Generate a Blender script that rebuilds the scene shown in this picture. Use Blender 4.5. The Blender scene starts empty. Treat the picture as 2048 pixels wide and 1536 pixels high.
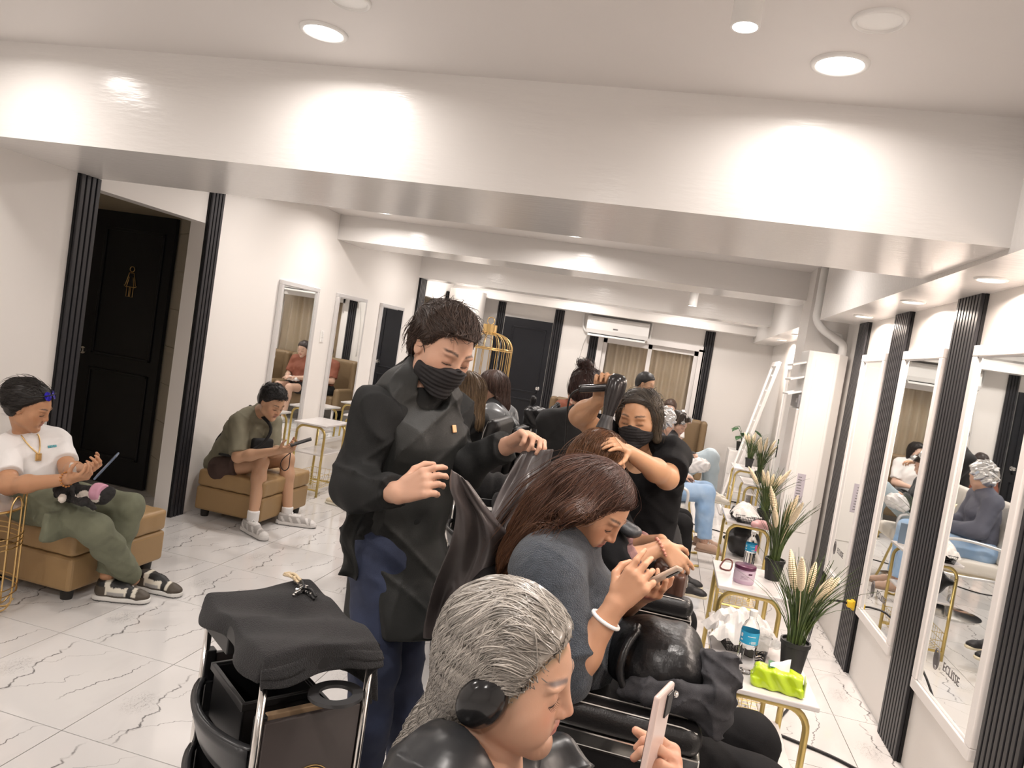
import bpy, math, random, numpy as np
from mathutils import Vector, Matrix, Euler
PI = math.pi
SC = bpy.context.scene
COL = SC.collection
rnd = random.Random(7)

# ---------------------------------------------------------------- camera
CAM_H = 1.63
R = np.array([[0.9637660108510279, 0.2172648588980883, 0.15476129172467604],
              [0.16239540508432093, -0.01762167948144859, -0.9865684004770032],
              [-0.21161949044404157, 0.9759536144204022, -0.052265990509674]])
FPX = 1450.0
cam_d = bpy.data.cameras.new('camera'); cam = bpy.data.objects.new('camera', cam_d); COL.objects.link(cam)
cam_d.sensor_width = 36.0; cam_d.lens = FPX * 36.0 / 2048.0
cam_d.clip_start = 0.05; cam_d.clip_end = 60
M = Matrix.Identity(4)
for i in range(3):
    M[i][0] = R[0][i]; M[i][1] = -R[1][i]; M[i][2] = -R[2][i]
M[2][3] = CAM_H
cam.matrix_world = M
SC.camera = cam

# ---------------------------------------------------------------- exposure, world, large lights
SC.view_settings.view_transform = 'Standard'; SC.view_settings.look = 'None'
SC.view_settings.gamma = 1.0; SC.view_settings.use_curve_mapping = False
SC.view_settings.exposure = 0.12
W = bpy.data.worlds.new('world'); SC.world = W; W.use_nodes = True
W.node_tree.nodes['Background'].inputs[0].default_value = (0.9, 0.95, 1.0, 1)
W.node_tree.nodes['Background'].inputs[1].default_value = 0.25
LIGHT_W = 12.0          # watts of one ceiling downlight
LIGHT_COL = (1.0, 0.925, 0.87)
def lamp(name, loc, watts, size=0.16, col=LIGHT_COL, spread=168):
    d = bpy.data.lights.new(name, 'AREA'); d.shape = 'DISK'; d.size = size; d.energy = watts; d.color = col
    d.spread = math.radians(spread)
    o = bpy.data.objects.new(name, d); COL.objects.link(o); o.location = loc
    return o

def at(px, py, y):
    """point of the room on the picture ray (px, py) at depth y"""
    d = R.T @ np.array([(px - 1024) / FPX, (py - 768) / FPX, 1.0])
    t = y / d[1]
    return np.array([d[0] * t, y, CAM_H + d[2] * t])
def atz(px, py, z):
    d = R.T @ np.array([(px - 1024) / FPX, (py - 768) / FPX, 1.0])
    t = (z - CAM_H) / d[2]
    return np.array([d[0] * t, d[1] * t, z])
def V3(*a): return np.array(a, float)
def nrm(v): v = np.asarray(v, float); return v / (np.linalg.norm(v) + 1e-12)

# ---------------------------------------------------------------- materials
MATS = {}
def mat(name, col=(0.8, 0.8, 0.8), rough=0.5, metal=0.0, bump=0.0, bscale=200.0, bstretch=None, var=0.0, vscale=6.0,
        coat=0.0, sheen=0.0, trans=0.0, alpha=1.0, emit=None, estr=0.0, vcol=False, spec=0.5, sss=0.0, ior=1.45, brot=None, bdist=0.002, varcol=None):
    if name in MATS: return MATS[name]
    m = bpy.data.materials.new(name); m.use_nodes = True
    nt = m.node_tree; N = nt.nodes; L = nt.links
    b = N['Principled BSDF']
    def s(k, v):
        if k in b.inputs: b.inputs[k].default_value = v
    c4 = (*col, 1)
    s('Base Color', c4); s('Roughness', rough); s('Metallic', metal); s('Coat Weight', coat); s('Sheen Weight', sheen)
    s('Transmission Weight', trans); s('Alpha', alpha); s('Specular IOR Level', spec); s('IOR', ior); s('Coat Roughness', 0.12)
    if sss: s('Subsurface Weight', sss); s('Subsurface Radius', (0.012, 0.005, 0.003)); s('Subsurface Scale', 1.0)
    if emit: s('Emission Color', (*emit, 1)); s('Emission Strength', estr)
    tc = N.new('ShaderNodeTexCoord')
    src = None
    if vcol:
        a = N.new('ShaderNodeAttribute'); a.attribute_name = 'Col'; src = a.outputs['Color']
        L.new(src, b.inputs['Base Color'])
    if var > 0:
        n = N.new('ShaderNodeTexNoise'); n.inputs['Scale'].default_value = vscale; n.inputs['Detail'].default_value = 5
        L.new(tc.outputs['Object'], n.inputs['Vector'])
        mr = N.new('ShaderNodeMapRange'); mr.inputs['From Min'].default_value = 0.3; mr.inputs['From Max'].default_value = 0.7
        L.new(n.outputs['Fac'], mr.inputs['Value'])
        mx = N.new('ShaderNodeMix'); mx.data_type = 'RGBA'
        L.new(mr.outputs['Result'], mx.inputs['Factor'])
        if src is not None:
            mul = N.new('ShaderNodeMix'); mul.data_type = 'RGBA'; mul.blend_type = 'MULTIPLY'; mul.inputs['Factor'].default_value = 1
            L.new(src, mul.inputs['A']); mul.inputs['B'].default_value = (1 - var, 1 - var, 1 - var, 1)
            L.new(src, mx.inputs['A']); L.new(mul.outputs['Result'], mx.inputs['B'])
        else:
            mx.inputs['A'].default_value = c4
            mx.inputs['B'].default_value = (*varcol, 1) if varcol else (*[max(0, c * (1 - var)) for c in col], 1)
        L.new(mx.outputs['Result'], b.inputs['Base Color'])
    if bump > 0:
        n = N.new('ShaderNodeTexNoise'); n.inputs['Scale'].default_value = bscale; n.inputs['Detail'].default_value = 3
        mp = N.new('ShaderNodeMapping')
        if brot is not None: mp.inputs['Rotation'].default_value = brot
        if bstretch is not None: mp.inputs['Scale'].default_value = bstretch
        L.new(tc.outputs['Object'], mp.inputs['Vector']); L.new(mp.outputs['Vector'], n.inputs['Vector'])
        bp = N.new('ShaderNodeBump'); bp.inputs['Strength'].default_value = bump; bp.inputs['Distance'].default_value = bdist
        L.new(n.outputs['Fac'], bp.inputs['Height']); L.new(bp.outputs['Normal'], b.inputs['Normal'])
    MATS[name] = m
    return m

# ---------------------------------------------------------------- meshes
class MB:
    def __init__(s): s.v = []; s.f = []; s.mi = []; s.cur = 0
    def add(s, vs, fs):
        o = len(s.v); s.v.extend([tuple(map(float, p)) for p in vs]); s.f.extend([tuple(i + o for i in f) for f in fs]); s.mi.extend([s.cur] * len(fs)); return s
    def box(s, c, size, rot=None):
        hx, hy, hz = [k / 2 for k in size]
        P = np.array([[x, y, z] for x in (-hx, hx) for y in (-hy, hy) for z in (-hz, hz)])
        if rot is not None: P = P @ np.array(rot).T
        return s.add(P + np.array(c), [(0, 1, 3, 2), (4, 6, 7, 5), (0, 4, 5, 1), (2, 3, 7, 6), (0, 2, 6, 4), (1, 5, 7, 3)])
    def box2(s, a, b):
        a = np.array(a, float); b = np.array(b, float); return s.box((a + b) / 2, np.abs(b - a))
    def tube(s, path, r, n=8, closed=False, caps=True):
        P = np.array(path, float); m = len(P)
        r = np.broadcast_to(np.array(r, float), (m,)) if np.ndim(r) == 0 else np.array(r, float)
        T = np.zeros_like(P)
        if closed: T = np.roll(P, -1, 0) - np.roll(P, 1, 0)
        else:
            T[1:-1] = P[2:] - P[:-2]; T[0] = P[1] - P[0]; T[-1] = P[-1] - P[-2]
        T /= np.linalg.norm(T, axis=1, keepdims=True) + 1e-12
        ref = np.array([0, 0, 1.0]) if abs(T[0][2]) < 0.9 else np.array([1.0, 0, 0])
        u = nrm(np.cross(T[0], ref)); vs = []
        for i in range(m):
            u = nrm(u - T[i] * np.dot(u, T[i])); w = np.cross(T[i], u)
            for k in range(n):
                a = 2 * PI * k / n; vs.append(P[i] + r[i] * (math.cos(a) * u + math.sin(a) * w))
        fs = []
        for i in range(m if closed else m - 1):
            j = (i + 1) % m
            for k in range(n): fs.append((i * n + k, i * n + (k + 1) % n, j * n + (k + 1) % n, j * n + k))
        if caps and not closed: fs.append(tuple(range(n - 1, -1, -1))); fs.append(tuple((m - 1) * n + k for k in range(n)))
        return s.add(vs, fs)
    def lathe(s, prof, n=24, c=(0, 0, 0), cap=True, axis=None):
        vs = []; fs = []; m = len(prof)
        for r_, z_ in prof:
            for k in range(n):
                a = 2 * PI * k / n; vs.append((r_ * math.cos(a), r_ * math.sin(a), z_))
        for i in range(m - 1):
            for k in range(n): fs.append((i * n + k, i * n + (k + 1) % n, (i + 1) * n + (k + 1) % n, (i + 1) * n + k))
        if cap: fs.append(tuple(range(n - 1, -1, -1))); fs.append(tuple((m - 1) * n + k for k in range(n)))
        vs = np.array(vs)
        if axis is not None:
            w = nrm(axis); u = nrm(np.cross(w, (0.3, 0.9, 0.2))); q = np.cross(w, u)
            vs = vs @ np.array([u, q, w])
        return s.add(vs + np.array(c), fs)
    def prism(s, poly, z0, z1, frame=None, o=(0, 0, 0)):
        """polygon in (a, b), extruded along c; frame = three axes"""
        n = len(poly); A = np.eye(3) if frame is None else np.array(frame, float)
        vs = [np.array(o) + A[0] * p[0] + A[1] * p[1] + A[2] * z for z in (z0, z1) for p in poly]
        fs = [tuple(range(n - 1, -1, -1)), tuple(range(n, 2 * n))] + [(i, (i + 1) % n, n + (i + 1) % n, n + i) for i in range(n)]
        return s.add(vs, fs)
    def sheet(s, G, thick=0.0):
        """grid of points (nu, nv, 3)"""
        G = np.array(G, float); nu, nv = G.shape[:2]
        fs = [(i * nv + j, (i + 1) * nv + j, (i + 1) * nv + j + 1, i * nv + j + 1) for i in range(nu - 1) for j in range(nv - 1)]
        return s.add(G.reshape(-1, 3), fs)
    def build(s, name, m, parent=None, smooth=False, bevel=0, loc=None, rotz=0, seg=2, solid=0, sub=0, auto=None):
        me = bpy.data.meshes.new(name); me.from_pydata(s.v, [], s.f)
        ms = m if isinstance(m, (list, tuple)) else [m]
        for x in ms: me.materials.append(x)
        if len(ms) > 1: me.polygons.foreach_set('material_index', s.mi)
        if smooth: me.polygons.foreach_set('use_smooth', [True] * len(me.polygons))
        me.update()
        o = bpy.data.objects.new(name, me); COL.objects.link(o)
        if loc is not None: o.location = loc
        o.rotation_euler = (0, 0, rotz)
        if parent is not None: setpar(o, parent)
        if smooth and auto:
            md = o.modifiers.new('e', 'EDGE_SPLIT'); md.split_angle = math.radians(auto)
        if solid: md = o.modifiers.new('s', 'SOLIDIFY'); md.thickness = solid; md.offset = 0
        if sub: md = o.modifiers.new('u', 'SUBSURF'); md.levels = sub; md.render_levels = sub
        if bevel: md = o.modifiers.new('b', 'BEVEL'); md.width = bevel; md.segments = seg; md.limit_method = 'ANGLE'; md.angle_limit = 0.6
        return o
def setpar(o, p):
    """o was built in p's local space unless p is flagged as world-space"""
    o.parent = p
    if p.get('_w') is not None:
        w = p['_w']; o.matrix_parent_inverse = Matrix.Translation((-w[0], -w[1], -w[2])); o['_w'] = (0.0, 0.0, 0.0)
def tag(o, label=None, cat=None, group=None, kind=None):
    if label: o['label'] = label
    if cat: o['category'] = cat
    if group: o['group'] = group
    if kind: o['kind'] = kind
    return o
def empty(name, loc=(0, 0, 0), rotz=0, label=None, cat=None, group=None, kind=None, world=False):
    o = bpy.data.objects.new(name, None); COL.objects.link(o); o.location = loc; o.rotation_euler = (0, 0, rotz); o.empty_display_size = 0.1
    if world: o['_w'] = tuple(map(float, loc))
    return tag(o, label, cat, group, kind)
def dup(o, loc=None, rotz=None, label=None, parent=None):
    kids = [c for c in COL.objects if c.parent == o] if '_kids' not in o else []
    c = o.copy(); COL.objects.link(c)
    if parent is not None: c.parent = parent
    for k in o.children: dup(k, parent=c)
    if loc is not None: c.location = loc
    if rotz is not None: c.rotation_euler = (0, 0, rotz)
    if label: c['label'] = label
    return c
def arc(c, r, a0, a1, n, u=(1, 0, 0), w=(0, 0, 1)):
    u = np.array(u, float); w = np.array(w, float)
    return [np.array(c) + r * (math.cos(a) * u + math.sin(a) * w) for a in np.linspace(a0, a1, n)]
def smooth_path(pts, n=8):
    P = [np.array(p, float) for p in pts]; out = []
    Q = [2 * P[0] - P[1]] + P + [2 * P[-1] - P[-2]]
    for i in range(1, len(Q) - 2):
        for t in np.linspace(0, 1, n, endpoint=False):
            a, b, c, d = Q[i - 1], Q[i], Q[i + 1], Q[i + 2]
            out.append(0.5 * ((2 * b) + (-a + c) * t + (2 * a - 5 * b + 4 * c - d) * t * t + (-a + 3 * b - 3 * c + d) * t ** 3))
    out.append(P[-1]); return out
def text(s, name, m, parent, size, origin, right, up, ext=0.0006, align='CENTER', kids=True):
    cu = bpy.data.curves.new(name, 'FONT'); cu.body = s; cu.size = size; cu.extrude = ext; cu.align_x = align; cu.align_y = 'CENTER'; cu.resolution_u = 2
    o = bpy.data.objects.new(name, cu); COL.objects.link(o)
    r = nrm(right); u = nrm(up); n = np.cross(r, u)
    mw = Matrix(((r[0], u[0], n[0], origin[0]), (r[1], u[1], n[1], origin[1]), (r[2], u[2], n[2], origin[2]), (0, 0, 0, 1)))
    me = bpy.data.meshes.new_from_object(o); bpy.data.objects.remove(o)
    me.transform(mw); me.materials.clear(); me.materials.append(m)
    o = bpy.data.objects.new(name, me); COL.objects.link(o)
    if parent is not None: setpar(o, parent)
    return o

# ---------------------------------------------------------------- signed-distance modelling
def smin(a, b, k):
    h = np.maximum(k - np.abs(a - b), 0) / k
    return np.minimum(a, b) - h * h * k * 0.25
class SD:
    def __init__(s): s.ops = []; s.cuts = []
    def cone(s, a, b, ra, rb=None, k=0.02, u=None, sc=1.0, mode='u'):
        a = np.array(a, float); b = np.array(b, float); rb = ra if rb is None else rb
        u = None if u is None else nrm(u)
        def f(P):
            ba = b - a; q = P - a
            t = np.clip((q @ ba) / max(ba @ ba, 1e-9), 0, 1)
            off = q - t[..., None] * ba
            if u is not None: off = off + (off @ u)[..., None] * u * (1 / sc - 1)
            return np.linalg.norm(off, axis=-1) - (ra + (rb - ra) * t)
        m = max(ra, rb) * max(sc, 1)
        s.ops.append((f, np.minimum(a, b) - m, np.maximum(a, b) + m, mode, k)); return s
    def ell(s, c, r, rot=None, k=0.02, mode='u'):
        c = np.array(c, float); r = np.array(r, float); A = np.eye(3) if rot is None else np.array(rot, float)
        def f(P):
            q = (P - c) @ A
            k0 = np.linalg.norm(q / r, axis=-1); k1 = np.linalg.norm(q / (r * r), axis=-1)
            return np.where(k1 > 1e-9, k0 * (k0 - 1) / np.maximum(k1, 1e-9), -r.min())
        m = r.max(); s.ops.append((f, c - m, c + m, mode, k)); return s
    def box(s, c, h, rot=None, rad=0.01, k=0.02, mode='u'):
        c = np.array(c, float); h = np.array(h, float) - rad; A = np.eye(3) if rot is None else np.array(rot, float)
        def f(P):
            q = np.abs((P - c) @ A) - h
            return np.linalg.norm(np.maximum(q, 0), axis=-1) + np.minimum(q.max(-1), 0) - rad
        m = np.linalg.norm(h) + rad; s.ops.append((f, c - m, c + m, mode, k)); return s
    def cut(s, n, c, k=0.0):
        n = nrm(n); d0 = float(n @ np.array(c, float))
        s.cuts.append(lambda P, d: np.maximum(d, P @ n - d0)); return s
    def cutf(s, f): s.cuts.append(lambda P, d: np.maximum(d, f(P))); return s
    def disp(s, f): s.cuts.append(lambda P, d: d + f(P)); return s
    def ev(s, P, boxes=None, marg=0.05):
        d = np.full(P.shape[:-1], 10.0)
        for f, lo, hi, mode, k in s.ops:
            if boxes is not None:
                sel = np.all((boxes[0] < hi + marg) & (boxes[1] > lo - marg), axis=1)
                if not sel.any(): continue
                x = f(P[sel])
                if mode == 'u': d[sel] = smin(d[sel], x, k) if k > 0 else np.minimum(d[sel], x)
                else: d[sel] = -smin(-d[sel], x, k)
            else:
                x = f(P)
                if mode == 'u': d = smin(d, x, k) if k > 0 else np.minimum(d, x)
                else: d = -smin(-d, x, k)
        for c in s.cuts: d = c(P, d)
        return d
    def bounds(s):
        lo = np.min([o[1] for o in s.ops if o[3] == 'u'], 0); hi = np.max([o[2] for o in s.ops if o[3] == 'u'], 0)
        return lo - 0.02, hi + 0.02
    def mesh(s, h, slack=0.03):
        lo, hi = s.bounds(); B = 8
        nb = np.ceil((hi - lo) / (h * B)).astype(int) + 1
        g = [lo[i] + (np.arange(nb[i]) * B + (B - 1) / 2) * h for i in range(3)]
        Cc = np.stack(np.meshgrid(*g, indexing='ij'), -1)
        dc = s.ev(Cc)
        act = np.abs(dc) < h * B * 0.9 + slack
        Vv = np.repeat(np.repeat(np.repeat(np.where(dc < 0, -1.0, 1.0).astype(np.float32), B, 0), B, 1), B, 2)
        ii = np.argwhere(act)
        loc = np.stack(np.meshgrid(*[np.arange(B)] * 3, indexing='ij'), -1).reshape(-1, 3)
        for st in range(0, len(ii), 3000):
            b = ii[st:st + 3000]
            P = lo + (b[:, None, :] * B + loc[None]) * h
            d = s.ev(P, (P.min(1), P.max(1)))
            I = (b[:, None, :] * B + loc[None]).reshape(-1, 3)
            Vv[I[:, 0], I[:, 1], I[:, 2]] = d.reshape(-1)
        S = Vv < 0
        S[0] = S[-1] = False; S[:, 0] = S[:, -1] = False; S[:, :, 0] = S[:, :, -1] = False
        Vv[~S & (Vv < 0)] = 1e-3
        c8 = [S[x:S.shape[0] - 1 + x, y:S.shape[1] - 1 + y, z:S.shape[2] - 1 + z] for x in (0, 1) for y in (0, 1) for z in (0, 1)]
        any_ = c8[0].copy(); all_ = c8[0].copy()
        for q in c8[1:]: any_ |= q; all_ &= q
        cells = np.argwhere(any_ & ~all_)
        if len(cells) == 0: return np.zeros((0, 3)), np.zeros((0, 4), int)
        idx = np.full(any_.shape, -1, np.int32); idx[tuple(cells.T)] = np.arange(len(cells))
        offs = np.array([(x, y, z) for x in (0, 1) for y in (0, 1) for z in (0, 1)])
        cv = np.stack([Vv[cells[:, 0] + o[0], cells[:, 1] + o[1], cells[:, 2] + o[2]] for o in offs], 1)
        acc = np.zeros((len(cells), 3)); cnt = np.zeros(len(cells))
        for a in range(8):
            for b in range(a + 1, 8):
                if np.abs(offs[a] - offs[b]).sum() != 1: continue
                m = (cv[:, a] < 0) != (cv[:, b] < 0)
                t = cv[m, a] / (cv[m, a] - cv[m, b])
                acc[m] += offs[a] + t[:, None] * (offs[b] - offs[a]); cnt[m] += 1
        verts = lo + (cells + acc / cnt[:, None]) * h
        quads = []
        for ax in range(3):
            u, w = [(1, 2), (2, 0), (0, 1)][ax]
            A = [slice(None)] * 3; Bq = [slice(None)] * 3; A[ax] = slice(0, -1); Bq[ax] = slice(1, None)
            sa, sb = S[tuple(A)], S[tuple(Bq)]
            e = np.argwhere(sa != sb)
            if not len(e): continue
            e = e[(e[:, u] > 0) & (e[:, w] > 0)]
            du = np.zeros(3, int); du[u] = 1; dw = np.zeros(3, int); dw[w] = 1
            g_ = lambda p: idx[p[:, 0], p[:, 1], p[:, 2]]
            q = np.stack([g_(e - du - dw), g_(e - dw), g_(e), g_(e - du)], 1)
            inv = sa[tuple(e.T)]
            q[~inv] = q[~inv][:, ::-1]
            quads.append(q)
        return verts, np.concatenate(quads)
def mesh_obj(name, v, q, m, parent=None, col=None, base=None, smooth=True):
    me = bpy.data.meshes.new(name)
    v = np.asarray(v, np.float32)
    if base is not None: v = v - np.array(base, np.float32)
    n = q.shape[1]
    me.vertices.add(len(v)); me.vertices.foreach_set('co', v.ravel())
    me.loops.add(len(q) * n); me.loops.foreach_set('vertex_index', q.astype(np.int32).ravel())
    me.polygons.add(len(q)); me.polygons.foreach_set('loop_start', np.arange(0, len(q) * n, n, dtype=np.int32))
    try: me.polygons.foreach_set('loop_total', np.full(len(q), n, np.int32))
    except Exception: pass
    me.polygons.foreach_set('use_smooth', np.full(len(q), smooth))
    me.update(calc_edges=True); me.validate()
    if col is not None:
        a = me.color_attributes.new('Col', 'FLOAT_COLOR', 'POINT')
        c = np.ones((len(v), 4), np.float32); c[:, :3] = col; a.data.foreach_set('color', c.ravel())
    me.materials.append(m)
    o = bpy.data.objects.new(name, me); COL.objects.link(o)
    if base is not None: o.location = base; o['_w'] = tuple(map(float, base))
    if parent is not None: setpar(o, parent)
    return o
def sd_obj(name, sd, h, m, parent=None, colf=None, base=None, relax=0):
    v, q = sd.mesh(h)
    for _ in range(relax):
        acc = np.zeros_like(v); cnt = np.zeros(len(v))
        for k in range(4):
            for dlt in (1, 3):
                np.add.at(acc, q[:, k], v[q[:, (k + dlt) % 4]]); np.add.at(cnt, q[:, k], 1)
        v = v * 0.4 + 0.6 * acc / cnt[:, None]
    return mesh_obj(name, v, q, m, parent, colf(v) if colf else None, base)
# ================================================================ room shell
XL, XR, YB, YF, ZC = -3.4, 1.31, -2.6, 10.8, 2.64
m_wall = mat('wall_paint', (0.83, 0.80, 0.77), 0.32, bump=0.15, bscale=60, spec=0.4, bdist=0.001)
m_ceil = mat('ceiling_paint', (0.71, 0.68, 0.66), 0.45, bump=0.12, bscale=45, spec=0.35, bdist=0.001)
m_beam = mat('beam_paint', (0.80, 0.78, 0.76), 0.22, bump=0.35, bscale=9, bstretch=(1, 5, 5), spec=0.5, bdist=0.004)
m_slat = mat('charcoal_slat', (0.022, 0.022, 0.026), 0.38)
m_back = mat('black_backing', (0.006, 0.006, 0.007), 0.7)
m_door = mat('black_door', (0.008, 0.009, 0.013), 0.35, bump=0.3, bscale=30, bstretch=(6, 6, 0.5), bdist=0.0015)
m_beige = mat('beige_wall', (0.62, 0.55, 0.43), 0.45)
m_tilew = mat('beige_wall_tile', (0.66, 0.61, 0.52), 0.25)
m_chrome = mat('chrome', (0.75, 0.74, 0.72), 0.12, 1.0)
m_gold = mat('gold_metal', (0.72, 0.50, 0.22), 0.3, 1.0)
m_goldp = mat('gold_paint', (0.60, 0.46, 0.17), 0.32, 0.75)
m_mirror = mat('mirror_glass', (0.93, 0.95, 0.94), 0.015, 1.0)
m_frame = mat('white_frame', (0.83, 0.80, 0.78), 0.3)
m_alu = mat('silver_frame', (0.75, 0.74, 0.74), 0.3, 0.4)
m_glow = mat('lamp_glow', (1, 1, 1), 0.5, emit=(1.0, 0.95, 0.88), estr=14.0)
m_whitep = mat('white_plastic', (0.82, 0.81, 0.79), 0.35)
m_ink = mat('grey_print', (0.16, 0.15, 0.15), 0.5)
m_black = mat('black_plastic', (0.012, 0.012, 0.013), 0.4)

def struct(name, mb, m, parent=None, label=None, **k):
    o = mb.build(name, m, parent, **k); tag(o, label, kind='structure'); return o

# ---- marble floor, one object per 60 cm tile
def marble():
    m = bpy.data.materials.new('marble_tile'); m.use_nodes = True; nt = m.node_tree; N = nt.nodes; L = nt.links
    b = N['Principled BSDF']; b.inputs['Roughness'].default_value = 0.09; b.inputs['Specular IOR Level'].default_value = 0.55
    tc = N.new('ShaderNodeTexCoord'); sep = N.new('ShaderNodeSeparateXYZ'); L.new(tc.outputs['Object'], sep.inputs[0])
    def noise(scale, det, vec=None, off=None, dist=0.0):
        n = N.new('ShaderNodeTexNoise'); n.inputs['Scale'].default_value = scale; n.inputs['Detail'].default_value = det; n.inputs['Distortion'].default_value = dist
        mp = N.new('ShaderNodeMapping'); L.new(tc.outputs['Object'], mp.inputs[0])
        if off: mp.inputs['Location'].default_value = off
        if vec: mp.inputs['Scale'].default_value = vec
        L.new(mp.outputs[0], n.inputs['Vector']); return n.outputs['Fac']
    def M_(op, a, c=None, d=None):
        n = N.new('ShaderNodeMath'); n.operation = op
        for i, x in enumerate((a, c, d)):
            if x is None: continue
            if isinstance(x, (int, float)): n.inputs[i].default_value = x
            else: L.new(x, n.inputs[i])
        return n.outputs[0]
    def ramp(x, lo, hi):
        n = N.new('ShaderNodeMapRange'); n.inputs['From Min'].default_value = lo; n.inputs['From Max'].default_value = hi
        L.new(x, n.inputs['Value']); return n.outputs['Result']
    x, y = sep.outputs['X'], sep.outputs['Y']
    def crack(x0, slope, y0, y1, w, seed, amp):
        n1 = noise(9, 5, (0.3, 1, 1), (seed, seed * 2.1, 0)); n2 = noise(3, 2, (0.3, 1, 1), (seed + 5, 1, 0))
        xx = M_('ADD', M_('MULTIPLY', y, slope), x0)
        xx = M_('ADD', xx, M_('MULTIPLY', M_('SUBTRACT', n1, 0.5), amp))
        d = M_('ABSOLUTE', M_('SUBTRACT', x, xx))
        wid = M_('MULTIPLY', ramp(n2, 0.3, 0.65), w)
        line = M_('SUBTRACT', 1.0, ramp(d, 0.0, w * 1.0))
        line = M_('MULTIPLY', line, ramp(noise(14, 2, None, (seed, 0, 3)), 0.30, 0.52))
        win = M_('MULTIPLY', ramp(y, y0 - 0.04, y0 + 0.04), M_('SUBTRACT', 1.0, ramp(y, y1 - 0.05, y1 + 0.05)))
        return M_('MULTIPLY', line, win)
    c = crack(-0.14, -0.15, -0.27, 0.24, 0.006, 1.3, 0.16)
    c = M_('MAXIMUM', c, crack(0.16, 0.2, -0.12, 0.27, 0.0042, 4.7, 0.15))
    c = M_('MAXIMUM', c, M_('MULTIPLY', crack(0.02, 0.55, -0.28, 0.05, 0.0035, 7.7, 0.22), 0.7))
    c = M_('MAXIMUM', c, M_('MULTIPLY', crack(-0.22, 0.9, 0.02, 0.28, 0.003, 9.1, 0.2), 0.6))
    # feathery patch beside the main crack
    web = noise(38, 6, (1.6, 0.8, 1), (2, 8, 0), 1.4)
    web = M_('SUBTRACT', 1.0, ramp(M_('ABSOLUTE', M_('SUBTRACT', web, 0.5)), 0.0, 0.022))
    dx = M_('SUBTRACT', x, -0.2); dy = M_('SUBTRACT', y, -0.02)
    dd = M_('SQRT', M_('ADD', M_('MULTIPLY', dx, M_('MULTIPLY', dx, 1.6)), M_('MULTIPLY', dy, dy)))
    web = M_('MULTIPLY', web, M_('SUBTRACT', 1.0, ramp(dd, 0.02, 0.11)))
    c = M_('MAXIMUM', c, M_('MULTIPLY', web, 0.75))
    soft = ramp(noise(4, 4, (1, 0.35, 1), (0.5, 0.2, 0), 0.6), 0.5, 0.75)
    mx = N.new('ShaderNodeMix'); mx.data_type = 'RGBA'; mx.inputs['A'].default_value = (0.70, 0.685, 0.675, 1); mx.inputs['B'].default_value = (0.61, 0.595, 0.585, 1); L.new(soft, mx.inputs['Factor'])
    m2 = N.new('ShaderNodeMix'); m2.data_type = 'RGBA'; L.new(mx.outputs['Result'], m2.inputs['A']); m2.inputs['B'].default_value = (0.085, 0.078, 0.078, 1); L.new(c, m2.inputs['Factor'])
    L.new(m2.outputs['Result'], b.inputs['Base Color']); return m
m_marble = marble()
m_grout = mat('grout', (0.42, 0.40, 0.38), 0.8)
floor = struct('floor', MB().box2((-5.0, YB, -0.12), (XR + 0.12, YF + 0.2, -0.008)), m_grout, label='white marble tiled floor of the salon')
TS = 0.603; tx0, ty0 = -2.561 * CAM_H / 1.65, 2.827 * CAM_H / 1.65
tile_me = None
for i in range(-5, 8):
    for j in range(-9, 14):
        x0 = tx0 + i * TS; y0 = ty0 + j * TS
        cx, cy = x0 + TS / 2, y0 + TS / 2
        if cx < -4.95 or cx > XR + 0.25 or cy < YB or cy > YF + 0.2: continue
        if cx < XL - 0.32 and not (3.3 < cy < 5.3): continue
        if tile_me is None:
            o = MB().box2((-TS / 2 + 0.002, -TS / 2 + 0.002, -0.008), (TS / 2 - 0.002, TS / 2 - 0.002, 0)).build('floor_tile', m_marble, floor); tile_me = o.data
        else:
            o = bpy.data.objects.new('floor_tile', tile_me); COL.objects.link(o); o.parent = floor
        o.location = (cx, cy, 0)

# ---- walls
wl = MB()
for a, b, z in ((YB, 3.61, 0), (3.61, 4.61, 2.155), (4.61, 9.27, 0), (9.27, 10.2, 2.115), (10.2, YF, 0)):
    wl.box2((XL - 0.12, a, z), (XL, b, ZC))
struct('wall_left', wl, m_wall, label='white left wall with restroom opening')
struct('wall_right', MB().box2((XR, YB, 0), (XR + 0.12, YF, ZC)), m_wall, label='white right wall behind the framed mirrors')
fw = MB(); wx0, wx1, wz0, wz1 = -1.10, 0.34, 0.78, 1.99
fw.box2((XL, YF, 0), (wx0, YF + 0.12, ZC)); fw.box2((wx1, YF, 0), (XR, YF + 0.12, ZC)); fw.box2((wx0, YF, 0), (wx1, YF + 0.12, wz0)); fw.box2((wx0, YF, wz1), (wx1, YF + 0.12, ZC))
struct('wall_far', fw, m_wall, label='white far wall with the window')
struct('wall_back', MB().box2((XL, YB - 0.12, 0), (XR, YB, ZC)), m_wall, label='white wall behind the viewer')
struct('ceiling', MB().box2((-5.0, YB, ZC), (XR + 0.12, YF + 0.2, ZC + 0.1)), m_ceil, label='white painted ceiling')
struct('trim_1', MB().box2((XL, 2.74, 2.21), (1.02, 3.58, ZC)), m_beam, label='deep white ceiling beam crossing the room nearest the viewer')
struct('trim_2', MB().box2((XL, 6.62, 2.40), (1.02, 7.15, ZC)), m_beam, label='second white ceiling beam')
struct('trim_3', MB().box2((XL + 0.0, 9.0, 2.32), (1.02, 9.35, ZC)), m_beam, label='third white ceiling beam further back')
struct('trim_4', MB().box2((XL, 10.45, 2.27), (1.02, YF, 2.37)).box2((XL, 10.52, 2.37), (1.02, YF, ZC)), m_wall, label='white cornice over the far wall')
struct('trim_5', MB().box2((1.02, YB, 2.19), (XR, 5.95, ZC)), m_beam, label='white ceiling soffit over the near mirrors')
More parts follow.
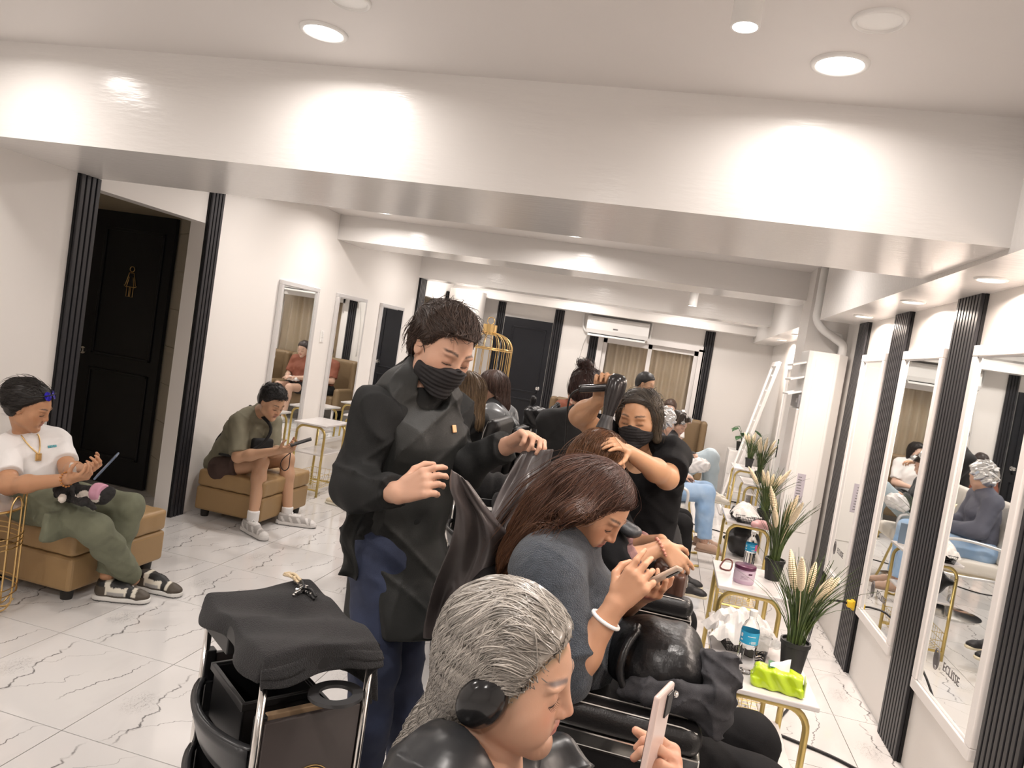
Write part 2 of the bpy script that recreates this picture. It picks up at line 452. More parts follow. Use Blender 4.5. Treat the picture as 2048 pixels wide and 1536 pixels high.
struct('trim_6', MB().box2((1.02, 6.75, 2.19), (XR, YF, ZC)), m_beam, label='white ceiling soffit further back')
struct('trim_7', MB().box2((1.0, 6.32, 0), (XR, 6.75, ZC)), m_wall, label='white column behind the air conditioner tower')
struct('trim_8', MB().lathe([(0.27, 0), (0.27, 2.32)], 32, (-3.08, 10.25, 0)), m_wall, smooth=True, auto=40, label='round white column by the far wall')
# recess with the restroom door
struct('wall_recess', MB().box2((-4.98, 3.2, 0), (-4.9, 5.3, 2.64)).box2((-4.98, 3.2, 0), (XL - 0.12, 3.28, 2.64)).box2((-4.9, 5.14, 0), (-3.52, 5.3, 2.64)), m_beige, label='beige wall of the restroom recess')
struct('wall_recess_far', MB().box2((-4.4, 9.2, 0), (-4.3, 10.6, 2.4)).box2((-4.4, 10.55, 0), (XL - 0.12, 10.65, 2.4)).box2((-4.4, 9.1, 0), (XL - 0.12, 9.2, 2.4)), m_beige, label='beige wall inside the far left opening')
# tiled jamb: a stack of tiles between the strip and the door
ja, jb = V3(-3.405, 4.70, 0), V3(-3.99, 5.12, 0); jd = nrm(jb - ja); jl = np.linalg.norm(jb - ja); jn = np.array([-jd[1], jd[0], 0])
if jn[1] > 0: jn = -jn
jamb = struct('wall_jamb', MB().box(((ja + jb) / 2 - jn * 0.03 + V3(0, 0, 1.1)), (jl, 0.05, 2.64 - 0.44), np.array([jd, jn, [0, 0, 1]]).T), m_beige, label='tiled return wall right of the restroom door')
z = 0.0
while z < 2.2:
    MB().box((ja + jb) / 2 + jn * 0.0 + V3(0, 0, z + 0.148), (jl - 0.004, 0.018, 0.296), np.array([jd, jn, [0, 0, 1]]).T).build('wall_tile', m_tilew, jamb); z += 0.30

# ---- slatted strips: a black backing board and separate slats
def strip(side, a, b, z1, n, label, z0=0.0):
    """side: 'L', 'R' walls run along y; 'F' runs along x"""
    global TRIM
    t = 0.014
    if side == 'R': mk = lambda p, q, d0, d1: MB().box2((XR - d1, p, z0), (XR - d0, q, z1))
    elif side == 'L': mk = lambda p, q, d0, d1: MB().box2((XL + d0, p, z0), (XL + d1, q, z1))
    else: mk = lambda p, q, d0, d1: MB().box2((p, YF - d1, z0), (q, YF - d0, z1))
    TRIM += 1
    root = struct('trim_%d' % TRIM, mk(a, b, 0, t), m_back, label=label)
    w = (b - a) / n
    for i in range(n): mk(a + w * (i + 0.14), a + w * (i + 0.86), t, t + 0.016).build('slat', m_slat, root, bevel=0.002, seg=1)
TRIM = 8
strip('R', 2.62, 2.91, 2.19, 8, 'charcoal slatted wall strip at the right edge, nearest the viewer')
strip('R', 3.64, 3.93, 2.19, 8, 'charcoal slatted wall strip between the first and second mirrors')
strip('R', 4.66, 4.95, 2.19, 8, 'charcoal slatted wall strip with the yellow plug')
strip('R', 5.60, 5.84, 2.19, 7, 'charcoal slatted wall strip just before the air conditioner tower')
strip('R', 8.0, 8.29, 2.19, 8, 'charcoal slatted wall strip behind the leaning mirror')
strip('R', 7.1, 7.35, 2.19, 7, 'charcoal slatted wall strip behind the tower')
strip('L', 3.46, 3.61, 2.21, 4, 'charcoal slatted strip left of the restroom door')
strip('L', 4.61, 4.76, 2.64, 4, 'charcoal slatted strip right of the restroom door')
strip('L', 9.02, 9.26, 2.62, 5, 'charcoal slatted strip at the far left opening, near side')
strip('L', 10.2, 10.42, 2.27, 5, 'charcoal slatted strip at the far left opening, far side')
strip('F', -2.74, -2.62, 2.27, 4, 'charcoal slatted strip left of the far door')
strip('F', -1.85, -1.71, 2.27, 4, 'charcoal slatted strip right of the far door')
strip('F', -1.28, -1.14, 1.97, 4, 'charcoal slatted strip left of the curtained window')
strip('F', 0.36, 0.50, 2.27, 4, 'charcoal slatted strip right of the curtained window')

# ---- doors
def door(name, x0, x1, y, z1, label, knob_left):
    w = x1 - x0
    d = struct(name, MB().box2((x0, y, 0.01), (x1, y + 0.04, z1)), m_door, label=label)
    f = MB()
    for (pa, pb) in ((0.10, 0.42), (0.47, 0.94)):
        za, zb = z1 * pa, z1 * pb; xa, xb = x0 + w * 0.19, x1 - w * 0.1
        for q in ((xa, za, xb, za + 0.022), (xa, zb - 0.022, xb, zb), (xa, za, xa + 0.022, zb), (xb - 0.022, za, xb, zb)):
            f.box2((q[0], y - 0.012, q[1]), (q[2], y, q[3]))
    f.build('door_moulding', m_door, d, bevel=0.004)
    kx = x0 + w * (0.09 if knob_left else 0.9)
    MB().lathe([(0.03, 0), (0.03, 0.006), (0.012, 0.01), (0.011, 0.03), (0.026, 0.04), (0.030, 0.055), (0.022, 0.068), (0.0, 0.072)], 20, (kx, y, 1.05), axis=(0, -1, 0)).build('door_knob', m_chrome, d, smooth=True, auto=40)
    return d
d1 = door('door_1', -4.78, -3.99, 5.06, 2.21, 'black panelled restroom door with gold figure sign', True)
d2 = door('door_2', -2.60, -1.86, YF - 0.045, 2.06, 'black panelled door in the far wall', False)
# gold outline figure on the restroom door
fg = MB(); ic = V3(-4.335, 5.058, 1.665); ix = lambda a, b: ic + V3(a, -0.004, b)
fg.tube([ix(0.021 * math.cos(t), 0.098 + 0.021 * math.sin(t)) for t in np.linspace(0, 2 * PI, 20, endpoint=False)], 0.0035, 6, closed=True)
for pts in ([(-.022, .068), (.022, .068), (.034, .02), (.048, -.03), (.058, -.036), (.036, -.05), (.018, .035)], [(-.022, .068), (-.034, .02), (-.048, -.03), (-.058, -.036), (-.036, -.05), (-.018, .035)],
            [(-.048, -.045), (.048, -.045)], [(-.03, -.045), (-.03, -.125), (-.006, -.125), (-.006, -.045)], [(.03, -.045), (.03, -.125), (.006, -.125), (.006, -.045)]):
    fg.tube([ix(*p) for p in pts], 0.0035, 6)
fg.build('restroom_sign', m_gold, d1, smooth=True)

# ---- window with curtains
win = struct('window_1', MB().box2((wx0 - 0.05, YF - 0.03, wz0 - 0.05), (wx1 + 0.05, YF + 0.02, wz0 + 0.03)).box2((wx0 - 0.05, YF - 0.03, wz1 - 0.03), (wx1 + 0.05, YF + 0.02, wz1 + 0.05))
             .box2((wx0 - 0.05, YF - 0.03, wz0), (wx0 + 0.03, YF + 0.02, wz1)).box2((wx1 - 0.03, YF - 0.03, wz0), (wx1 + 0.05, YF + 0.02, wz1)), m_frame, label='white sliding window in the far wall')
wm = (wx0 + wx1) / 2
m_glass = mat('window_glass', (1, 1, 1), 0.02, trans=1.0, ior=1.3)
for a, b, yy in ((wx0 + 0.03, wm + 0.03, YF + 0.005), (wm - 0.03, wx1 - 0.03, YF + 0.03)):
    s_ = MB().box2((a, yy, wz0 + 0.03), (b, yy + 0.025, wz0 + 0.1)).box2((a, yy, wz1 - 0.1), (b, yy + 0.025, wz1 - 0.03)).box2((a, yy, wz0 + 0.03), (a + 0.06, yy + 0.025, wz1 - 0.03)).box2((b - 0.06, yy, wz0 + 0.03), (b, yy + 0.025, wz1 - 0.03))
    so = s_.build('window_sash', m_frame, win, bevel=0.003)
    MB().box2((a + 0.06, yy + 0.010, wz0 + 0.1), (b - 0.06, yy + 0.014, wz1 - 0.1)).build('pane', m_glass, so)
m_curt = mat('beige_curtain', (0.72, 0.61, 0.46), 0.85, bump=0.3, bscale=300)
G = [[(x, YF + 0.13 + 0.035 * math.sin(x * 52 + 0.8 * math.sin(x * 9 + off)) + 0.012 * math.sin(z_ * 2 + x * 7), z_) for z_ in np.linspace(wz0 - 0.15, wz1 + 0.1, 8)] for off in (0,) for x in np.linspace(wx0 - 0.1, wx1 + 0.1, 130)]
cur = MB().sheet(G).build('curtain', m_curt, None, smooth=True); tag(cur, 'beige pleated curtain hanging behind the far window', 'curtain')
struct('wall_behind_window', MB().box2((wx0 - 0.4, YF + 0.3, wz0 - 0.4), (wx1 + 0.4, YF + 0.34, wz1 + 0.4)).box2((wx0 - 0.4, YF + 0.12, wz0 - 0.42), (wx1 + 0.4, YF + 0.3, wz0 - 0.4)).box2((wx0 - 0.4, YF + 0.12, wz1 + 0.4), (wx1 + 0.4, YF + 0.3, wz1 + 0.42)), m_beige, label='pale reveal behind the curtain')
lamp('curtain_fill_lamp', (-0.4, YF + 0.22, wz1 + 0.3), 14, 0.5)  # added lamp hidden behind the window, no fixture; brightens the curtain

# ---- mirrors
def wall_mirror(side, a, b, z0, z1, label, group, m_f, fw_=0.05, toe=0.0):
    s = 1 if side == 'L' else -1; X = XL if side == 'L' else XR
    root = empty('wall_mirror', (X, (a + b) / 2, z0), 0, label, 'mirror', group, world=True)
    bx = lambda p, q, r_, t_, d0, d1: MB().box2((X + s * d0, p, r_), (X + s * d1, q, t_))
    f = MB(); d = 0.035
    for p, q, r_, t_ in ((a, b, z0, z0 + fw_), (a, b, z1 - fw_, z1), (a, a + fw_, z0 + fw_, z1 - fw_), (b - fw_, b, z0 + fw_, z1 - fw_)):
        f.box2((X + s * 0.001, p, r_), (X + s * d, q, t_))
    f.build('mirror_frame', m_f, root, bevel=0.004)
    ga, gb, t_ = a + fw_ * .9, b - fw_ * .9, toe * (b - a)          # the glass sits a little askew in its frame when toe is set
    MB().prism([(X + s * .002, ga), (X + s * (.020 - t_ / 2), ga), (X + s * (.020 + t_ / 2), gb), (X + s * .002, gb)], z0 + fw_ * .9, z1 - fw_ * .9).build('mirror_glass', m_mirror, root)
    l = MB(); i = fw_
    for p, q, r_, t_ in ((a + i, b - i, z0 + i, z0 + i + .006), (a + i, b - i, z1 - i - .006, z1 - i), (a + i, a + i + .006, z0 + i, z1 - i), (b - i - .006, b - i, z0 + i, z1 - i)):
        l.box2((X + s * 0.018, p, r_), (X + s * 0.027, q, t_))
    l.build('frame_lip', m_alu, root)
    return root
rm = []
for k, (a, b, lab) in enumerate(((1.92, 2.58, 'white framed mirror at the right edge, mostly out of view'), (2.95, 3.61, 'largest white framed mirror on the right wall with salon lettering'), (3.97, 4.63, 'second white framed mirror on the right wall reflecting the air conditioner'), (4.99, 5.57, 'third white framed mirror on the right wall beside the tower'))):
    rm.append(wall_mirror('R', a, b, 0.375, 1.95, lab, 'right wall mirrors', m_frame))
rm.append(wall_mirror('R', 8.33, 8.95, 0.375, 1.9, 'white framed mirror on the right wall beyond the tower', 'right wall mirrors', m_frame))
for k, (a, b, lab) in enumerate(((5.68, 6.36, 'silver framed mirror behind the man in the olive shirt'), (6.76, 7.46, 'middle silver framed mirror on the left wall'), (7.88, 8.58, 'farthest silver framed mirror on the left wall'))):
    wall_mirror('L', a, b, 0.33, 1.885, lab, 'left wall mirrors', m_alu, 0.04, (0, .042, .042)[k])
def mirror_print(root, yc):
    X = XR - 0.0205
    e = MB(); c = V3(X, yc + 0.155, 0.585)
    e.tube([c + V3(0, 0.028 * math.cos(t), 0.045 * math.sin(t)) for t in np.linspace(0, 2 * PI, 28, endpoint=False)], 0.0022, 5, closed=True)
    e.tube([c + V3(0, 0.022 * math.cos(t), 0.037 * math.sin(t)) for t in np.linspace(0, 2 * PI, 28, endpoint=False)], 0.0014, 5, closed=True)
    for q in np.linspace(-0.018, 0.018, 6): e.tube([c + V3(0, q, -0.028), c + V3(0, q + 0.006, 0.0), c + V3(0, q - 0.003, 0.028)], 0.0012, 4)
    e.build('emblem', m_ink, root)
    text('ECLISSE', 'lettering', m_ink, root, 0.052, (X, yc - 0.01, 0.585), (0, -1, 0), (0, 0, 1))
for k in (1, 2, 3): mirror_print(rm[k], [0, 3.26, 4.28, 5.27][k])

# ---- ceiling lamps
def downlight(x, y, z, label, on=True, r=0.085, watts=None, col=LIGHT_COL):
    root = empty('ceiling_downlight', (x, y, z), 0, label, 'ceiling light', 'recessed ceiling lights')
    MB().lathe([(r * 0.80, -0.004), (r * 0.86, -0.010), (r, -0.006), (r * 1.02, 0.0)], 32, cap=False).build('rim', m_whitep, root, smooth=True)
    MB().lathe([(0.0, -0.004), (r * 0.82, -0.004)], 32, cap=False).build('diffuser', m_glow if on else m_whitep, root)
    if on: lamp('downlight_light', (x, y, z - 0.02), watts or LIGHT_W, r * 1.7, col)
downlight(-1.41, 2.42, ZC, 'lit round downlight on the left before the beam', watts=5.5)
downlight(0.34, 2.41, ZC, 'lit round downlight on the right before the beam', watts=5.5)
downlight(0.38, 2.12, ZC, 'unlit round ceiling cover beside the tube lamp', False, 0.07)
downlight(-1.19, 2.17, ZC, 'unlit round ceiling cover at the top edge', False, 0.07)
for x, y, lab in ((-2.9, 2.30, 'downlight left of the frame before the beam'), (-2.4, 0.6, 'downlight above and left of the viewer'), (-0.6, 0.6, 'downlight above and ahead of the viewer'), (-2.4, -1.2, 'downlight behind the viewer on the left'), (-0.4, -1.2, 'downlight right behind the viewer')): downlight(x, y, ZC, 'round ' + lab, watts=6.0 if y > 2 else 15.0)
for r_, n_ in (((-2.55, 4.9), (-1.0, 4.9), (0.45, 4.9)), 'just behind the nearest beam'), (((-2.75, 6.15), (-1.0, 6.15)), 'just before the second beam'), (((-2.6, 8.1), (-1.1, 8.1), (0.3, 8.0)), 'between the second and third beams'), (((-2.9, 9.8), (-1.4, 9.9), (0.1, 9.9)), 'behind the third beam'):
    for (x, y), s_ in zip(r_, ('on the left side', 'in the middle', 'on the right side')): downlight(x, y, ZC, 'round ceiling downlight %s, %s' % (n_, s_))
for x, y, lab in ((1.165, 3.25, 'soffit downlight over the largest mirror'), (1.165, 4.22, 'soffit downlight over the second mirror'), (1.165, 5.25, 'soffit downlight over the third mirror'), (1.165, 2.25, 'soffit downlight at the right edge'), (1.165, 1.0, 'soffit downlight near the viewer'), (1.165, 7.86, 'soffit downlight beyond the tower, nearer one'), (1.165, 9.03, 'soffit downlight beyond the tower, farther one')):
    downlight(x, y, 2.19, lab, True, 0.06, 12.0, (1.0, 0.84, 0.73))
def tube_lamp(x, y, zb, r, label):
    root = empty('tube_lamp', (x, y, ZC), 0, label, 'ceiling light', 'hanging tube lamps')
    MB().lathe([(r, 0), (r, zb - ZC), (r * 0.86, zb - ZC), (r * 0.84, zb - ZC + 0.012)], 28, cap=False).build('lamp_body', m_whitep, root, smooth=True, auto=40)
    MB().lathe([(0, zb - ZC + 0.01), (r * 0.86, zb - ZC + 0.01)], 28, cap=False).build('diffuser', m_glow, root)
    lamp('tube_light', (x, y, zb - 0.02), 7, r * 1.7, spread=120)
tube_lamp(0.033, 1.901, 2.50, 0.036, 'white tube lamp hanging from the near ceiling')
tube_lamp(0.09, 8.6, 2.40, 0.05, 'small white tube lamp hanging before the third beam')
# ================================================================ furniture
m_tan = mat('tan_leather', (0.34, 0.22, 0.105), 0.38, bump=0.25, bscale=260, spec=0.4)
m_foot = mat('dark_foot', (0.02, 0.018, 0.016), 0.5)
m_leather = mat('black_leather', (0.009, 0.0085, 0.009), 0.36, bump=0.35, bscale=240)
m_leathg = mat('grey_black_leather', (0.045, 0.047, 0.052), 0.4, bump=0.35, bscale=240)
m_stitch = mat('pale_stitch', (0.5, 0.48, 0.45), 0.7)
m_top = mat('marble_top', (0.76, 0.73, 0.72), 0.2, var=1.0, vscale=5, varcol=(0.62, 0.59, 0.58))
m_wicker = mat('taupe_leather', (0.22, 0.15, 0.082), 0.5, bump=0.3, bscale=200)
m_cream = mat('cream_leather', (0.72, 0.68, 0.62), 0.4, bump=0.3, bscale=200)

def ottoman(y0, y1, label):
    x0, x1 = -3.31, -2.75
    c = ((x0 + x1) / 2, (y0 + y1) / 2)
    r = empty('ottoman', (c[0], c[1], 0), 0, label, 'ottoman', 'tan leather ottomans', world=True)
    MB().box2((x0, y0, 0.055), (x1, y1, 0.232)).build('ottoman_base', m_tan, r, bevel=0.02, seg=3)
    sd = SD().box((c[0], c[1], 0.297), ((x1 - x0) / 2, (y1 - y0) / 2, 0.062), rad=0.022)
    sd.disp(lambda P: -0.010 * np.clip(1 - ((P[..., 0] - c[0]) ** 2 + (P[..., 1] - c[1]) ** 2) / 0.1, 0, 1) * (P[..., 2] > 0.3) + 0.0015 * np.sin(P[..., 0] * 60) * np.sin(P[..., 1] * 45))
    sd_obj('ottoman_lid', sd, 0.011, m_tan, r)
    for sx in (x0 + 0.06, x1 - 0.06):
        for sy in (y0 + 0.06, y1 - 0.06):
            MB().lathe([(0.028, 0), (0.033, 0.055)], 16, (sx, sy, 0)).build('ottoman_foot', m_foot, r, smooth=True, auto=40)
ottoman(3.05, 3.74, 'tan leather ottoman under the man in the white shirt')
ottoman(4.78, 5.47, 'tan leather ottoman under the man in the olive shirt')

# ---- gold wire side table at the left edge
def wire_table():
    cx, cy, rr = -3.04, 2.76, 0.19
    r = empty('wire_side_table', (cx, cy, 0), 0, 'round gold wire side table at the left edge', 'side table', None, world=True)
    MB().lathe([(0, 0.500), (0.172, 0.500), (0.175, 0.508), (0.172, 0.516), (0, 0.516)], 40, (cx, cy, 0)).build('table_top', mat('smoked_glass', (0.33, 0.27, 0.24), 0.12, spec=0.8), r, smooth=True, auto=40)
    MB().tube([(cx + 0.178 * math.cos(t), cy + 0.178 * math.sin(t), 0.508) for t in np.linspace(0, 2 * PI, 48, endpoint=False)], 0.006, 6, closed=True).build('table_rim', m_gold, r, smooth=True)
    for k in range(8):
        a = k * PI / 4 + 0.2; h = 0.19
        p = lambda da, z, q=rr: (cx + q * math.cos(a + da), cy + q * math.sin(a + da), z)
        pts = [p(-h, 0.08, rr), p(-h, 0.30), p(-h, 0.50), p(-h * 0.85, 0.545), p(-h * 0.4, 0.57), p(0, 0.575), p(h * 0.4, 0.57), p(h * 0.85, 0.545), p(h, 0.50), p(h, 0.30), p(h, 0.08),
               p(h, 0.045, rr * 0.97), p(h, 0.012, rr * 0.85), p(h * 0.6, 0.006, rr * 0.7), p(0, 0.006, rr * 0.62), p(-h * 0.6, 0.006, rr * 0.7), p(-h, 0.012, rr * 0.85), p(-h, 0.045, rr * 0.97)]
        MB().tube(smooth_path(pts, 3), 0.0042, 6).build('wire_loop', m_gold, r, smooth=True)
    for z in (0.10, 0.13, 0.33, 0.355, 0.38):
        MB().tube([(cx + (rr + 0.004) * math.cos(t), cy + (rr + 0.004) * math.sin(t), z) for t in np.linspace(0, 2 * PI, 40, endpoint=False)], 0.0028, 5, closed=True).build('wire_ring', m_gold, r, smooth=True)
wire_table()

# ---- marble topped tables with gold frames and wire baskets
def make_table():
    r = empty('salon_table', (0, 0, 0), 0, 'x', 'table', 'marble topped salon tables')
    w, d, H = 0.32, 0.48, 0.66
    MB().box2((-w / 2, -d / 2, H - 0.018), (w / 2, d / 2, H)).build('table_top', m_top, r, bevel=0.004)
    for s in (-1, 1):
        y = s * (d / 2 - 0.035); x = w / 2 - 0.022; rr = 0.07
        pts = [(-x, y, 0.0), (-x, y, H - 0.03 - rr)] + [tuple(p) for p in arc((-x + rr, y, H - 0.03 - rr), rr, PI, PI / 2, 7)] + [tuple(p) for p in arc((x - rr, y, H - 0.03 - rr), rr, PI / 2, 0, 7)] + [(x, y, 0.0)]
        MB().tube(pts, 0.0115, 8).build('table_leg', m_goldp, r, smooth=True)
        MB().tube([(-x, y, 0.06), (x, y, 0.06)], 0.009, 6).build('cross_bar', m_goldp, r)
    MB().box2((-w / 2 + 0.022, -d / 2 + 0.03, 0.375), (w / 2 - 0.022, d / 2 - 0.03, 0.388)).build('lower_shelf', m_top, r, bevel=0.003)
    b = MB(); x, y = w / 2 - 0.03, d / 2 - 0.045
    for z in (0.075, 0.13, 0.185): b.tube([(-x, -y, z), (x, -y, z), (x, y, z), (-x, y, z)], 0.0022, 4, closed=True)
    for q in np.linspace(-x, x, 7): b.tube([(q, -y, 0.185), (q, -y, 0.075), (q, y, 0.075), (q, y, 0.185)], 0.0016, 4)
    for q in np.linspace(-y, y, 11): b.tube([(-x, q, 0.185), (-x, q, 0.075), (x, q, 0.075), (x, q, 0.185)], 0.0016, 4)
    b.build('wire_basket', m_goldp, r)
    return r
t0 = make_table()
TABS = [((0.455, 2.645), 0, 'marble topped table nearest the viewer, holding the lime tissue pack'), ((0.53, 3.80), 0, 'marble topped table holding the purple jar'), ((0.69, 5.50), 0, 'marble topped table holding the black wire basket and pink cloth'), ((1.0, 8.76), 0, 'marble topped table in front of the leaning mirror'),
        ((-3.07, 6.2), 0, 'left wall marble table beside the olive shirted man'), ((-3.07, 7.2), 0, 'left wall marble table under the middle mirror'), ((-3.07, 8.2), 0, 'left wall marble table under the farthest mirror'), ((1.0, 7.6), 0, 'marble topped table past the air conditioner tower')]
for i, (p, rz, lab) in enumerate(TABS):
    t = t0 if i == 0 else dup(t0)
    t.location = (p[0], p[1], 0); t['label'] = lab

# ---- black salon chairs, facing local +x
def make_chair(m_l, m_t):
    r = empty('salon_chair', (0, 0, 0), 0, 'x', 'chair', 'salon chairs')
    SDs = SD().box((0.0, 0, 0.53), (0.26, 0.215, 0.062), rad=0.035).disp(lambda P: 0.0)
    sd_obj('seat', SDs, 0.014, m_l, r)
    bk = SD().box((-0.30, 0, 0.80), (0.045, 0.225, 0.255), np.array([[math.cos(.14), 0, -math.sin(.14)], [0, 1, 0], [math.sin(.14), 0, math.cos(.14)]]), rad=0.042)
    b = sd_obj('backrest', bk, 0.013, m_l, r)
    MB().tube([(-0.300 + 0.05 - (z - .8) * .14 - .004, y, z) for y, z in ([(-.19, .60), (-.20, .98), (-.16, 1.03), (0, 1.035), (.16, 1.03), (.20, .98), (.19, .60)])], 0.003, 5).build('piping', m_stitch, b, smooth=True)
    for s in (-1, 1):
        y = s * 0.255
        ap = SD().box((-0.02, y, 0.822), (0.27, 0.042, 0.034), rad=0.028)
        a = sd_obj('arm_pad', ap, 0.010, m_l, r)
        for q in (-0.026, 0.026):
            MB().tube([(-0.26, y + q, 0.8545), (0.2, y + q, 0.8545), (0.235, y + q, 0.848)], 0.0018, 4).build('stitching', m_stitch, a)
        MB().box2((-0.28, y - 0.036, 0.755), (0.25, y + 0.036, 0.792)).build('arm_trim', m_t, a, bevel=0.004)
        pts = [(-0.27, 0.76), (0.235, 0.76), (0.225, 0.64), (0.20, 0.55), (0.14, 0.49), (0.05, 0.46), (-0.2, 0.46), (-0.27, 0.52)]
        MB().prism([(p[0], p[1]) for p in pts], -0.028, 0.028, frame=[(1, 0, 0), (0, 0, 1), (0, 1, 0)], o=(0, y, 0)).build('side_panel', m_l, r, bevel=0.012)
    MB().lathe([(0.035, 0.05), (0.035, 0.28), (0.055, 0.30), (0.055, 0.46)], 24).build('hydraulic_column', m_chrome, r, smooth=True, auto=40)
    MB().lathe([(0.0, 0.0), (0.28, 0.0), (0.285, 0.012), (0.25, 0.03), (0.06, 0.05), (0, 0.05)], 40).build('chair_base', m_chrome, r, smooth=True, auto=40)
    f = MB(); f.tube(smooth_path([(0.16, -0.16, 0.47), (0.30, -0.16, 0.40), (0.38, -0.16, 0.2), (0.40, -0.15, 0.14), (0.40, 0, 0.135), (0.40, 0.15, 0.14), (0.38, 0.16, 0.2), (0.30, 0.16, 0.40), (0.16, 0.16, 0.47)], 4), 0.012, 8)
    f.build('footrest', m_chrome, r, smooth=True)
    return r
ch = make_chair(m_leather, m_chrome)
CH = [((-0.06, 1.04), 0, 'black leather salon chair nearest the viewer, under the grey haired woman'), ((-0.05, 1.95), 0, 'black leather salon chair of the woman with the grey towel'), ((-0.05, 2.84), 0, 'black leather salon chair of the woman being blow dried'), ((-0.20, 5.15), 0, 'black leather salon chair holding the black trousered legs'),
      ((-1.31, 4.38), PI, 'black leather salon chair of the blonde woman'), ((-1.35, 5.32), PI, 'black leather salon chair of the woman with straight brown hair'), ((-2.0, 5.95), PI, 'black leather salon chair of the woman with cream sneakers')]
chairs = []
for i, (p, rz, lab) in enumerate(CH):
    c = ch if i == 0 else dup(ch)
    c.location = (p[0], p[1], 0.0); c.rotation_euler = (0, 0, rz); c['label'] = lab; chairs.append(c)
chairs[0].scale = (1, 1, 0.74); chairs[1].scale = (1, 1, 0.98); chairs[4].scale = (1, 1, 1.12); chairs[3].scale = (1, 1, .98)

# ---- cream chairs with looped metal arms (far right row)
def cream_chair(loc, lab):
    r = empty('styling_chair', loc, 0, lab, 'chair', 'cream styling chairs')
    sd_obj('seat', SD().box((0, 0, 0.44), (0.26, 0.23, 0.065), rad=0.04), 0.016, m_cream, r)
    sd_obj('backrest', SD().box((-0.29, 0, 0.74), (0.045, 0.23, 0.25), np.array([[math.cos(.2), 0, -math.sin(.2)], [0, 1, 0], [math.sin(.2), 0, math.cos(.2)]]), rad=0.04), 0.016, m_cream, r)
    for s in (-1, 1):
        y = s * 0.255
        MB().tube(smooth_path([(-0.30, y, 0.62), (0.0, y, 0.66), (0.18, y, 0.655), (0.235, y, 0.60), (0.22, y, 0.44), (0.17, y, 0.375), (-0.2, y, 0.38)], 4), 0.013, 7).build('arm_loop', m_alu, r, smooth=True)
        MB().tube(smooth_path([(-0.22, y * .9, 0.37), (0.20, y * .9, 0.375), (0.245, y * .9, 0.34), (0.33, y * .9, 0.03), (0.42, y * .9, 0.012)], 4), 0.011, 7).build('chair_leg', m_goldp, r, smooth=True)
    MB().lathe([(0.03, 0.04), (0.03, 0.38)], 20).build('hydraulic_column', m_chrome, r, smooth=True)
    MB().lathe([(0, 0), (0.24, 0), (0.24, 0.012), (0.05, 0.04), (0, 0.04)], 32).build('chair_base', m_chrome, r, smooth=True, auto=40)
    return r
cream_chair((0.06, 6.62, 0), 'cream styling chair under the woman in the foil cap')
cream_chair((0.12, 7.55, 0), 'cream styling chair under the woman with foil strands')

# ---- wing chairs along the far wall (face local -y)
def make_wing():
    r = empty('wing_chair', (0, 0, 0), 0, 'x', 'armchair', 'brown wing chairs along the far wall')
    sd_obj('seat', SD().box((0, -0.05, 0.34), (0.27, 0.27, 0.10), rad=0.04), 0.018, m_wicker, r)
    sd_obj('backrest', SD().box((0, 0.27, 0.66), (0.30, 0.06, 0.34), rad=0.05), 0.018, m_wicker, r)
    for s in (-1, 1):
        sd_obj('wing', SD().box((s * 0.315, 0.19, 0.76), (0.045, 0.12, 0.24), rad=0.04), 0.016, m_wicker, r)
        sd_obj('armrest', SD().box((s * 0.315, -0.05, 0.40), (0.05, 0.27, 0.17), rad=0.04), 0.018, m_wicker, r)
        for q in (-0.25, 0.25): MB().lathe([(0.014, 0), (0.022, 0.25)], 12, (s * 0.27, q, 0)).build('chair_leg', m_frame, r, smooth=True)
    return r
wg = make_wing()
WG = [(0.22, 'brown wing chair at the right end, beside the foil strand woman'), (-0.54, 'brown wing chair under the window with a woman in it'), (-1.30, 'brown wing chair beneath the wall air conditioner')]
for i, (x, lab) in enumerate(WG):
    w = wg if i == 0 else dup(wg); w.location = (x, 10.28 if x > -2 else 10.1, 0); w['label'] = lab

# ---- birdcage stand
def cage():
    cx, cy, rr = -1.80, 6.9, 0.25
    r = empty('birdcage', (cx, cy, 0), 0, 'tall gold birdcage behind the masked stylist', 'birdcage', world=True)
    for k in range(22):
        a = 2 * PI * k / 22; p = lambda q, z: (cx + q * math.cos(a), cy + q * math.sin(a), z)
        pts = [p(rr, 0.25), p(rr, 0.9), p(rr, 1.55)] + [p(0.055 + (rr - 0.055) * math.cos(t), 1.58 + 0.145 * math.sin(t)) for t in np.linspace(0, PI / 2, 8)]
        MB().tube(pts, 0.0042, 5).build('cage_bar', m_gold, r, smooth=True)
    for z, q in ((1.575, rr), (1.56, rr), (1.04, rr), (0.25, rr), (0.6, rr)):
        MB().tube([(cx + q * math.cos(t), cy + q * math.sin(t), z) for t in np.linspace(0, 2 * PI, 40, endpoint=False)], 0.0055, 6, closed=True).build('cage_ring', m_gold, r, smooth=True)
    MB().lathe([(0.0, 1.700), (0.070, 1.700), (0.070, 1.800), (0.0, 1.800)], 28, (cx, cy, 0)).build('cage_cap', m_gold, r, smooth=True, auto=40)
    MB().tube([(cx + 0.036 * math.cos(t), cy, 1.836 + 0.036 * math.sin(t)) for t in np.linspace(0, 2 * PI, 24, endpoint=False)], 0.005, 6, closed=True).build('hanging_ring', m_gold, r, smooth=True)
    MB().lathe([(0, 0.0), (0.21, 0.0), (0.21, 0.03), (0.05, 0.06), (0.04, 0.22), (0.25, 0.24), (0.25, 0.26), (0, 0.26)], 32, (cx, cy, 0)).build('cage_base', m_gold, r, smooth=True, auto=40)
cage()

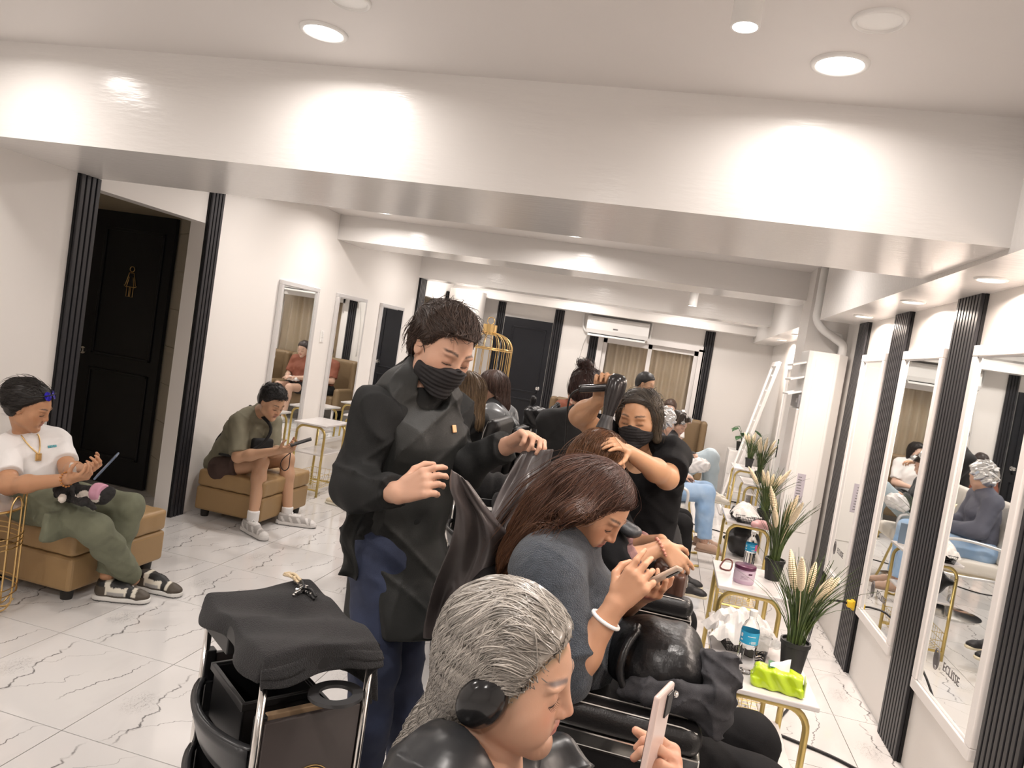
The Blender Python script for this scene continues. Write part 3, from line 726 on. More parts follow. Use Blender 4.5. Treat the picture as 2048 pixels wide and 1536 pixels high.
# ---- floor standing air conditioner and its pipe
def tower():
    x0, x1, y0, y1, H = 0.985, 1.285, 5.93, 6.31, 1.95
    r = empty('air_conditioner_tower', (1.13, 6.12, 0), 0, 'tall white floor standing air conditioner by the right wall', 'air conditioner', world=True)
    MB().prism([(x0, y0 + 0.02), (x0 + 0.03, y0), (x1 - 0.08, y0), (x1, y0 + 0.10), (x1, y1 - 0.1), (x1 - 0.08, y1), (x0 + 0.03, y1), (x0, y1 - 0.02)], 0, H).build('cabinet', m_whitep, r, bevel=0.008)
    MB().box2((x0 + 0.055, y0 - 0.004, 0.55), (x1 - 0.1, y0 + 0.004, H - 0.06)).build('side_panel', m_whitep, r, bevel=0.002)
    for k in range(3): MB().box((x0 - 0.045, 6.12, 1.84 - 0.115 * k), (0.11, 0.3, 0.014), np.array([[.94, 0, -.34], [0, 1, 0], [.34, 0, .94]])).build('louver', m_whitep, r, bevel=0.003)
    MB().box2((x0 - 0.018, y0 + 0.03, 1.50), (x0, y1 - 0.03, 1.60)).build('display_panel', mat('grey_panel', (0.2, 0.2, 0.21), 0.35), r, bevel=0.003)
    text('P8', 'display_digits', m_whitep, r, 0.05, (x0 - 0.0195, 6.02, 1.55), (0, -1, 0), (0, 0, 1))
    MB().box2((x0 - 0.02, y0 + 0.02, 0.55), (x0, y1 - 0.02, 1.49)).build('front_panel', mat('pearl_plastic', (0.66, 0.63, 0.61), 0.2), r, bevel=0.006)
    lb = MB().box2((x0 + 0.07, y0 - 0.0055, 0.78), (x0 + 0.13, y0 - 0.0035, 1.0)).build('rating_label', mat('lilac_label', (0.52, 0.48, 0.54), 0.5), r)
    ln = MB()
    for q in np.linspace(0.80, 0.97, 9): ln.box2((x0 + 0.078, y0 - 0.0062, q), (x0 + 0.078 + 0.02 + 0.02 * ((q * 91) % 1), y0 - 0.0054, q + 0.006))
    ln.build('label_print', m_ink, lb)
    MB().tube(smooth_path([(1.03, 6.16, ZC - 0.002), (1.03, 6.16, 2.35), (1.03, 6.15, 2.22), (1.08, 6.13, 2.14), (1.18, 6.12, 2.08), (1.25, 6.12, 2.03), (1.255, 6.12, 1.94)], 6), 0.032, 12).build('insulated_pipe', m_whitep, r, smooth=True)
    MB().tube(smooth_path([(1.10, 6.30, 2.14), (1.24, 6.30, 2.13), (1.265, 6.30, 2.10), (1.265, 6.30, 1.95)], 5), 0.012, 8).build('drain_pipe', m_whitep, r, smooth=True)
tower()

# ---- wall air conditioner
def wall_ac():
    x0, x1, z0, z1, y = -1.33, -0.43, 1.965, 2.245, YF
    r = empty('wall_air_conditioner', ((x0 + x1) / 2, y, z0), 0, 'white wall air conditioner above the curtained window', 'air conditioner', world=True)
    prof = [(0, z1), (-0.17, z1), (-0.205, z1 - 0.03), (-0.215, z0 + 0.09), (-0.19, z0 + 0.03), (-0.10, z0), (0, z0)]
    MB().prism(prof, x0, x1, frame=[(0, 1, 0), (0, 0, 1), (1, 0, 0)], o=(0, y, 0)).build('ac_body', m_whitep, r, bevel=0.006)
    MB().box2((x0 + 0.04, y - 0.196, z0 + 0.012), (x1 - 0.04, y - 0.10, z0 + 0.03)).build('air_outlet', m_black, r)
    MB().box((x0 / 2 + x1 / 2, y - 0.20, z0 + 0.012), (x1 - x0 - 0.06, 0.07, 0.008), np.array([[1, 0, 0], [0, .8, -.6], [0, .6, .8]])).build('flap', m_whitep, r)
    MB().box2((-0.94, y - 0.218, z0 + 0.115), (-0.87, y - 0.212, z0 + 0.133)).build('badge', m_ink, r, bevel=0.003)
    MB().tube(smooth_path([(x0 + 0.02, y - 0.05, z0 + 0.02), (x0 - 0.05, y - 0.04, z0 + 0.08), (x0 - 0.08, y - 0.035, z0 + 0.2), (x0 - 0.08, y - 0.035, 2.27)], 5), 0.016, 8).build('ac_pipe', m_whitep, r, smooth=True)
    MB().tube(smooth_path([(x0 + 0.03, y - 0.05, z0 + 0.01), (x0 - 0.02, y - 0.03, z0 - 0.1), (x0 - 0.06, y - 0.02, z0 - 0.4), (x0 - 0.07, y - 0.02, z0 - 0.9)], 5), 0.006, 6).build('power_cord', m_whitep, r, smooth=True)
    MB().tube([(x1 + 0.025, y - 0.02, z0 - 0.0), (x1 + 0.025, y - 0.02, 2.268)], 0.015, 8).build('conduit', m_whitep, r)
wall_ac()

# ---- switch plate
sw = empty('light_switch', (XL, 6.58, 1.43), 0, 'white switch plate between two left wall mirrors', 'switch', world=True)
MB().box2((XL, 6.545, 1.37), (XL + 0.008, 6.615, 1.49)).build('switch_plate', m_whitep, sw, bevel=0.003)
for k in range(3): MB().box2((XL + 0.008, 6.565, 1.385 + 0.034 * k), (XL + 0.012, 6.595, 1.41 + 0.034 * k)).build('rocker', m_whitep, sw, bevel=0.001)

# ---- leaning mirror with fairy lights at the far right
def lean_mirror():
    y0, y1 = 9.05, 9.6; b, t = V3(0.83, 0, 0.01), V3(1.2, 0, 1.93)
    d = nrm(t - b); n = np.array([-d[2], 0, d[0]]); L = np.linalg.norm(t - b)
    r = empty('leaning_mirror', (0.83, 9.32, 0), 0, 'tall white framed mirror leaning at the far right', 'mirror', world=True)
    A = np.array([[0, 1, 0], d, n]).T
    f = MB(); w = 0.06
    for ya, yb, la, lb in ((y0, y1, 0, w), (y0, y1, L - w, L), (y0, y0 + w, w, L - w), (y1 - w, y1, w, L - w)):
        f.box(b + d * (la + lb) / 2 + V3(0, (ya + yb) / 2, 0), (yb - ya, lb - la, 0.035), A)
    f.build('mirror_frame', m_frame, r, bevel=0.004)
    MB().box(b + d * L / 2 + V3(0, (y0 + y1) / 2, 0), (y1 - y0 - 2 * w, L - 2 * w, 0.012), A).build('mirror_glass', m_mirror, r)
    bulbs = MB()
    for k in range(9): bulbs.lathe([(0, -0.012), (0.012, 0), (0, 0.012)], 8, b + d * (0.25 + k * 0.19) + V3(0, y0 + 0.03, 0) + n * 0.03)
    bulbs.build('fairy_lights', m_whitep, r, smooth=True)
lean_mirror()
# ================================================================ trolley, towel, table things
m_tow = mat('black_terry', (0.010, 0.0105, 0.012), 0.95, bump=1.0, bscale=420, sheen=0.08, bdist=0.006, var=0.7, vscale=7, varcol=(0.020, 0.018, 0.019))
m_panel = mat('brown_black_panel', (0.060, 0.050, 0.048), 0.3)
def local_frame(o, rz):
    c, s = math.cos(rz), math.sin(rz); o = np.array(o, float)
    return lambda x, y, z: o + np.array([c * x - s * y, s * x + c * y, z])
def trolley(loc, rz, label, full=True):
    r = empty('salon_trolley', loc, rz, label, 'trolley', 'black salon trolleys')
    W_, D_ = 0.25, 0.36
    for x in (0, W_):
        for y in (0, D_):
            MB().lathe([(0.009, 0.09), (0.009, 0.895)], 12, (x, y, 0)).build('post', m_chrome, r, smooth=True)
            MB().box2((x - 0.004 if x == 0 else x - 0.022, (y + 0.006) if y == 0 else y - 0.016, 0.09), (x + 0.022 if x == 0 else x + 0.004, y + 0.022 if y == 0 else y + 0.012, 0.775)).build('post_sleeve', m_black, r, bevel=0.003)
            MB().lathe([(0.0, -0.012), (0.028, -0.012), (0.03, 0), (0.028, 0.012), (0, 0.012)], 16, (x, y, 0.03), axis=(1, 0, 0)).lathe([(0.008, 0.03), (0.008, 0.09)], 8, (x, y, 0)).build('caster', m_black, r, smooth=True, auto=40)
    t = MB().box2((-0.01, -0.01, 0.868), (W_ + 0.01, D_ + 0.01, 0.88)).box2((-0.012, -0.012, 0.868), (-0.002, D_ + 0.012, 0.905)).box2((W_ + 0.002, -0.012, 0.868), (W_ + 0.012, D_ + 0.012, 0.905)).box2((-0.012, -0.012, 0.868), (W_ + 0.012, -0.002, 0.905)).box2((-0.012, D_ + 0.002, 0.868), (W_ + 0.012, D_ + 0.012, 0.905))
    t.box2((-0.012, D_ * 0.55, 0.83), (0.02, D_ + 0.012, 0.87))
    t.build('top_tray', m_black, r, bevel=0.003)
    if full:
        ring = MB(); cx, cy, z = 0.165, -0.010, 0.800
        for r0, r1, ox, oy in ((0.038, 0.062, 0, 0),):
            A = np.linspace(0, 2 * PI, 33)[:-1]
            vs = [(cx + q * math.cos(a), cy + q * math.sin(a) * 0.9, zz) for zz in (z, z + 0.008) for q in (r0, r1) for a in A]; n = 32
            fs = [(i, (i + 1) % n, n + (i + 1) % n, n + i) for i in range(n)] + [(2 * n + i, 3 * n + i, 3 * n + (i + 1) % n, 2 * n + (i + 1) % n) for i in range(n)] + [(i, 2 * n + i, 2 * n + (i + 1) % n, (i + 1) % n) for i in range(n)] + [(n + i, n + (i + 1) % n, 3 * n + (i + 1) % n, 3 * n + i) for i in range(n)]
            ring.add(vs, fs)
        ring.build('dryer_holder', mat('grey_plastic', (0.05, 0.05, 0.052), 0.4), r, smooth=True, auto=40)
    p = MB().box2((0.012, -0.003, 0.12), (W_ - 0.012, 0.010, 0.765)).build('side_panel', m_panel, r, bevel=0.003)
    MB().box2((0.012, D_ - 0.01, 0.12), (W_ - 0.012, D_ + 0.003, 0.765)).build('side_panel', m_panel, r, bevel=0.003)
    for z in (0.70, 0.535, 0.37, 0.20):
        d = MB().box2((0.0, 0.02, z - 0.085), (W_ - 0.01, D_ - 0.02, z - 0.075)).box2((0.0, 0.02, z - 0.085), (W_ - 0.01, 0.028, z)).box2((0.0, D_ - 0.028, z - 0.085), (W_ - 0.01, D_ - 0.02, z)).box2((W_ - 0.018, 0.02, z - 0.085), (W_ - 0.01, D_ - 0.02, z)).build('drawer', m_black, r)
        ys = np.linspace(0.012, D_ - 0.012, 15); bow = lambda y: -0.012 - 0.055 * math.sin(PI * (y - 0.012) / (D_ - 0.024)) ** 0.8
        G = [[(bow(y) * (0.55 + 0.45 * f), y, z - 0.085 + 0.09 * f) for f in np.linspace(0, 1, 5)] for y in ys]
        G2 = [[(bow(y), y, z + 0.005), (bow(y) + 0.016, y, z + 0.008), (bow(y) + 0.02, y, z - 0.004)] for y in ys]
        MB().sheet(G).sheet(G2).build('drawer_front', mat('satin_black_plastic', (0.028, 0.029, 0.031), 0.3), d, smooth=True, solid=0.004)
    return r, p
TR, TP = trolley((-0.716, 1.353, 0), math.atan2(0.196, 0.151), 'black salon trolley with chrome posts and a towel over its top')
# moon and stars emblem on the side panel
em = MB(); F = local_frame((0.131, -0.0045, 0.592), 0)
ec = lambda a, b: F(a, 0, b)
for q, t in ((0.052, 0.0013), (0.0465, 0.0016)): em.tube([ec(q * math.cos(a), q * math.sin(a)) for a in np.linspace(0, 2 * PI, 40, endpoint=False)], t, 5, closed=True)
for k in range(7):
    a0 = 0.5 + k * 0.12; em.tube([ec(0.045 * math.cos(a0 + 1.4), 0.045 * math.sin(a0 + 1.4)), ec(-0.004 - k * 0.001, 0.026 - k * 0.004), ec(-0.022 + 0.002 * k, 0.006 - k * 0.005)], 0.0009, 4)
for k in range(6): em.tube([ec(0.045 * math.cos(0.9 - k * 0.17), 0.045 * math.sin(0.9 - k * 0.17)), ec(0.022, 0.015 - 0.006 * k), ec(0.010, -0.004 - 0.006 * k)], 0.0009, 4)
em.tube([ec(0.008 + 0.012 * math.cos(a), 0.024 * math.sin(a)) for a in np.linspace(PI / 2, 3 * PI / 2, 12)], 0.001, 4)
em.tube([ec(-0.006 + 0.006 * math.cos(a), 0.008 + 0.004 * math.sin(a)) for a in np.linspace(0, 2 * PI, 12)], 0.001, 4)
for a, b in ((0.012, 0.03), (0.006, 0.022)): em.box(F(a, 0, b), (0.005, 0.0015, 0.005), Matrix.Rotation(0.78, 3, 'Y'))
em.build('emblem', m_gold, TP)
F = local_frame((-0.716, 1.353, 0), math.atan2(0.196, 0.151))
# bin and papers in the top drawer
bn = empty('plastic_bin', F(0.09, 0.2, 0.63), math.atan2(0.196, 0.151), 'black open plastic bin in the top trolley drawer', 'bin')
b = MB(); w, d, h, t = 0.17, 0.20, 0.13, 0.006
b.box2((-w / 2, -d / 2, 0), (w / 2, d / 2, t))
for a in ((-w / 2, -d / 2, w / 2, -d / 2 + t), (-w / 2, d / 2 - t, w / 2, d / 2), (-w / 2, -d / 2, -w / 2 + t, d / 2), (w / 2 - t, -d / 2, w / 2, d / 2)): b.box2((a[0], a[1], 0), (a[2], a[3], h))
b.build('bin_body', m_black, bn, bevel=0.002)
rmk = MB(); q = 0.008
for a in ((-w / 2 - q, -d / 2 - q, w / 2 + q, -d / 2 + .002), (-w / 2 - q, d / 2 - .002, w / 2 + q, d / 2 + q), (-w / 2 - q, -d / 2, -w / 2 + .002, d / 2), (w / 2 - .002, -d / 2, w / 2 + q, d / 2)): rmk.box2((a[0], a[1], h - 0.014), (a[2], a[3], h + 0.004))
rmk.build('bin_rim', m_black, bn, bevel=0.002)
tag(MB().box(F(0.10, 0.035, 0.70), (0.14, 0.016, 0.13), Matrix.Rotation(math.atan2(0.196, 0.151), 3, 'Z')).build('folded_carton', mat('kraft_card', (0.36, 0.25, 0.15), 0.7), bevel=0.002), 'brown card carton beside the bin in the trolley drawer', 'carton')

# towel: draped sheet
def towel():
    nu, nv = 64, 56; G = np.zeros((nu, nv, 3))
    W_, D_ = 0.262, 0.372; R1 = math.atan2(0.196, 0.151)
    for i, u in enumerate(np.linspace(-0.075, 0.405, nu)):          # along the drawer width (local y)
        for j, v in enumerate(np.linspace(-0.070, 0.410, nv)):      # along the panel (local x)
            y = min(max(u, -0.012), D_ - 0.012); x = min(max(v, -0.012), W_ - 0.012)
            ey, ex = u - y, v - x
            over = math.hypot(ex, ey)
            fl = 0.12 if over > 0 else 0
            soft = 0.30 * over
            z = 0.912 - max(0.0, over - 0.006) * 0.93 + 0.012 * math.sin(u * 11 + 1) * math.sin(v * 9 + 0.6) + 0.0045 * math.sin(u * 40 + v * 23) + 0.004 * (1 - abs(math.sin(u * 17 - v * 13 + 1.2 * math.sin(v * 15)))) ** 3 + 0.022 * math.exp(-((u - .33) ** 2 + (v - .17) ** 2) / 0.012) - 0.012 * math.exp(-((u - .18) ** 2 + (v - .12) ** 2) / 0.003)
            wob = 0.018 * math.sin(u * 26) * min(1, over / 0.05) if abs(ex) > abs(ey) else 0.015 * math.sin(v * 30 + 1) * min(1, over / 0.05)
            px, py = x + np.sign(ex) * (abs(ex) * fl * 1.6 + (wob if ex else 0)), y + np.sign(ey) * (abs(ey) * fl * 1.6 + (wob if ey else 0))
            if u > 0.36: z += 0.0
            G[i, j] = F(px, py, max(z, 0.70))
    o = MB().sheet(G).build('towel', m_tow, None, smooth=True, solid=0.007, sub=1)
    tag(o, 'black terry towel draped over the trolley top', 'towel')
    hem = MB().sheet(G[2:6, :] + V3(0, 0, 0.0045)).build('towel_hem', m_tow, o, smooth=True, solid=0.006)
    return G
TG = towel()
# hair clips lying on the towel
def clip(p, ang, label, m1, teeth):
    r = empty('hair_clip', p, ang, label, 'hair clip', 'hair clips on the towel')
    c = MB(); c.tube(smooth_path([(-0.035, 0, 0.004), (0, 0.002, 0.009), (0.035, 0, 0.006)], 5), [0.004] * 11, 6); c.tube(smooth_path([(-0.035, 0.008, 0.004), (0, 0.009, 0.016), (0.036, 0.004, 0.012)], 5), 0.0035, 6)
    c.build('clip_jaw', m1, r, smooth=True)
    q = MB()
    for k in range(teeth): q.box((-0.03 + 0.06 * k / teeth, 0.006, 0.010), (0.003, 0.018, 0.004))
    q.lathe([(0, -0.007), (0.005, -0.007), (0.005, 0.007), (0, 0.007)], 10, (0.012, 0.004, 0.011), axis=(0, 1, 0))
    q.build('clip_teeth', m_chrome if teeth < 8 else m1, r)
m_cl = mat('amber_clip', (0.62, 0.50, 0.33), 0.35)
clip((-0.875, 1.715, 0.935), -0.5, 'pale amber toothed hair clip on the black towel', m_cl, 9)
clip((-0.84, 1.69, 0.930), -0.75, 'silver and black hair clip beside the amber one', m_black, 6)
clip((-0.80, 1.665, 0.925), -0.55, 'shiny black hair clip lowest on the towel', m_black, 5)
clip((-0.825, 1.665, 0.928), -1.4, 'small steel hair clip pointing towards the viewer', m_chrome, 4)

# ---- potted feather grasses
m_pot = mat('black_pot', (0.02, 0.02, 0.02), 0.55)
m_blade = mat('grass_green', (0.10, 0.14, 0.035), 0.45, var=0.8, vscale=25, varcol=(0.05, 0.085, 0.03))
m_plume = mat('cream_plume', (0.78, 0.66, 0.47), 0.85, bump=0.6, bscale=400)
def make_plant(seed, npl, H):
    g = random.Random(seed)
    r = empty('potted_grass', (0, 0, 0), 0, 'x', 'plant', 'potted feather grasses')
    MB().lathe([(0, 0), (0.036, 0), (0.047, 0.092), (0.051, 0.094), (0.051, 0.108), (0.045, 0.108), (0.043, 0.098), (0, 0.096)], 24).build('pot', m_pot, r, smooth=True, auto=40)
    b = MB()
    for k in range(120):
        a = g.uniform(0, 2 * PI); lean = g.uniform(0.02, 0.16) * (1 if g.random() < 0.8 else 1.9); L = H * g.uniform(0.62, 1.08); w = g.uniform(0.0022, 0.0042)
        ca, sa = math.cos(a), math.sin(a); r0 = g.uniform(0, 0.03); ta = a + g.uniform(-1, 1); pts = []
        for f in np.linspace(0, 1, 7):
            rad = r0 + lean * f ** 1.8 * (L / H); pts.append((rad * ca, rad * sa, 0.10 + L * (f - 0.12 * lean * 5 * f ** 3)))
        vs = []; fs = []
        for i, p in enumerate(pts):
            ww = w * (1 - (i / 6) ** 2 * 0.92) * (0.6 + 0.4 * min(1, i / 2)); dx, dy = -math.sin(ta) * ww, math.cos(ta) * ww
            vs += [(p[0] - dx, p[1] - dy, p[2]), (p[0] + ca * w * .5, p[1] + sa * w * .5, p[2]), (p[0] + dx, p[1] + dy, p[2])]
            if i: o = 3 * i; fs += [(o - 3, o - 2, o + 1, o), (o - 2, o - 1, o + 2, o + 1)]
        b.add(vs, fs)
    tag(b.build('grass_blades', m_blade, r, smooth=True), kind='stuff')
    for k in range(npl):
        a = 2 * PI * k / npl + g.uniform(-.5, .5); lean = g.uniform(0.06, 0.18); L = H * g.uniform(0.82, 1.08); q = MB()
        P = [(lean * f ** 1.5 * math.cos(a), lean * f ** 1.5 * math.sin(a), 0.10 + L * f) for f in np.linspace(0, 1, 24)]
        q.tube(P[:16], 0.0016, 4)
        rad = []
        PP = smooth_path(P[14:], 4); n = len(PP)
        for i in range(n): rad.append(0.0125 * math.sin(PI * min(1, (i + 1) / (n + 1)) ** 0.8) ** 0.6 * (1 + 0.28 * (i % 2)))
        q.tube(PP, rad, 9)
        q.build('plume', m_plume, r, smooth=False)
    return r
pA = make_plant(3, 6, 0.31); pA.location = (0.565, 2.67, 0.66); pA['label'] = 'potted grass with cream plumes beside the lime tissue pack'
pB = make_plant(5, 6, 0.34); pB.location = (0.655, 3.875, 0.66); pB['label'] = 'potted grass with cream plumes beside the purple jar'
pC = dup(pA); pC.location = (0.775, 5.33, 0.66); pC.rotation_euler = (0, 0, 1.3); pC['label'] = 'potted grass with cream plumes on the table with the wire basket'
pD = dup(pB); pD.location = (1.0, 7.62, 0.66); pD.rotation_euler = (0, 0, 2.1); pD['label'] = 'potted grass just past the air conditioner tower'
pE = dup(pA); pE.location = (1.02, 8.80, 0.66); pE.rotation_euler = (0, 0, 0.4); pE['label'] = 'potted grass in front of the leaning mirror'

# ---- bottles, jar, tissue pack, baskets
m_pet = mat('clear_plastic', (1, 1, 1), 0.03, trans=1.0, ior=1.12)
m_water = mat('water', (0.97, 0.99, 1), 0.0, trans=1.0, ior=1.2)
m_lblue = mat('blue_label', (0.04, 0.36, 0.62), 0.35)
m_lwhite = mat('white_label_print', (0.85, 0.87, 0.88), 0.4)
def bottle(p, label, pink=False, s=1.0):
    r = empty('water_bottle', p, 0, label, 'bottle', 'plastic water bottles')
    pr = [(0.0, 0.004), (0.024, 0.0), (0.0305, 0.008), (0.0325, 0.02)] + [(0.0325 - 0.0022 * (k % 2), 0.028 + 0.009 * k) for k in range(9)] + [(0.0325, 0.112), (0.0325, 0.158), (0.030, 0.170), (0.022, 0.188), (0.0135, 0.198), (0.0125, 0.206), (0.0125, 0.216), (0, 0.216)]
    MB().lathe([(a * s, z * s) for a, z in pr], 32, cap=False).build('bottle_body', m_pet, r, smooth=True)
    MB().lathe([(a * s * 0.93, z * s) for a, z in [(0, 0.006), (0.029, 0.01), (0.0325, 0.03), (0.0325, 0.105), (0, 0.105)]], 28, cap=False).build('water_fill', m_water, r, smooth=True, auto=50)
    MB().lathe([(0.0331 * s, 0.113 * s), (0.0331 * s, 0.157 * s)], 36, cap=False).build('bottle_label', m_lblue, r, smooth=True)
    lp = MB()
    def patch(a0, a1, z0, z1, rr=0.0335):
        A = np.linspace(a0, a1, 7); lp.sheet([[(rr * s * math.cos(a), rr * s * math.sin(a), z * s) for z in (z0, z1)] for a in A])
    patch(-2.75, -2.45, 0.122, 0.128); patch(-2.8, -2.5, 0.135, 0.148); patch(-1.6, -1.55, 0.118, 0.124)
    for k in range(9): patch(-1.45 + 0.06 * k, -1.42 + 0.06 * k, 0.117, 0.127)
    patch(-1.9, -1.0, 0.142, 0.144); patch(-0.4, -0.1, 0.120, 0.150)
    lp.build('label_print', m_lwhite, r, smooth=True)
    if pink:
        q = MB(); A = np.linspace(-1.0, 0.6, 12); q.sheet([[(0.0337 * s * math.cos(a), 0.0337 * s * math.sin(a), z * s) for z in (0.12, 0.157)] for a in A]); q.build('label_print', mat('pink_print', (0.75, 0.12, 0.3), 0.4), r, smooth=True)
    cp = MB().lathe([(0, 0.212), (0.0142, 0.212), (0.0146, 0.216), (0.0142, 0.232), (0.012, 0.234), (0, 0.234)], 28)
    cp.v = [(a * s, b_ * s, c * s) for a, b_, c in cp.v]; cp.build('bottle_cap', m_whitep, r, smooth=True, auto=40)
    return r
bottle((0.395, 2.555, 0.66), 'tall clear water bottle with blue label on the nearest table', s=0.92)
bottle((0.545, 3.98, 0.66), 'clear water bottle with blue and pink label behind the purple jar', True, 0.88)
j = empty('jar', (0.497, 3.70, 0.66), 0, 'lilac hair product jar with plum lid band', 'jar')
MB().lathe([(0, 0), (0.046, 0), (0.050, 0.006), (0.050, 0.072), (0, 0.072)], 36).build('jar_body', mat('lilac_plastic', (0.52, 0.34, 0.50), 0.3, var=1.0, vscale=9, varcol=(0.66, 0.50, 0.62)), j, smooth=True, auto=40)
MB().lathe([(0.0502, 0.070), (0.0515, 0.072), (0.0515, 0.086), (0.049, 0.088), (0, 0.088)], 36, cap=False).build('jar_lid', mat('plum_plastic', (0.10, 0.02, 0.06), 0.3), j, smooth=True, auto=40)
MB().lathe([(0.0505, 0.018), (0.0505, 0.064)], 36, cap=False).build('jar_label', mat('pale_lilac', (0.64, 0.52, 0.62), 0.4), j, smooth=True)
q = MB()
for k, (a0, a1, z) in enumerate(((-1.3, -0.9, 0.054), (-1.3, -0.9, 0.05), (-2.0, -1.2, 0.04), (-2.0, -1.3, 0.034), (-2.0, -1.25, 0.028))):
    q.sheet([[(0.0509 * math.cos(a), 0.0509 * math.sin(a), z + e) for e in (0, 0.004 if k < 2 else 0.0012)] for a in np.linspace(a0, a1, 8)])
q.build('label_print', mat('plum_plastic'), j)
# clear film bag bunched on the jar
tg_ = empty('tissue_pack', (0.490, 2.475, 0.66), -0.12, 'lime green soft tissue pack lying on the nearest table', 'tissues')
TPk = SD().box((0, 0, 0.034), (0.082, 0.036, 0.034), rad=0.012).disp(lambda P: 0.006 * np.abs((P[..., 0]) / 0.08) ** 2 * (P[..., 2] > 0.03) + 0.0022 * np.sin(P[..., 0] * 130 + P[..., 2] * 90) + 0.0015 * np.sin(P[..., 1] * 170 + P[..., 0] * 60))
sd_obj('pack', TPk, 0.004, mat('lime_film', (0.48, 0.66, 0.02), 0.25, spec=0.7, coat=0.3), tg_)
MB().box((0.083, 0, 0.032), (0.004, 0.060, 0.052)).build('pack_end', mat('pale_lime_film', (0.72, 0.78, 0.40), 0.3), tg_, bevel=0.004)
G = [[(-0.03 + 0.06 * u, -0.012 + 0.024 * v + 0.004 * math.sin(u * 9), 0.066 + 0.03 * math.sin(PI * v) * (0.4 + u)) for v in np.linspace(0, 1, 6)] for u in np.linspace(0, 1, 8)]
MB().sheet(G).build('tissue', m_lwhite, tg_, smooth=True)
MB().sheet([[(-0.035 + 0.02 * u, -0.014 + 0.05 * v, 0.070 + 0.004 * v) for v in (0, 1)] for u in (0, 1)]).build('seal_sticker', mat('dark_green', (0.03, 0.15, 0.05), 0.4), tg_, solid=0.001)
def wire_basket_thing(p, rz, label, paper=True):
    r = empty('mesh_basket', p, rz, label, 'basket', 'black wire baskets with white paper')
    b = MB(); x, y, h = 0.075, 0.055, 0.055
    for z, k in ((0, .8), (h * .5, .9), (h, 1.0)): b.tube([(-x * k, -y * k, z), (x * k, -y * k, z), (x * k, y * k, z), (-x * k, y * k, z)], 0.002, 4, closed=True)
    for q in np.linspace(-1, 1, 13):
        b.tube([(x * q, -y, h), (x * q * .8, -y * .8, 0), (x * q * .8, y * .8, 0), (x * q, y, h)], 0.0011, 3)
        b.tube([(-x, y * q, h), (-x * .8, y * q * .8, 0), (x * .8, y * q * .8, 0), (x, y * q, h)], 0.0011, 3)
    b.build('wire_body', m_black, r)
    g = np.random.default_rng(int(p[1] * 10)); n = 26; a, b_ = (0.125, 0.105) if paper else (0.09, 0.07)
    G = np.zeros((n, n, 3)); U, Vv = np.meshgrid(np.linspace(-1, 1, n), np.linspace(-1, 1, n), indexing='ij')
    Z = 0.050 + 0.050 * (1 - U ** 2) * (1 - Vv ** 2) - 0.030 * np.maximum(np.abs(U), np.abs(Vv)) ** 3
    for k in range(7):
        d_ = g.normal(size=2); Z += 0.017 * np.abs(np.mod((U * d_[0] + Vv * d_[1]) * 1.5 + g.random(), 1) - .5)
    G[..., 0] = U * a * (1 + .12 * np.sin(Vv * 5)); G[..., 1] = Vv * b_ * (1 + .15 * np.cos(U * 4)) + .02; G[..., 2] = Z
    MB().sheet(G).build('crumpled_paper', mat('white_paper', (.74, .72, .70), .8), r, solid=.001)
    return r
wire_basket_thing((0.40, 2.775, 0.66), 0.2, 'black wire basket of crumpled white paper behind the near bottle')
wire_basket_thing((0.655, 5.30, 0.66), 0.1, 'black wire basket of white tissue on the third table', False)
cu = empty('plastic_cup', (0.452, 2.665, 0.66), 0, 'clear plastic cup behind the near water bottle', 'cup')
MB().lathe([(0.024, 0), (0.034, 0.095), (0.036, 0.097)], 28).build('cup_wall', m_pet, cu, smooth=True)
sd = SD()
for a, b_ in (((0.70, 5.2, .675), (0.80, 5.17, .69)), ((0.72, 5.22, .69), (0.77, 5.16, .70)), ((0.76, 5.21, .675), (0.82, 5.2, .675))): sd.cone(a, b_, 0.018, 0.02)
sd.disp(lambda P: 0.004 * np.sin(P[..., 0] * 140 + P[..., 1] * 80)); tag(sd_obj('cloth', sd, 0.007, mat('pink_cloth', (0.62, 0.36, 0.36), 0.8), base=(0.76, 5.19, 0.66)), 'pale pink crumpled cloth on the third table', 'cloth')
sd = SD()
for k in range(5): sd.ell((0.60 + 0.02 * math.sin(k * 2), 5.34 + 0.03 * k, 0.69 + 0.02 * (k % 2)), (0.03, 0.03, 0.03), k=0.01)
sd.disp(lambda P: 0.006 * np.sin(P[..., 0] * 150) * np.sin(P[..., 1] * 140)); tag(sd_obj('film_bag', sd, 0.007, mat('black_film', (0.015, 0.015, 0.016), 0.2), base=(0.6, 5.4, 0.66)), 'crumpled black plastic bag behind the wire basket', 'bag')
tag(MB().tube(smooth_path([(0.405, 3.86, 0.664), (0.40, 3.90, 0.668), (0.425, 3.93, 0.70), (0.455, 3.91, 0.70), (0.45, 3.87, 0.667), (0.425, 3.85, 0.664)], 6), 0.004, 6, closed=True).build('headband', mat('brown_band', (.16, .05, .04), .6), None, smooth=True), 'brown elastic headband behind the purple jar', 'headband')
bp_ = empty('propped_phone', (0.83, 5.56, 0.66), 0, 'phone in a blue grey case propped behind the third table grass', 'phone', world=True)
MB().box((0.81, 5.60, 0.745), (0.075, 0.010, 0.155), np.array(Euler((0.2, 0, 0.25)).to_matrix())).build('phone_body', mat('blue_grey_case', (.16, .22, .30), .35), bp_, bevel=.004, seg=3)
MB().box((0.795, 5.592, 0.79), (0.028, 0.006, 0.03), np.array(Euler((0.2, 0, 0.25)).to_matrix())).build('camera_bump', m_black, bp_, bevel=.002)
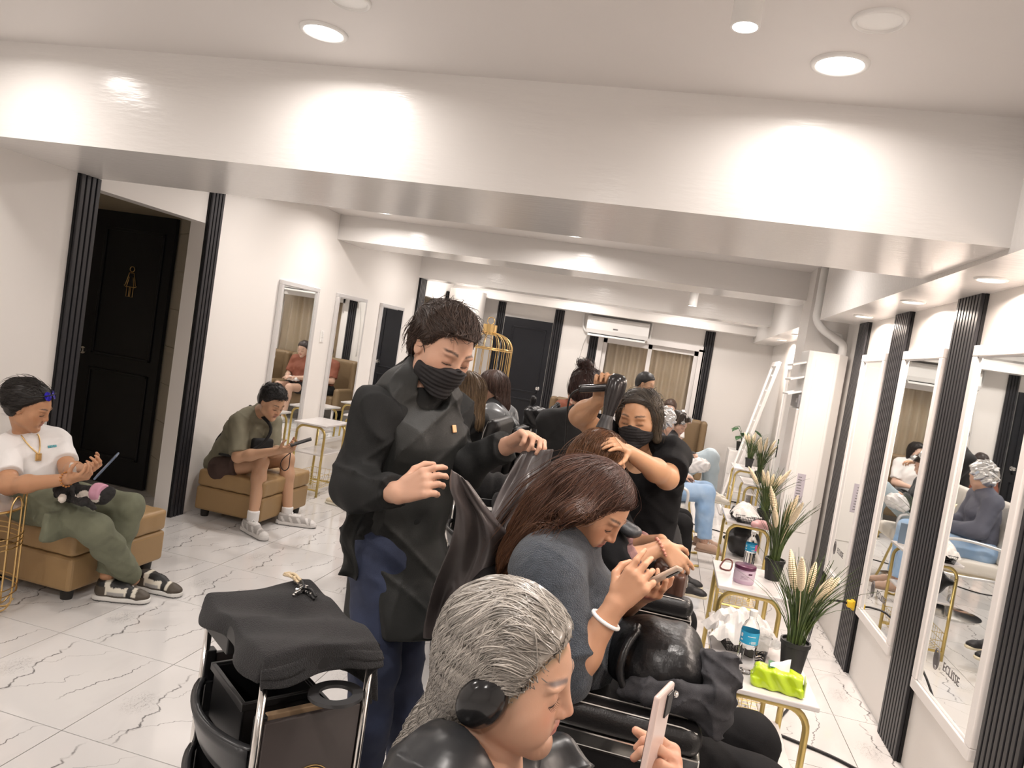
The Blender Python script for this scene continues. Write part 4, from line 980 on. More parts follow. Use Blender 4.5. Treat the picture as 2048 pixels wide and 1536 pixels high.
# black bag on the lower shelf of the third table
sd = SD().ell((0.69, 5.53, 0.49), (0.11, 0.15, 0.095)).ell((0.67, 5.42, 0.50), (0.10, 0.11, 0.09), k=0.06).cone((0.56, 5.36, 0.52), (0.64, 5.4, 0.55), 0.02, 0.03, k=0.04)
sd.disp(lambda P: 0.008 * np.sin(P[..., 1] * 45 + P[..., 2] * 30) + 0.005 * np.sin(P[..., 0] * 70))
bag_o = sd_obj('backpack', sd, 0.012, mat('black_nylon', (0.012, 0.012, 0.014), 0.45), base=(0.69, 5.5, 0.39)); tag(bag_o, 'slouched black bag stowed in the third table frame', 'bag')
# small cabinet with a leafy plant in the far right corner
cb = empty('side_cabinet', (1.06, 10.35, 0), 0, 'small white cabinet in the far right corner', 'cabinet')
MB().box2((-0.16, -0.18, 0.02), (0.16, 0.18, 0.70)).build('cabinet_body', m_whitep, cb, bevel=0.004)
for k in (0, 1): MB().box2((-0.145, -0.19, 0.05 + 0.33 * k), (0.145, -0.18, 0.36 + 0.33 * k)).build('cabinet_door', m_whitep, cb, bevel=0.003)
lp = empty('leafy_plant', (1.06, 10.30, 0.70), 0, 'leafy green plant in dark pot on the corner cabinet', 'plant')
MB().lathe([(0, 0), (0.06, 0), (0.075, 0.12), (0, 0.12)], 20).build('pot', m_pot, lp, smooth=True, auto=40)
g = random.Random(4); m_leaf = mat('leaf_green', (0.05, 0.13, 0.05), 0.4)
for k in range(12):
    a = g.uniform(0, 2 * PI); q = g.uniform(.06, .17); z = g.uniform(.18, .34); ca, sa = math.cos(a), math.sin(a)
    lf = MB(); n = 9; L = 0.10; vs = [[(q * ca + t * L * ca - s_ * 0.045 * math.sin(PI * t ** .7) * sa, q * sa + t * L * sa + s_ * 0.045 * math.sin(PI * t ** .7) * ca, z - 0.06 * t * t - 0.01 * abs(s_)) for s_ in (-1, 0, 1)] for t in np.linspace(0, 1, n)]
    lf.sheet(vs).tube([(0, 0, .1), (q * ca * .5, q * sa * .5, z * .8), (q * ca, q * sa, z)], 0.003, 4); lf.build('leaf', m_leaf, lp, smooth=True)
# white folded umbrella style things are left out; cables
def cable(pts, rad, label, m=None):
    o = MB().tube(smooth_path(pts, 8), rad, 7).build('power_cable', m or m_black, None, smooth=True); return tag(o, label, 'cable', 'power cables')
cable([(0.25, 3.62, 0.008), (0.56, 3.65, 0.008), (0.83, 3.57, 0.008), (1.03, 3.48, 0.008), (1.2, 3.3, 0.008), (1.27, 3.0, 0.008)], 0.0075, 'thick black cable crossing the floor below the nearest table')
cable([(1.245, 4.70, 0.405), (1.20, 4.69, 0.412), (1.12, 4.66, 0.40), (1.05, 4.55, 0.33), (0.98, 4.35, 0.2), (0.93, 4.2, 0.06), (0.88, 4.0, 0.008), (0.8, 3.8, 0.008)], 0.0065, 'black cable hanging from the yellow plug')
pl = empty('plug', (1.27, 4.70, 0.405), 0, 'yellow plug in the slatted wall strip', 'plug')
MB().box2((-0.03, -0.022, -0.02), (0.01, 0.022, 0.02)).build('plug_body', mat('yellow_plastic', (0.75, 0.50, 0.03), 0.4), pl, bevel=0.006)
MB().box2((-0.005, -0.026, -0.03), (0.012, 0.026, 0.026)).build('plug_face', mat('yellow_plastic'), pl, bevel=0.003)
cable([(-1.1, 8.0, 0.006), (-0.6, 7.6, 0.006), (-0.2, 7.9, 0.006), (0.3, 8.2, 0.006), (0.9, 8.0, 0.006)], 0.006, 'black cable lying on the floor at the far right')
# ================================================================ people: builders
SKIN = (0.54, 0.31, 0.195)
m_skin = mat('skin', SKIN, 0.42, vcol=True, sss=0.12, spec=0.4, bump=0.12, bscale=420, bdist=0.0008)
m_lash = mat('eyelash', (0.008, 0.006, 0.006), 0.7)
m_hairv = mat('hair', (0.02, 0.015, 0.012), 0.44, vcol=True, spec=0.5)
def sstep(x, a, b):
    t = np.clip((x - a) / (b - a), 0, 1); return t * t * (3 - 2 * t)
def frame(f, up=(0, 0, 1)):
    f = nrm(f); r = nrm(np.cross(f, up)); u = np.cross(r, f); return np.array([r, f, u]).T      # columns right, forward, up
class CapSD(SD):
    def capped(s, a, b, ra, rb=None, k=0.02, u=None, sc=1.0, end=True, start=False, mode='u'):
        """cone whose far end is cut flat (a sleeve or trouser hem)"""
        s.cone(a, b, ra, rb, k, u, sc, mode); f, lo, hi, md, kk = s.ops[-1]
        a = np.array(a, float); b = np.array(b, float); ax = nrm(b - a)
        def g(P):
            d = f(P)
            if end: d = np.maximum(d, (P - b) @ ax)
            if start: d = np.maximum(d, (a - P) @ ax)
            return d
        s.ops[-1] = (g, lo, hi, md, kk); return s
class Head:
    def __init__(s, c, f, up=(0, 0, 1), size=1.0, wide=1.0, female=True):
        s.c = np.array(c, float); s.A = frame(f, up); s.s = size; s.w = wide; s.fem = female
    def W(s, x, y, z): return s.c + s.A @ (np.array([x * s.w, y, z]) * s.s)
    def loc(s, v): 
        l = ((v - s.c) @ s.A) / s.s; return np.concatenate([l[..., :1] / s.w, l[..., 1:]], -1)
    def add(s, S, ears=True, inflate=0.0, nose=True):
        q = s.s; E = lambda x, y, z, r, k=0.015, m='u': S.ell(s.W(x, y, z), np.array(r) * q * np.array([s.w, 1, 1]) + inflate, s.A, k * q, m)
        C = lambda a, b, ra, rb, k=0.015, m='u': S.cone(s.W(*a), s.W(*b), ra * q + inflate, rb * q + inflate, k * q, mode=m)
        E(0, -.015, .038, (.073, .094, .082), .01)
        E(0, .022, .0, (.064, .068, .085), .03)
        jw = 0.043 if s.fem else 0.050
        for x in (-1, 1):
            C((x * jw, .012, -.060), (x * .012, .068, -.092), .024, .019, .03)
            C((x * .046, .050, -.018), (x * .030, .068, -.05), .022, .018, .03)
            E(x * .031, .0775, .026, (.022, .012, .007), .014)
        C((0, .066, -.092), (0, .072, -.098), .018, .014, .02)
        if nose:
            for x in (-1, 1): E(x * .031, .094, .003, (.019, .016, .012), .012, 's')
            for x in (-1, 1): E(x * .0315, .0735, .0035, (.0165, .0125, .0112), .004)
            C((0, .084, .016), (0, .1015, -.025), .0065, .0095, .012)
            for x in (-1, 1): E(x * .0115, .092, -.0285, (.0085, .011, .0075), .007)
            E(0, .086, -.0525, (.019, .0095, .0055), .006); E(0, .0845, -.0635, (.017, .0095, .0062), .006)
            E(0, .0985, -.0580, (.020, .006, .0012), .003, 's')
            E(0, .086, -.0765, (.016, .008, .005), .010, 's')
        if ears:
            for x in (-1, 1):
                E(x * .074, -.012, -.004, (.008, .019, .030), .008)
                E(x * .083, -.008, -.002, (.005, .010, .018), .005, 's')
    def col(s, v, skin, lips=(0.42, 0.13, 0.11), brow=(0.035, 0.022, 0.016), blush=0.25, lash=1.0, mkup=0.0, lw=.0018):
        L = s.loc(v); x, y, z = np.abs(L[:, 0]), L[:, 1], L[:, 2]
        c = np.tile(np.array(skin), (len(v), 1)).astype(float)
        inh = sstep(y, .03, .06)
        def mix(w, col): 
            nonlocal c; w = np.clip(w, 0, 1)[:, None]; c = c * (1 - w) + np.array(col) * w
        red = np.array(skin) * np.array([1.06, 0.78, 0.74])
        mix(blush * np.exp(-((x - .045) / .02) ** 2 - ((z + .022) / .02) ** 2) * inh, red)
        mix(0.5 * np.exp(-(x / .015) ** 2 - ((z + .028) / .012) ** 2) * sstep(y, .08, .095), red)
        lipw = np.exp(-(np.abs((z + .058) / (.0125 - .009 * (x / .024) ** 2 + 1e-4)) ** 4)) * sstep(.025 - x, 0, .006) * sstep(y, .068, .078)
        mix(0.85 * lipw, lips)
        mix(0.7 * np.exp(-((z + .0578) / .0014) ** 2) * sstep(.022 - x, 0, .004) * sstep(y, .07, .08), np.array(lips) * 0.35)
        bz = .0285 + .006 * np.sin(np.clip((x - .012) / .042, 0, 1) * PI * 0.8) - .05 * np.clip(x - .045, 0, 1)
        th = .0042 - .0020 * np.clip((x - .02) / .035, 0, 1)
        mix(0.9 * np.exp(-((z - bz) / th) ** 4) * sstep(x, .010, .016) * sstep(.056 - x, 0, .008) * sstep(y, .035, .055), brow)
        ez = -.0035 - .0016 * np.cos((x - .031) / .018 * 1.5)
        mix(lash * 0.5 * np.exp(-((z - ez) / lw) ** 2) * sstep(x, .012, .016) * sstep(.050 - x, 0, .005) * sstep(y, .045, .06), (0.012, 0.009, 0.008))
        mix((0.35 + mkup) * np.exp(-((z - .008) / .008) ** 2 - ((x - .032) / .014) ** 2) * inh, np.array(skin) * np.array([0.72, 0.60, 0.56]))
        return c
def fingers(S, w, fwd, pn, side, curl=(0.5, 0.6, 0.7, 0.8), thumb=(0.5, 0.5), s=1.0, spread=0.10, k=0.006):
    """palm, four fingers and a thumb; pn = direction the palm faces; side = +1 when the thumb lies towards cross(fwd, pn)"""
    f = nrm(fwd); pn = nrm(np.array(pn) - f * np.dot(pn, f)); l = np.cross(f, pn) * side; w = np.array(w, float)
    kn = [w + f * (.088 - .003 * abs(i - 1) * (1 + .6 * (i == 3))) * s + l * (.030 - .0195 * i) * s - pn * .004 * s for i in range(4)]
    for i in range(4): S.cone(w + l * (.014 - .009 * i) * s, kn[i], .0155 * s, .0115 * s, .012 * s)
    S.cone(w + f * .03 * s + l * .022 * s + pn * .008 * s, w + f * .05 * s + l * .012 * s + pn * .008 * s, .016 * s, .013 * s, .014 * s)
    S.cone(w + f * .03 * s - l * .018 * s + pn * .006 * s, w + f * .06 * s - l * .02 * s + pn * .006 * s, .012 * s, .011 * s, .014 * s)
    tips = []
    for i in range(4):
        L = (.072, .080, .074, .058)[i] * s; c = curl[i]; p = kn[i]; ang = 0.0
        sp = spread * (1.2 - i * .8)
        for j, (fr, r0, r1) in enumerate(((.45, .0092, .0085), (.31, .0085, .0076), (.24, .0076, .0062))):
            ang += c * (0.75, 1.15, 0.7)[j]
            d = f * math.cos(ang) + pn * math.sin(ang) + l * sp * math.cos(ang)
            q = p + nrm(d) * L * fr; S.cone(p, q, r0 * s, r1 * s, (.007 if j == 0 else .003) * s); p = q
        tips.append(p)
    b = w + f * .026 * s + l * .024 * s + pn * .006 * s
    d1 = nrm(f * .62 + l * .72 + pn * .30 * (0.6 + thumb[0])); q = b + d1 * .040 * s; S.cone(b, q, .0145 * s, .0110 * s, .010 * s)
    d2 = nrm(d1 * math.cos(thumb[0]) + nrm(f * .6 - l * .35 + pn * .6) * math.sin(thumb[0])); r_ = q + d2 * .030 * s; S.cone(q, r_, .0105 * s, .0095 * s, .004 * s)
    d3 = nrm(d2 * math.cos(thumb[1]) + nrm(f * .5 - l * .6 + pn * .4) * math.sin(thumb[1])); t_ = r_ + d3 * .024 * s; S.cone(r_, t_, .0095 * s, .0070 * s, .003 * s)
    return tips + [t_]
def surf_pt(o, px, py, off=0.0):
    """first point of mesh o along the picture ray, lifted off its surface"""
    from mathutils.bvhtree import BVHTree
    key = o.name
    if key not in BVH: BVH[key] = BVHTree.FromPolygons([v.co + o.location + (o.matrix_parent_inverse.translation + o.parent.location if o.parent else Vector()) for v in o.data.vertices], [p.vertices[:] for p in o.data.polygons])
    a = at(px, py, .3); d = Vector(at(px, py, 1.3) - a).normalized()
    h = BVH[key].ray_cast(Vector(a), d)
    if h[0] is None: return at(px, py, 3.0), V3(0, -1, 0)
    n = np.array(h[1]); n = n if np.dot(n, np.array(d)) < 0 else -n
    return np.array(h[0]) + n * off, n
BVH = {}
def lerp(a, b, t): return np.array(a) * (1 - t) + np.array(b) * t
class Person:
    """joints in world space; parts are the body mesh plus children"""
    def __init__(s, J, g=1.0, sz=1.0, hips=0.085, shw=0.165, lat=None):
        J0 = J
        s.J = {k: np.array(v, float) for k, v in J.items()}; s.g = g; s.sz = sz; J = s.J
        if lat is not None: lat = nrm(lat)
        if 'sR' not in J: J['sR'] = J['neck'] + lat * shw * sz - V3(0, 0, .045 * sz); J['sL'] = J['neck'] - lat * shw * sz - V3(0, 0, .045 * sz)
        s.lat = nrm(J['sR'] - J['sL']) if lat is None else lat
        s.lath = nrm(s.lat * np.array([1, 1, 0.2]))
        if 'chest' not in J: J['chest'] = lerp(J['pel'], J['neck'], 0.68)
        if 'hR' not in J: J['hR'] = J['pel'] + s.lath * hips * sz; J['hL'] = J['pel'] - s.lath * hips * sz
        P = {}; wst = lerp(J['pel'], J['chest'], .5); l = s.lat; q = sz * g
        P['belly'] = (J['pel'], wst, .104 * q, .096 * q, l, 1.32); P['ribs'] = (wst, J['chest'], .096 * q, .103 * q, l, 1.36)
        P['upper'] = (J['chest'], lerp(J['chest'], J['neck'], .75), .100 * q, .062 * q, l, 1.45)
        P['hips'] = (J['hL'], J['hR'], .100 * q, .100 * q, None, 1)
        for d in 'LR':
            P['shld' + d] = (lerp(J['neck'], J['s' + d], .25), J['s' + d], .050 * sz, .053 * q, None, 1)
            P['trap' + d] = (lerp(J['neck'], J['head'], .3) if 'head' in J else J['neck'], lerp(J['neck'], J['s' + d], .8), .03 * sz, .035 * sz, None, 1)
            if 'e' + d in J: P['ua' + d] = (J['s' + d], J['e' + d], .051 * q, .041 * q, None, 1)
            if 'w' + d in J:
                m = lerp(J['e' + d], J['w' + d], .3); P['fa' + d] = (J['e' + d], m, .040 * q, .041 * q, None, 1); P['fb' + d] = (m, J['w' + d], .041 * q, .0265 * sz * (1 + (g - 1) * .5), None, 1)
            if 'k' + d in J: P['th' + d] = (J['h' + d], J['k' + d], .085 * q, .058 * q, None, 1)
            if 'a' + d in J:
                m = lerp(J['k' + d], J['a' + d], .32); P['ca' + d] = (J['k' + d], m, .056 * q, .054 * q, None, 1); P['cb' + d] = (m, J['a' + d], .054 * q, .036 * sz, None, 1)
        J0.update(J); s.P = P; s.S = CapSD(); s.head = None; s.kids = []
    def body(s, keys, k=0.03, shrink=0.0):
        for n in keys:
            if n in s.P: a, b, ra, rb, u, sc = s.P[n]; s.S.cone(a, b, ra - shrink, rb - shrink, k, u, sc)
        return s
    def neck_(s, r=0.052):
        b = s.head.W(0, -.018, -.060); s.S.cone(s.J['neck'] - V3(0, 0, .01), b, r * 1.1 * s.sz, r * s.sz, .03); return s
    def finish(s, h, label, skin=SKIN, base=None, colf=None, **kw):
        hd = s.head
        kw.setdefault('lw', max(.0018, h * .62))
        def cf(v):
            if hd is not None: c = hd.col(v, skin, **kw)
            else: c = np.tile(np.array(skin), (len(v), 1))
            if colf: c = colf(v, c)
            return c
        s.o = sd_obj('person', s.S, h, m_skin, None, cf, base); tag(s.o, label, 'person')
        if hd is not None and h < .0065:
            lb = MB()
            for sx in (-1, 1):
                pts = []
                for i, x in enumerate(np.linspace(.0165, .0475, 9)):
                    z = -.0045 - .0026 * math.sin(PI * (i / 8)) + .0012 * (i / 8); lo, hi = .02, .13
                    for _ in range(16):
                        y = (lo + hi) / 2
                        if s.S.ev(hd.W(sx * x, y, z)[None])[0] < 0: lo = y
                        else: hi = y
                    pts.append(hd.W(sx * x, lo + .0003, z))
                lb.tube(pts, [.0004 + .0011 * math.sin(PI * min(1, .15 + i / 9)) for i in range(9)], 5)
                for i in range(1, 9): lb.tube([pts[i], pts[i] + hd.A @ V3(sx * .002 * i / 8, .004, -.0022), pts[i] + hd.A @ V3(sx * .004 * i / 8, .0075, -.0022)], [.00045, .0003, .0001], 3)
            lb.build('eyelashes', m_lash, s.o, smooth=True)
        return s.o
    def wear(s, name, keys, t, h, m, cuts=(), ends=(), k=0.03, fold=0.0, ff=None, extra=None, relax=0, fr=(38, 46)):
        """garment from inflated body parts; ends = {key: fraction} cuts a sleeve or leg short"""
        S = CapSD(); ends = dict(ends)
        for n in keys:
            if n not in s.P: continue
            a, b, ra, rb, u, sc = s.P[n]; f = ends.get(n)
            if f is not None: S.capped(a, lerp(a, b, f), ra + t, (ra + (rb - ra) * f) + t * 1.25, k, u, sc)
            else: S.cone(a, b, ra + t, rb + t, k, u, sc)
        if extra: extra(S)
        if fold:
            A, B = fr; ph = float(abs(s.J['neck'][0] * 37 + s.J['neck'][1] * 11)) if 'neck' in s.J else 0.0
            rdg = lambda q: (1 - np.abs(np.sin(q))) ** 4
            S.disp(lambda P: -fold * (.85 * rdg(P[..., 0] * A * .35 + P[..., 2] * B * .42 + 1.7 * np.sin(P[..., 1] * 13 + P[..., 2] * 8 + ph)) + .7 * rdg(P[..., 2] * B * .5 - P[..., 1] * A * .3 + 1.9 * np.sin(P[..., 0] * 15 - P[..., 2] * 6 + ph * 2))) + .75 * fold * (np.sin(P[..., 0] * A + 2.2 * np.sin(P[..., 2] * 17 + ph) + P[..., 1] * 13) * .6 + .5 * np.sin(P[..., 2] * B + 2.5 * np.sin(P[..., 1] * 21 + P[..., 0] * 9 + ph)) + .35 * np.sin((P[..., 0] + P[..., 2] * .8) * A * 2.1 + ph)))
        for n, c in cuts: S.cut(n, c)
        if ff: S.disp(ff)
        return sd_obj(name, S, h, m, s.o, relax=relax)
def hair_obj(S, h, parent, base, tip=None, dirn=None, name='hair', m=None, shade=0.35):
    """hair mass with strand-like tone: base colour varies across the flow"""
    v, q = S.mesh(h); d = nrm(dirn if dirn is not None else (0, 0, -1)); a = nrm(np.cross(d, (0.31, 0.77, 0.2))); b = np.cross(d, a)
    p = v @ a; r = v @ b; t = v @ d
    n = np.sin(p * 420 + 3 * np.sin(t * 14)) * .5 + np.sin(r * 510 + p * 190 + 2 * np.sin(t * 11 + 1)) * .5
    c = np.array(base)[None] * (1 + shade * n[:, None])
    if tip is not None:
        w = sstep((t - t.min()) / (np.ptp(t) + 1e-6), .35, .95)[:, None]; c = c * (1 - w) + np.array(tip)[None] * (1 + shade * n[:, None]) * w
    return mesh_obj(name, v, q, m or m_hairv, parent, np.clip(c, 0.001, 1)), v, q
def strands(S, seeds, flow, n, steps, step, rad, parent, base, tip=None, seed=1, lift=0.001, wob=0.15, m=None, name='hair_strands', stray=0.0, var=0.35):
    """thin locks that follow the hair surface: advected along flow, projected onto the surface"""
    g = np.random.default_rng(seed); P = seeds[g.integers(0, len(seeds), n)].astype(float)
    def grad(X):
        e = 0.004; d0 = S.ev(X); G = np.stack([S.ev(X + np.eye(3)[i] * e) - d0 for i in range(3)], -1) / e
        return d0, G / (np.linalg.norm(G, axis=-1, keepdims=True) + 1e-9)
    path = []; off = lift * g.uniform(.2, 1.6, n); jit = g.normal(0, wob, (n, 3)); st = g.random(n) < stray
    stp = step * g.uniform(.75, 1.2, n)[:, None]
    for i in range(steps):
        d, N = grad(P); P = P - N * (d - off)[:, None]
        if stray: P = P + N * (st * 0.0016 * i)[:, None]
        path.append(P.copy())
        F = flow(P) + jit; F = F - N * np.sum(F * N, -1, keepdims=True) * 0.9
        F /= np.linalg.norm(F, axis=-1, keepdims=True) + 1e-9
        P = P + F * stp
    X = np.stack(path, 1); T = np.gradient(X, axis=1); T /= np.linalg.norm(T, axis=-1, keepdims=True) + 1e-9
    U = np.cross(T, np.array([0.3, 0.5, 0.8])); U /= np.linalg.norm(U, axis=-1, keepdims=True) + 1e-9; Wv = np.cross(T, U)
    fr = np.linspace(0, 1, steps); rr = rad * (np.minimum(1, .35 + fr * 4) * (1 - fr ** 3 * .85))
    rr = rr[None] * g.uniform(.6, 1.4, n)[:, None]
    V = np.stack([X + rr[..., None] * (math.cos(a) * U + math.sin(a) * Wv) for a in (0, 2 * PI / 3, 4 * PI / 3)], 2)
    ii = (np.arange(n)[:, None] * steps + np.arange(steps - 1)[None]) * 3
    Q = np.concatenate([np.stack([ii + a, ii + (a + 1) % 3, ii + 3 + (a + 1) % 3, ii + 3 + a], -1).reshape(-1, 4) for a in range(3)])
    c = np.array(base)[None, None] * np.ones((n, steps, 1))
    if tip is not None: w = fr[None, :, None] ** 1.2; c = c * (1 - w) + np.array(tip)[None, None] * w
    c = c * g.uniform(1 - var, 1 + var, (n, 1, 1))
    col = np.repeat(c[:, :, None, :], 3, 2).reshape(-1, 3)
    o = mesh_obj(name, V.reshape(-1, 3), Q, m or m_hairv, parent, np.clip(col, 0.001, 1)); o['kind'] = 'stuff'; return o
HL_Y = [-.13, -.06, -.03, .008, .030, .050, .072, .12]
def cap_hair(hd, thick=0.014, zl=(-.088, -.078, -.03, -.012, .018, .045, .070, .076), lump=0.004, top=0.0, fr=(60, 75), back=0.0):
    S = CapSD(); q = hd.s
    S.ell(hd.W(0, -.015 - back / 2, .040 + top / 2), np.array([.074 * hd.w + thick, .096 + thick + back / 2, .083 + thick + top / 2]) * q, hd.A, .02)
    S.ell(hd.W(0, -.045, -.01), np.array([.066 * hd.w + thick * .7, .062 + thick * .8, .075]) * q, hd.A, .03)
    def cut(P):
        L = hd.loc(P); return (np.interp(L[..., 1], HL_Y, zl) - L[..., 2]) * 0.8 * q
    S.cutf(cut)
    S.disp(lambda P: (lambda L: thick * .95 * q * (1 - sstep(L[..., 2] - np.interp(L[..., 1], HL_Y, zl), -.002, .034)) * (L[..., 1] > -.03))(hd.loc(P)))
    if lump: S.disp(lambda P: lump * (np.sin((hd.loc(P) @ np.array([fr[0], 12, 20])) + 2 * np.sin(hd.loc(P)[..., 1] * 40)) * .5 + .5 * np.sin(hd.loc(P) @ np.array([25, fr[1], 30]))))
    return S
def mask_on(hd, parent, h=0.0035, m=None, top=0.010, lab='face_mask'):
    S = CapSD(); hd.add(S, ears=False, inflate=0.006, nose=False); S.ell(hd.W(0, .088, -.02), np.array([.03, .022, .04]) * hd.s, hd.A, .03)
    S.cutf(lambda P: (lambda L: np.maximum.reduce([L[..., 2] - (-.006 - .35 * np.abs(L[..., 0]) + 0.10 * (L[..., 1] - .08)), -.112 - L[..., 2], .014 + .25 * np.clip(-.06 - L[..., 2], 0, 1) - L[..., 1]]) * hd.s * .9)(hd.loc(P)))
    S.disp(lambda P: (lambda L: 0.0016 * np.sin(L[..., 2] * 480) * sstep(L[..., 1], .03, .05))(hd.loc(P)))
    o = sd_obj(lab, S, h, m, parent)
    b = MB()
    for x in (-1, 1):
        b.tube(smooth_path([hd.W(x * .060, .030, -.030), hd.W(x * .076, .006, .005), hd.W(x * .081, -.020, .022), hd.W(x * .082, -.035, .0)], 5), 0.0013, 5)
        b.tube(smooth_path([hd.W(x * .056, .024, -.088), hd.W(x * .072, -.01, -.060), hd.W(x * .080, -.028, -.030), hd.W(x * .082, -.035, .0)], 5), 0.0013, 5)
    b.build('ear_loop', m, o, smooth=True); return o
def shoe(parent, heel, toe, style, s=1.0, tilt=None, h=0.006):
    """heel and toe: points on the sole; style gives colours"""
    heel = np.array(heel, float); toe = np.array(toe, float); f = nrm(toe - heel); L = np.linalg.norm(toe - heel)
    up = nrm(np.array([0, 0, 1.0]) - f * f[2]) if tilt is None else nrm(tilt); r = np.cross(f, up); A = np.array([r, f, up]).T
    W = lambda x, y, z: heel + A @ np.array([x * s, y * L, z * s])
    U = CapSD()
    U.cone(W(0, .14, .045), W(0, .45, .045), .036 * s, .038 * s, .03); U.cone(W(0, .45, .040), W(0.004, .80, .032), .037 * s, .034 * s, .03); U.ell(W(0.003, .86, .030), np.array([.040, .045, .024]) * s, A, .02)
    U.cone(W(0, .14, .05), W(0, .16, style.get('collar', .085)), .036 * s, .034 * s, .02); U.cone(W(0, .20, .08), W(0, .52, .062), .028 * s, .026 * s, .03)
    U.cut(-up, W(0, 0, .016)); U.cut(up, W(0, 0, style.get('collar', .085)))
    def cf(v):
        Lc = (v - heel) @ A; y = Lc[:, 1] / L; z = Lc[:, 2] / s; x = np.abs(Lc[:, 0]) / s
        c = np.tile(np.array(style['base']), (len(v), 1)).astype(float)
        if 'fn' in style: c = style['fn'](c, x, y, z)
        return c
    o = sd_obj('shoe', U, h, mat('shoe_upper', (.5, .5, .5), 0.5, vcol=True), parent, cf)
    B = CapSD(); B.cone(W(0, .10, .012), W(0, .45, .010), .040 * s, .038 * s, .03); B.cone(W(0, .45, .010), W(.004, .84, .012), .038 * s, .042 * s, .03); B.cone(W(.003, .84, .012), W(.003, .92, .016), .041 * s, .034 * s, .02)
    B.cut(-up, W(0, 0, 0)); B.cut(up, W(0, 0, style.get('sole_h', .026)))
    B.cutf(lambda P: np.abs((P - heel) @ A[:, 0]) - .043 * s)
    sc_ = style['sole']; dk = style.get('tread')
    def cs(v):
        z = ((v - heel) @ A)[:, 2] / s; c = np.tile(np.array(sc_), (len(v), 1)).astype(float)
        if dk is not None: c[z < .007] = dk
        return c
    sd_obj('shoe_sole', B, h, mat('shoe_upper'), o, cs)
    lc = MB()
    for k in range(5):
        y = .36 + .075 * k; z = .098 - .008 * k - (0.010 if k > 2 else 0)
        lc.tube([W(-.020, y, z - .016), W(0, y + .02, z), W(.020, y + .03, z - .016)], .0028 * s, 5); lc.tube([W(.020, y, z - .016), W(0, y + .02, z + .001), W(-.020, y + .03, z - .016)], .0028 * s, 5)
    lc.build('shoelace', style.get('lace_m') or m_whitep, o, smooth=True)
    return o
def phone(p, ax_l, ax_w, label, L=0.15, Wd=0.073, m=None, screen=True):
    l = nrm(ax_l); w = nrm(np.array(ax_w) - l * np.dot(ax_w, l)); n = np.cross(w, l); A = np.array([w, l, n]).T; p = np.array(p, float)
    r = empty('phone', p, 0, label, 'phone', world=True)
    MB().box(p, (Wd, L, 0.009), A).build('phone_body', m or m_black, r, bevel=0.004, seg=3)
    MB().box(p + n * 0.0049, (Wd - .008, L - .010, 0.0006), A).build('screen', mat('dark_screen', (0.01, 0.01, 0.012), 0.08), r)
    MB().box(p - n * 0.0055 + l * (L * .33) - w * (Wd * .2), (.026, .034, .003), A).build('camera_bump', m_black, r, bevel=0.001)
    return r
# ================================================================ seated men on the ottomans, the stylist
m_tee = mat('white_cotton', (0.80, 0.78, 0.77), 0.85, bump=0.25, bscale=500, sheen=0.2)
m_cargo = mat('olive_cargo', (0.175, 0.185, 0.125), 0.85, bump=0.3, bscale=500, var=0.25, vscale=12)
m_olive = mat('olive_cotton', (0.195, 0.18, 0.125), 0.85, bump=0.25, bscale=500, var=0.15, vscale=9)
m_brownsh = mat('brown_shorts', (0.060, 0.035, 0.028), 0.8, bump=0.3, bscale=400)
m_blackc = mat('black_cloth', (0.012, 0.012, 0.013), 0.75, bump=0.3, bscale=450)
m_charc = mat('charcoal_cloth', (0.013, 0.0135, 0.0135), 0.7, spec=.25, bump=0.3, bscale=450)
m_apron = mat('charcoal_apron', (0.024, 0.025, 0.024), 0.5, spec=.35, bump=0.3, bscale=450, var=0.3, vscale=6)
m_denim = mat('dark_denim', (0.035, 0.047, 0.095), 0.8, bump=0.4, bscale=700, var=0.35, vscale=8, varcol=(0.022, 0.028, 0.055))
m_maskm = mat('black_mask', (0.020, 0.018, 0.019), 0.8)
m_capeg = mat('glossy_cape', (0.11, 0.094, 0.092), 0.27, spec=0.6, var=0.3, vscale=6)
def blen(n, J):
    d = lambda a, b: round(float(np.linalg.norm(np.array(J[a]) - np.array(J[b]))), 2)
    print(n, {a + '-' + b: d(a, b) for a, b in (('pel', 'neck'), ('neck', 'head'), ('sR', 'eR'), ('eR', 'wR'), ('sL', 'eL'), ('eL', 'wL'), ('hR', 'kR'), ('kR', 'aR'), ('hL', 'kL'), ('kL', 'aL'), ('sR', 'sL')) if a in J and b in J})

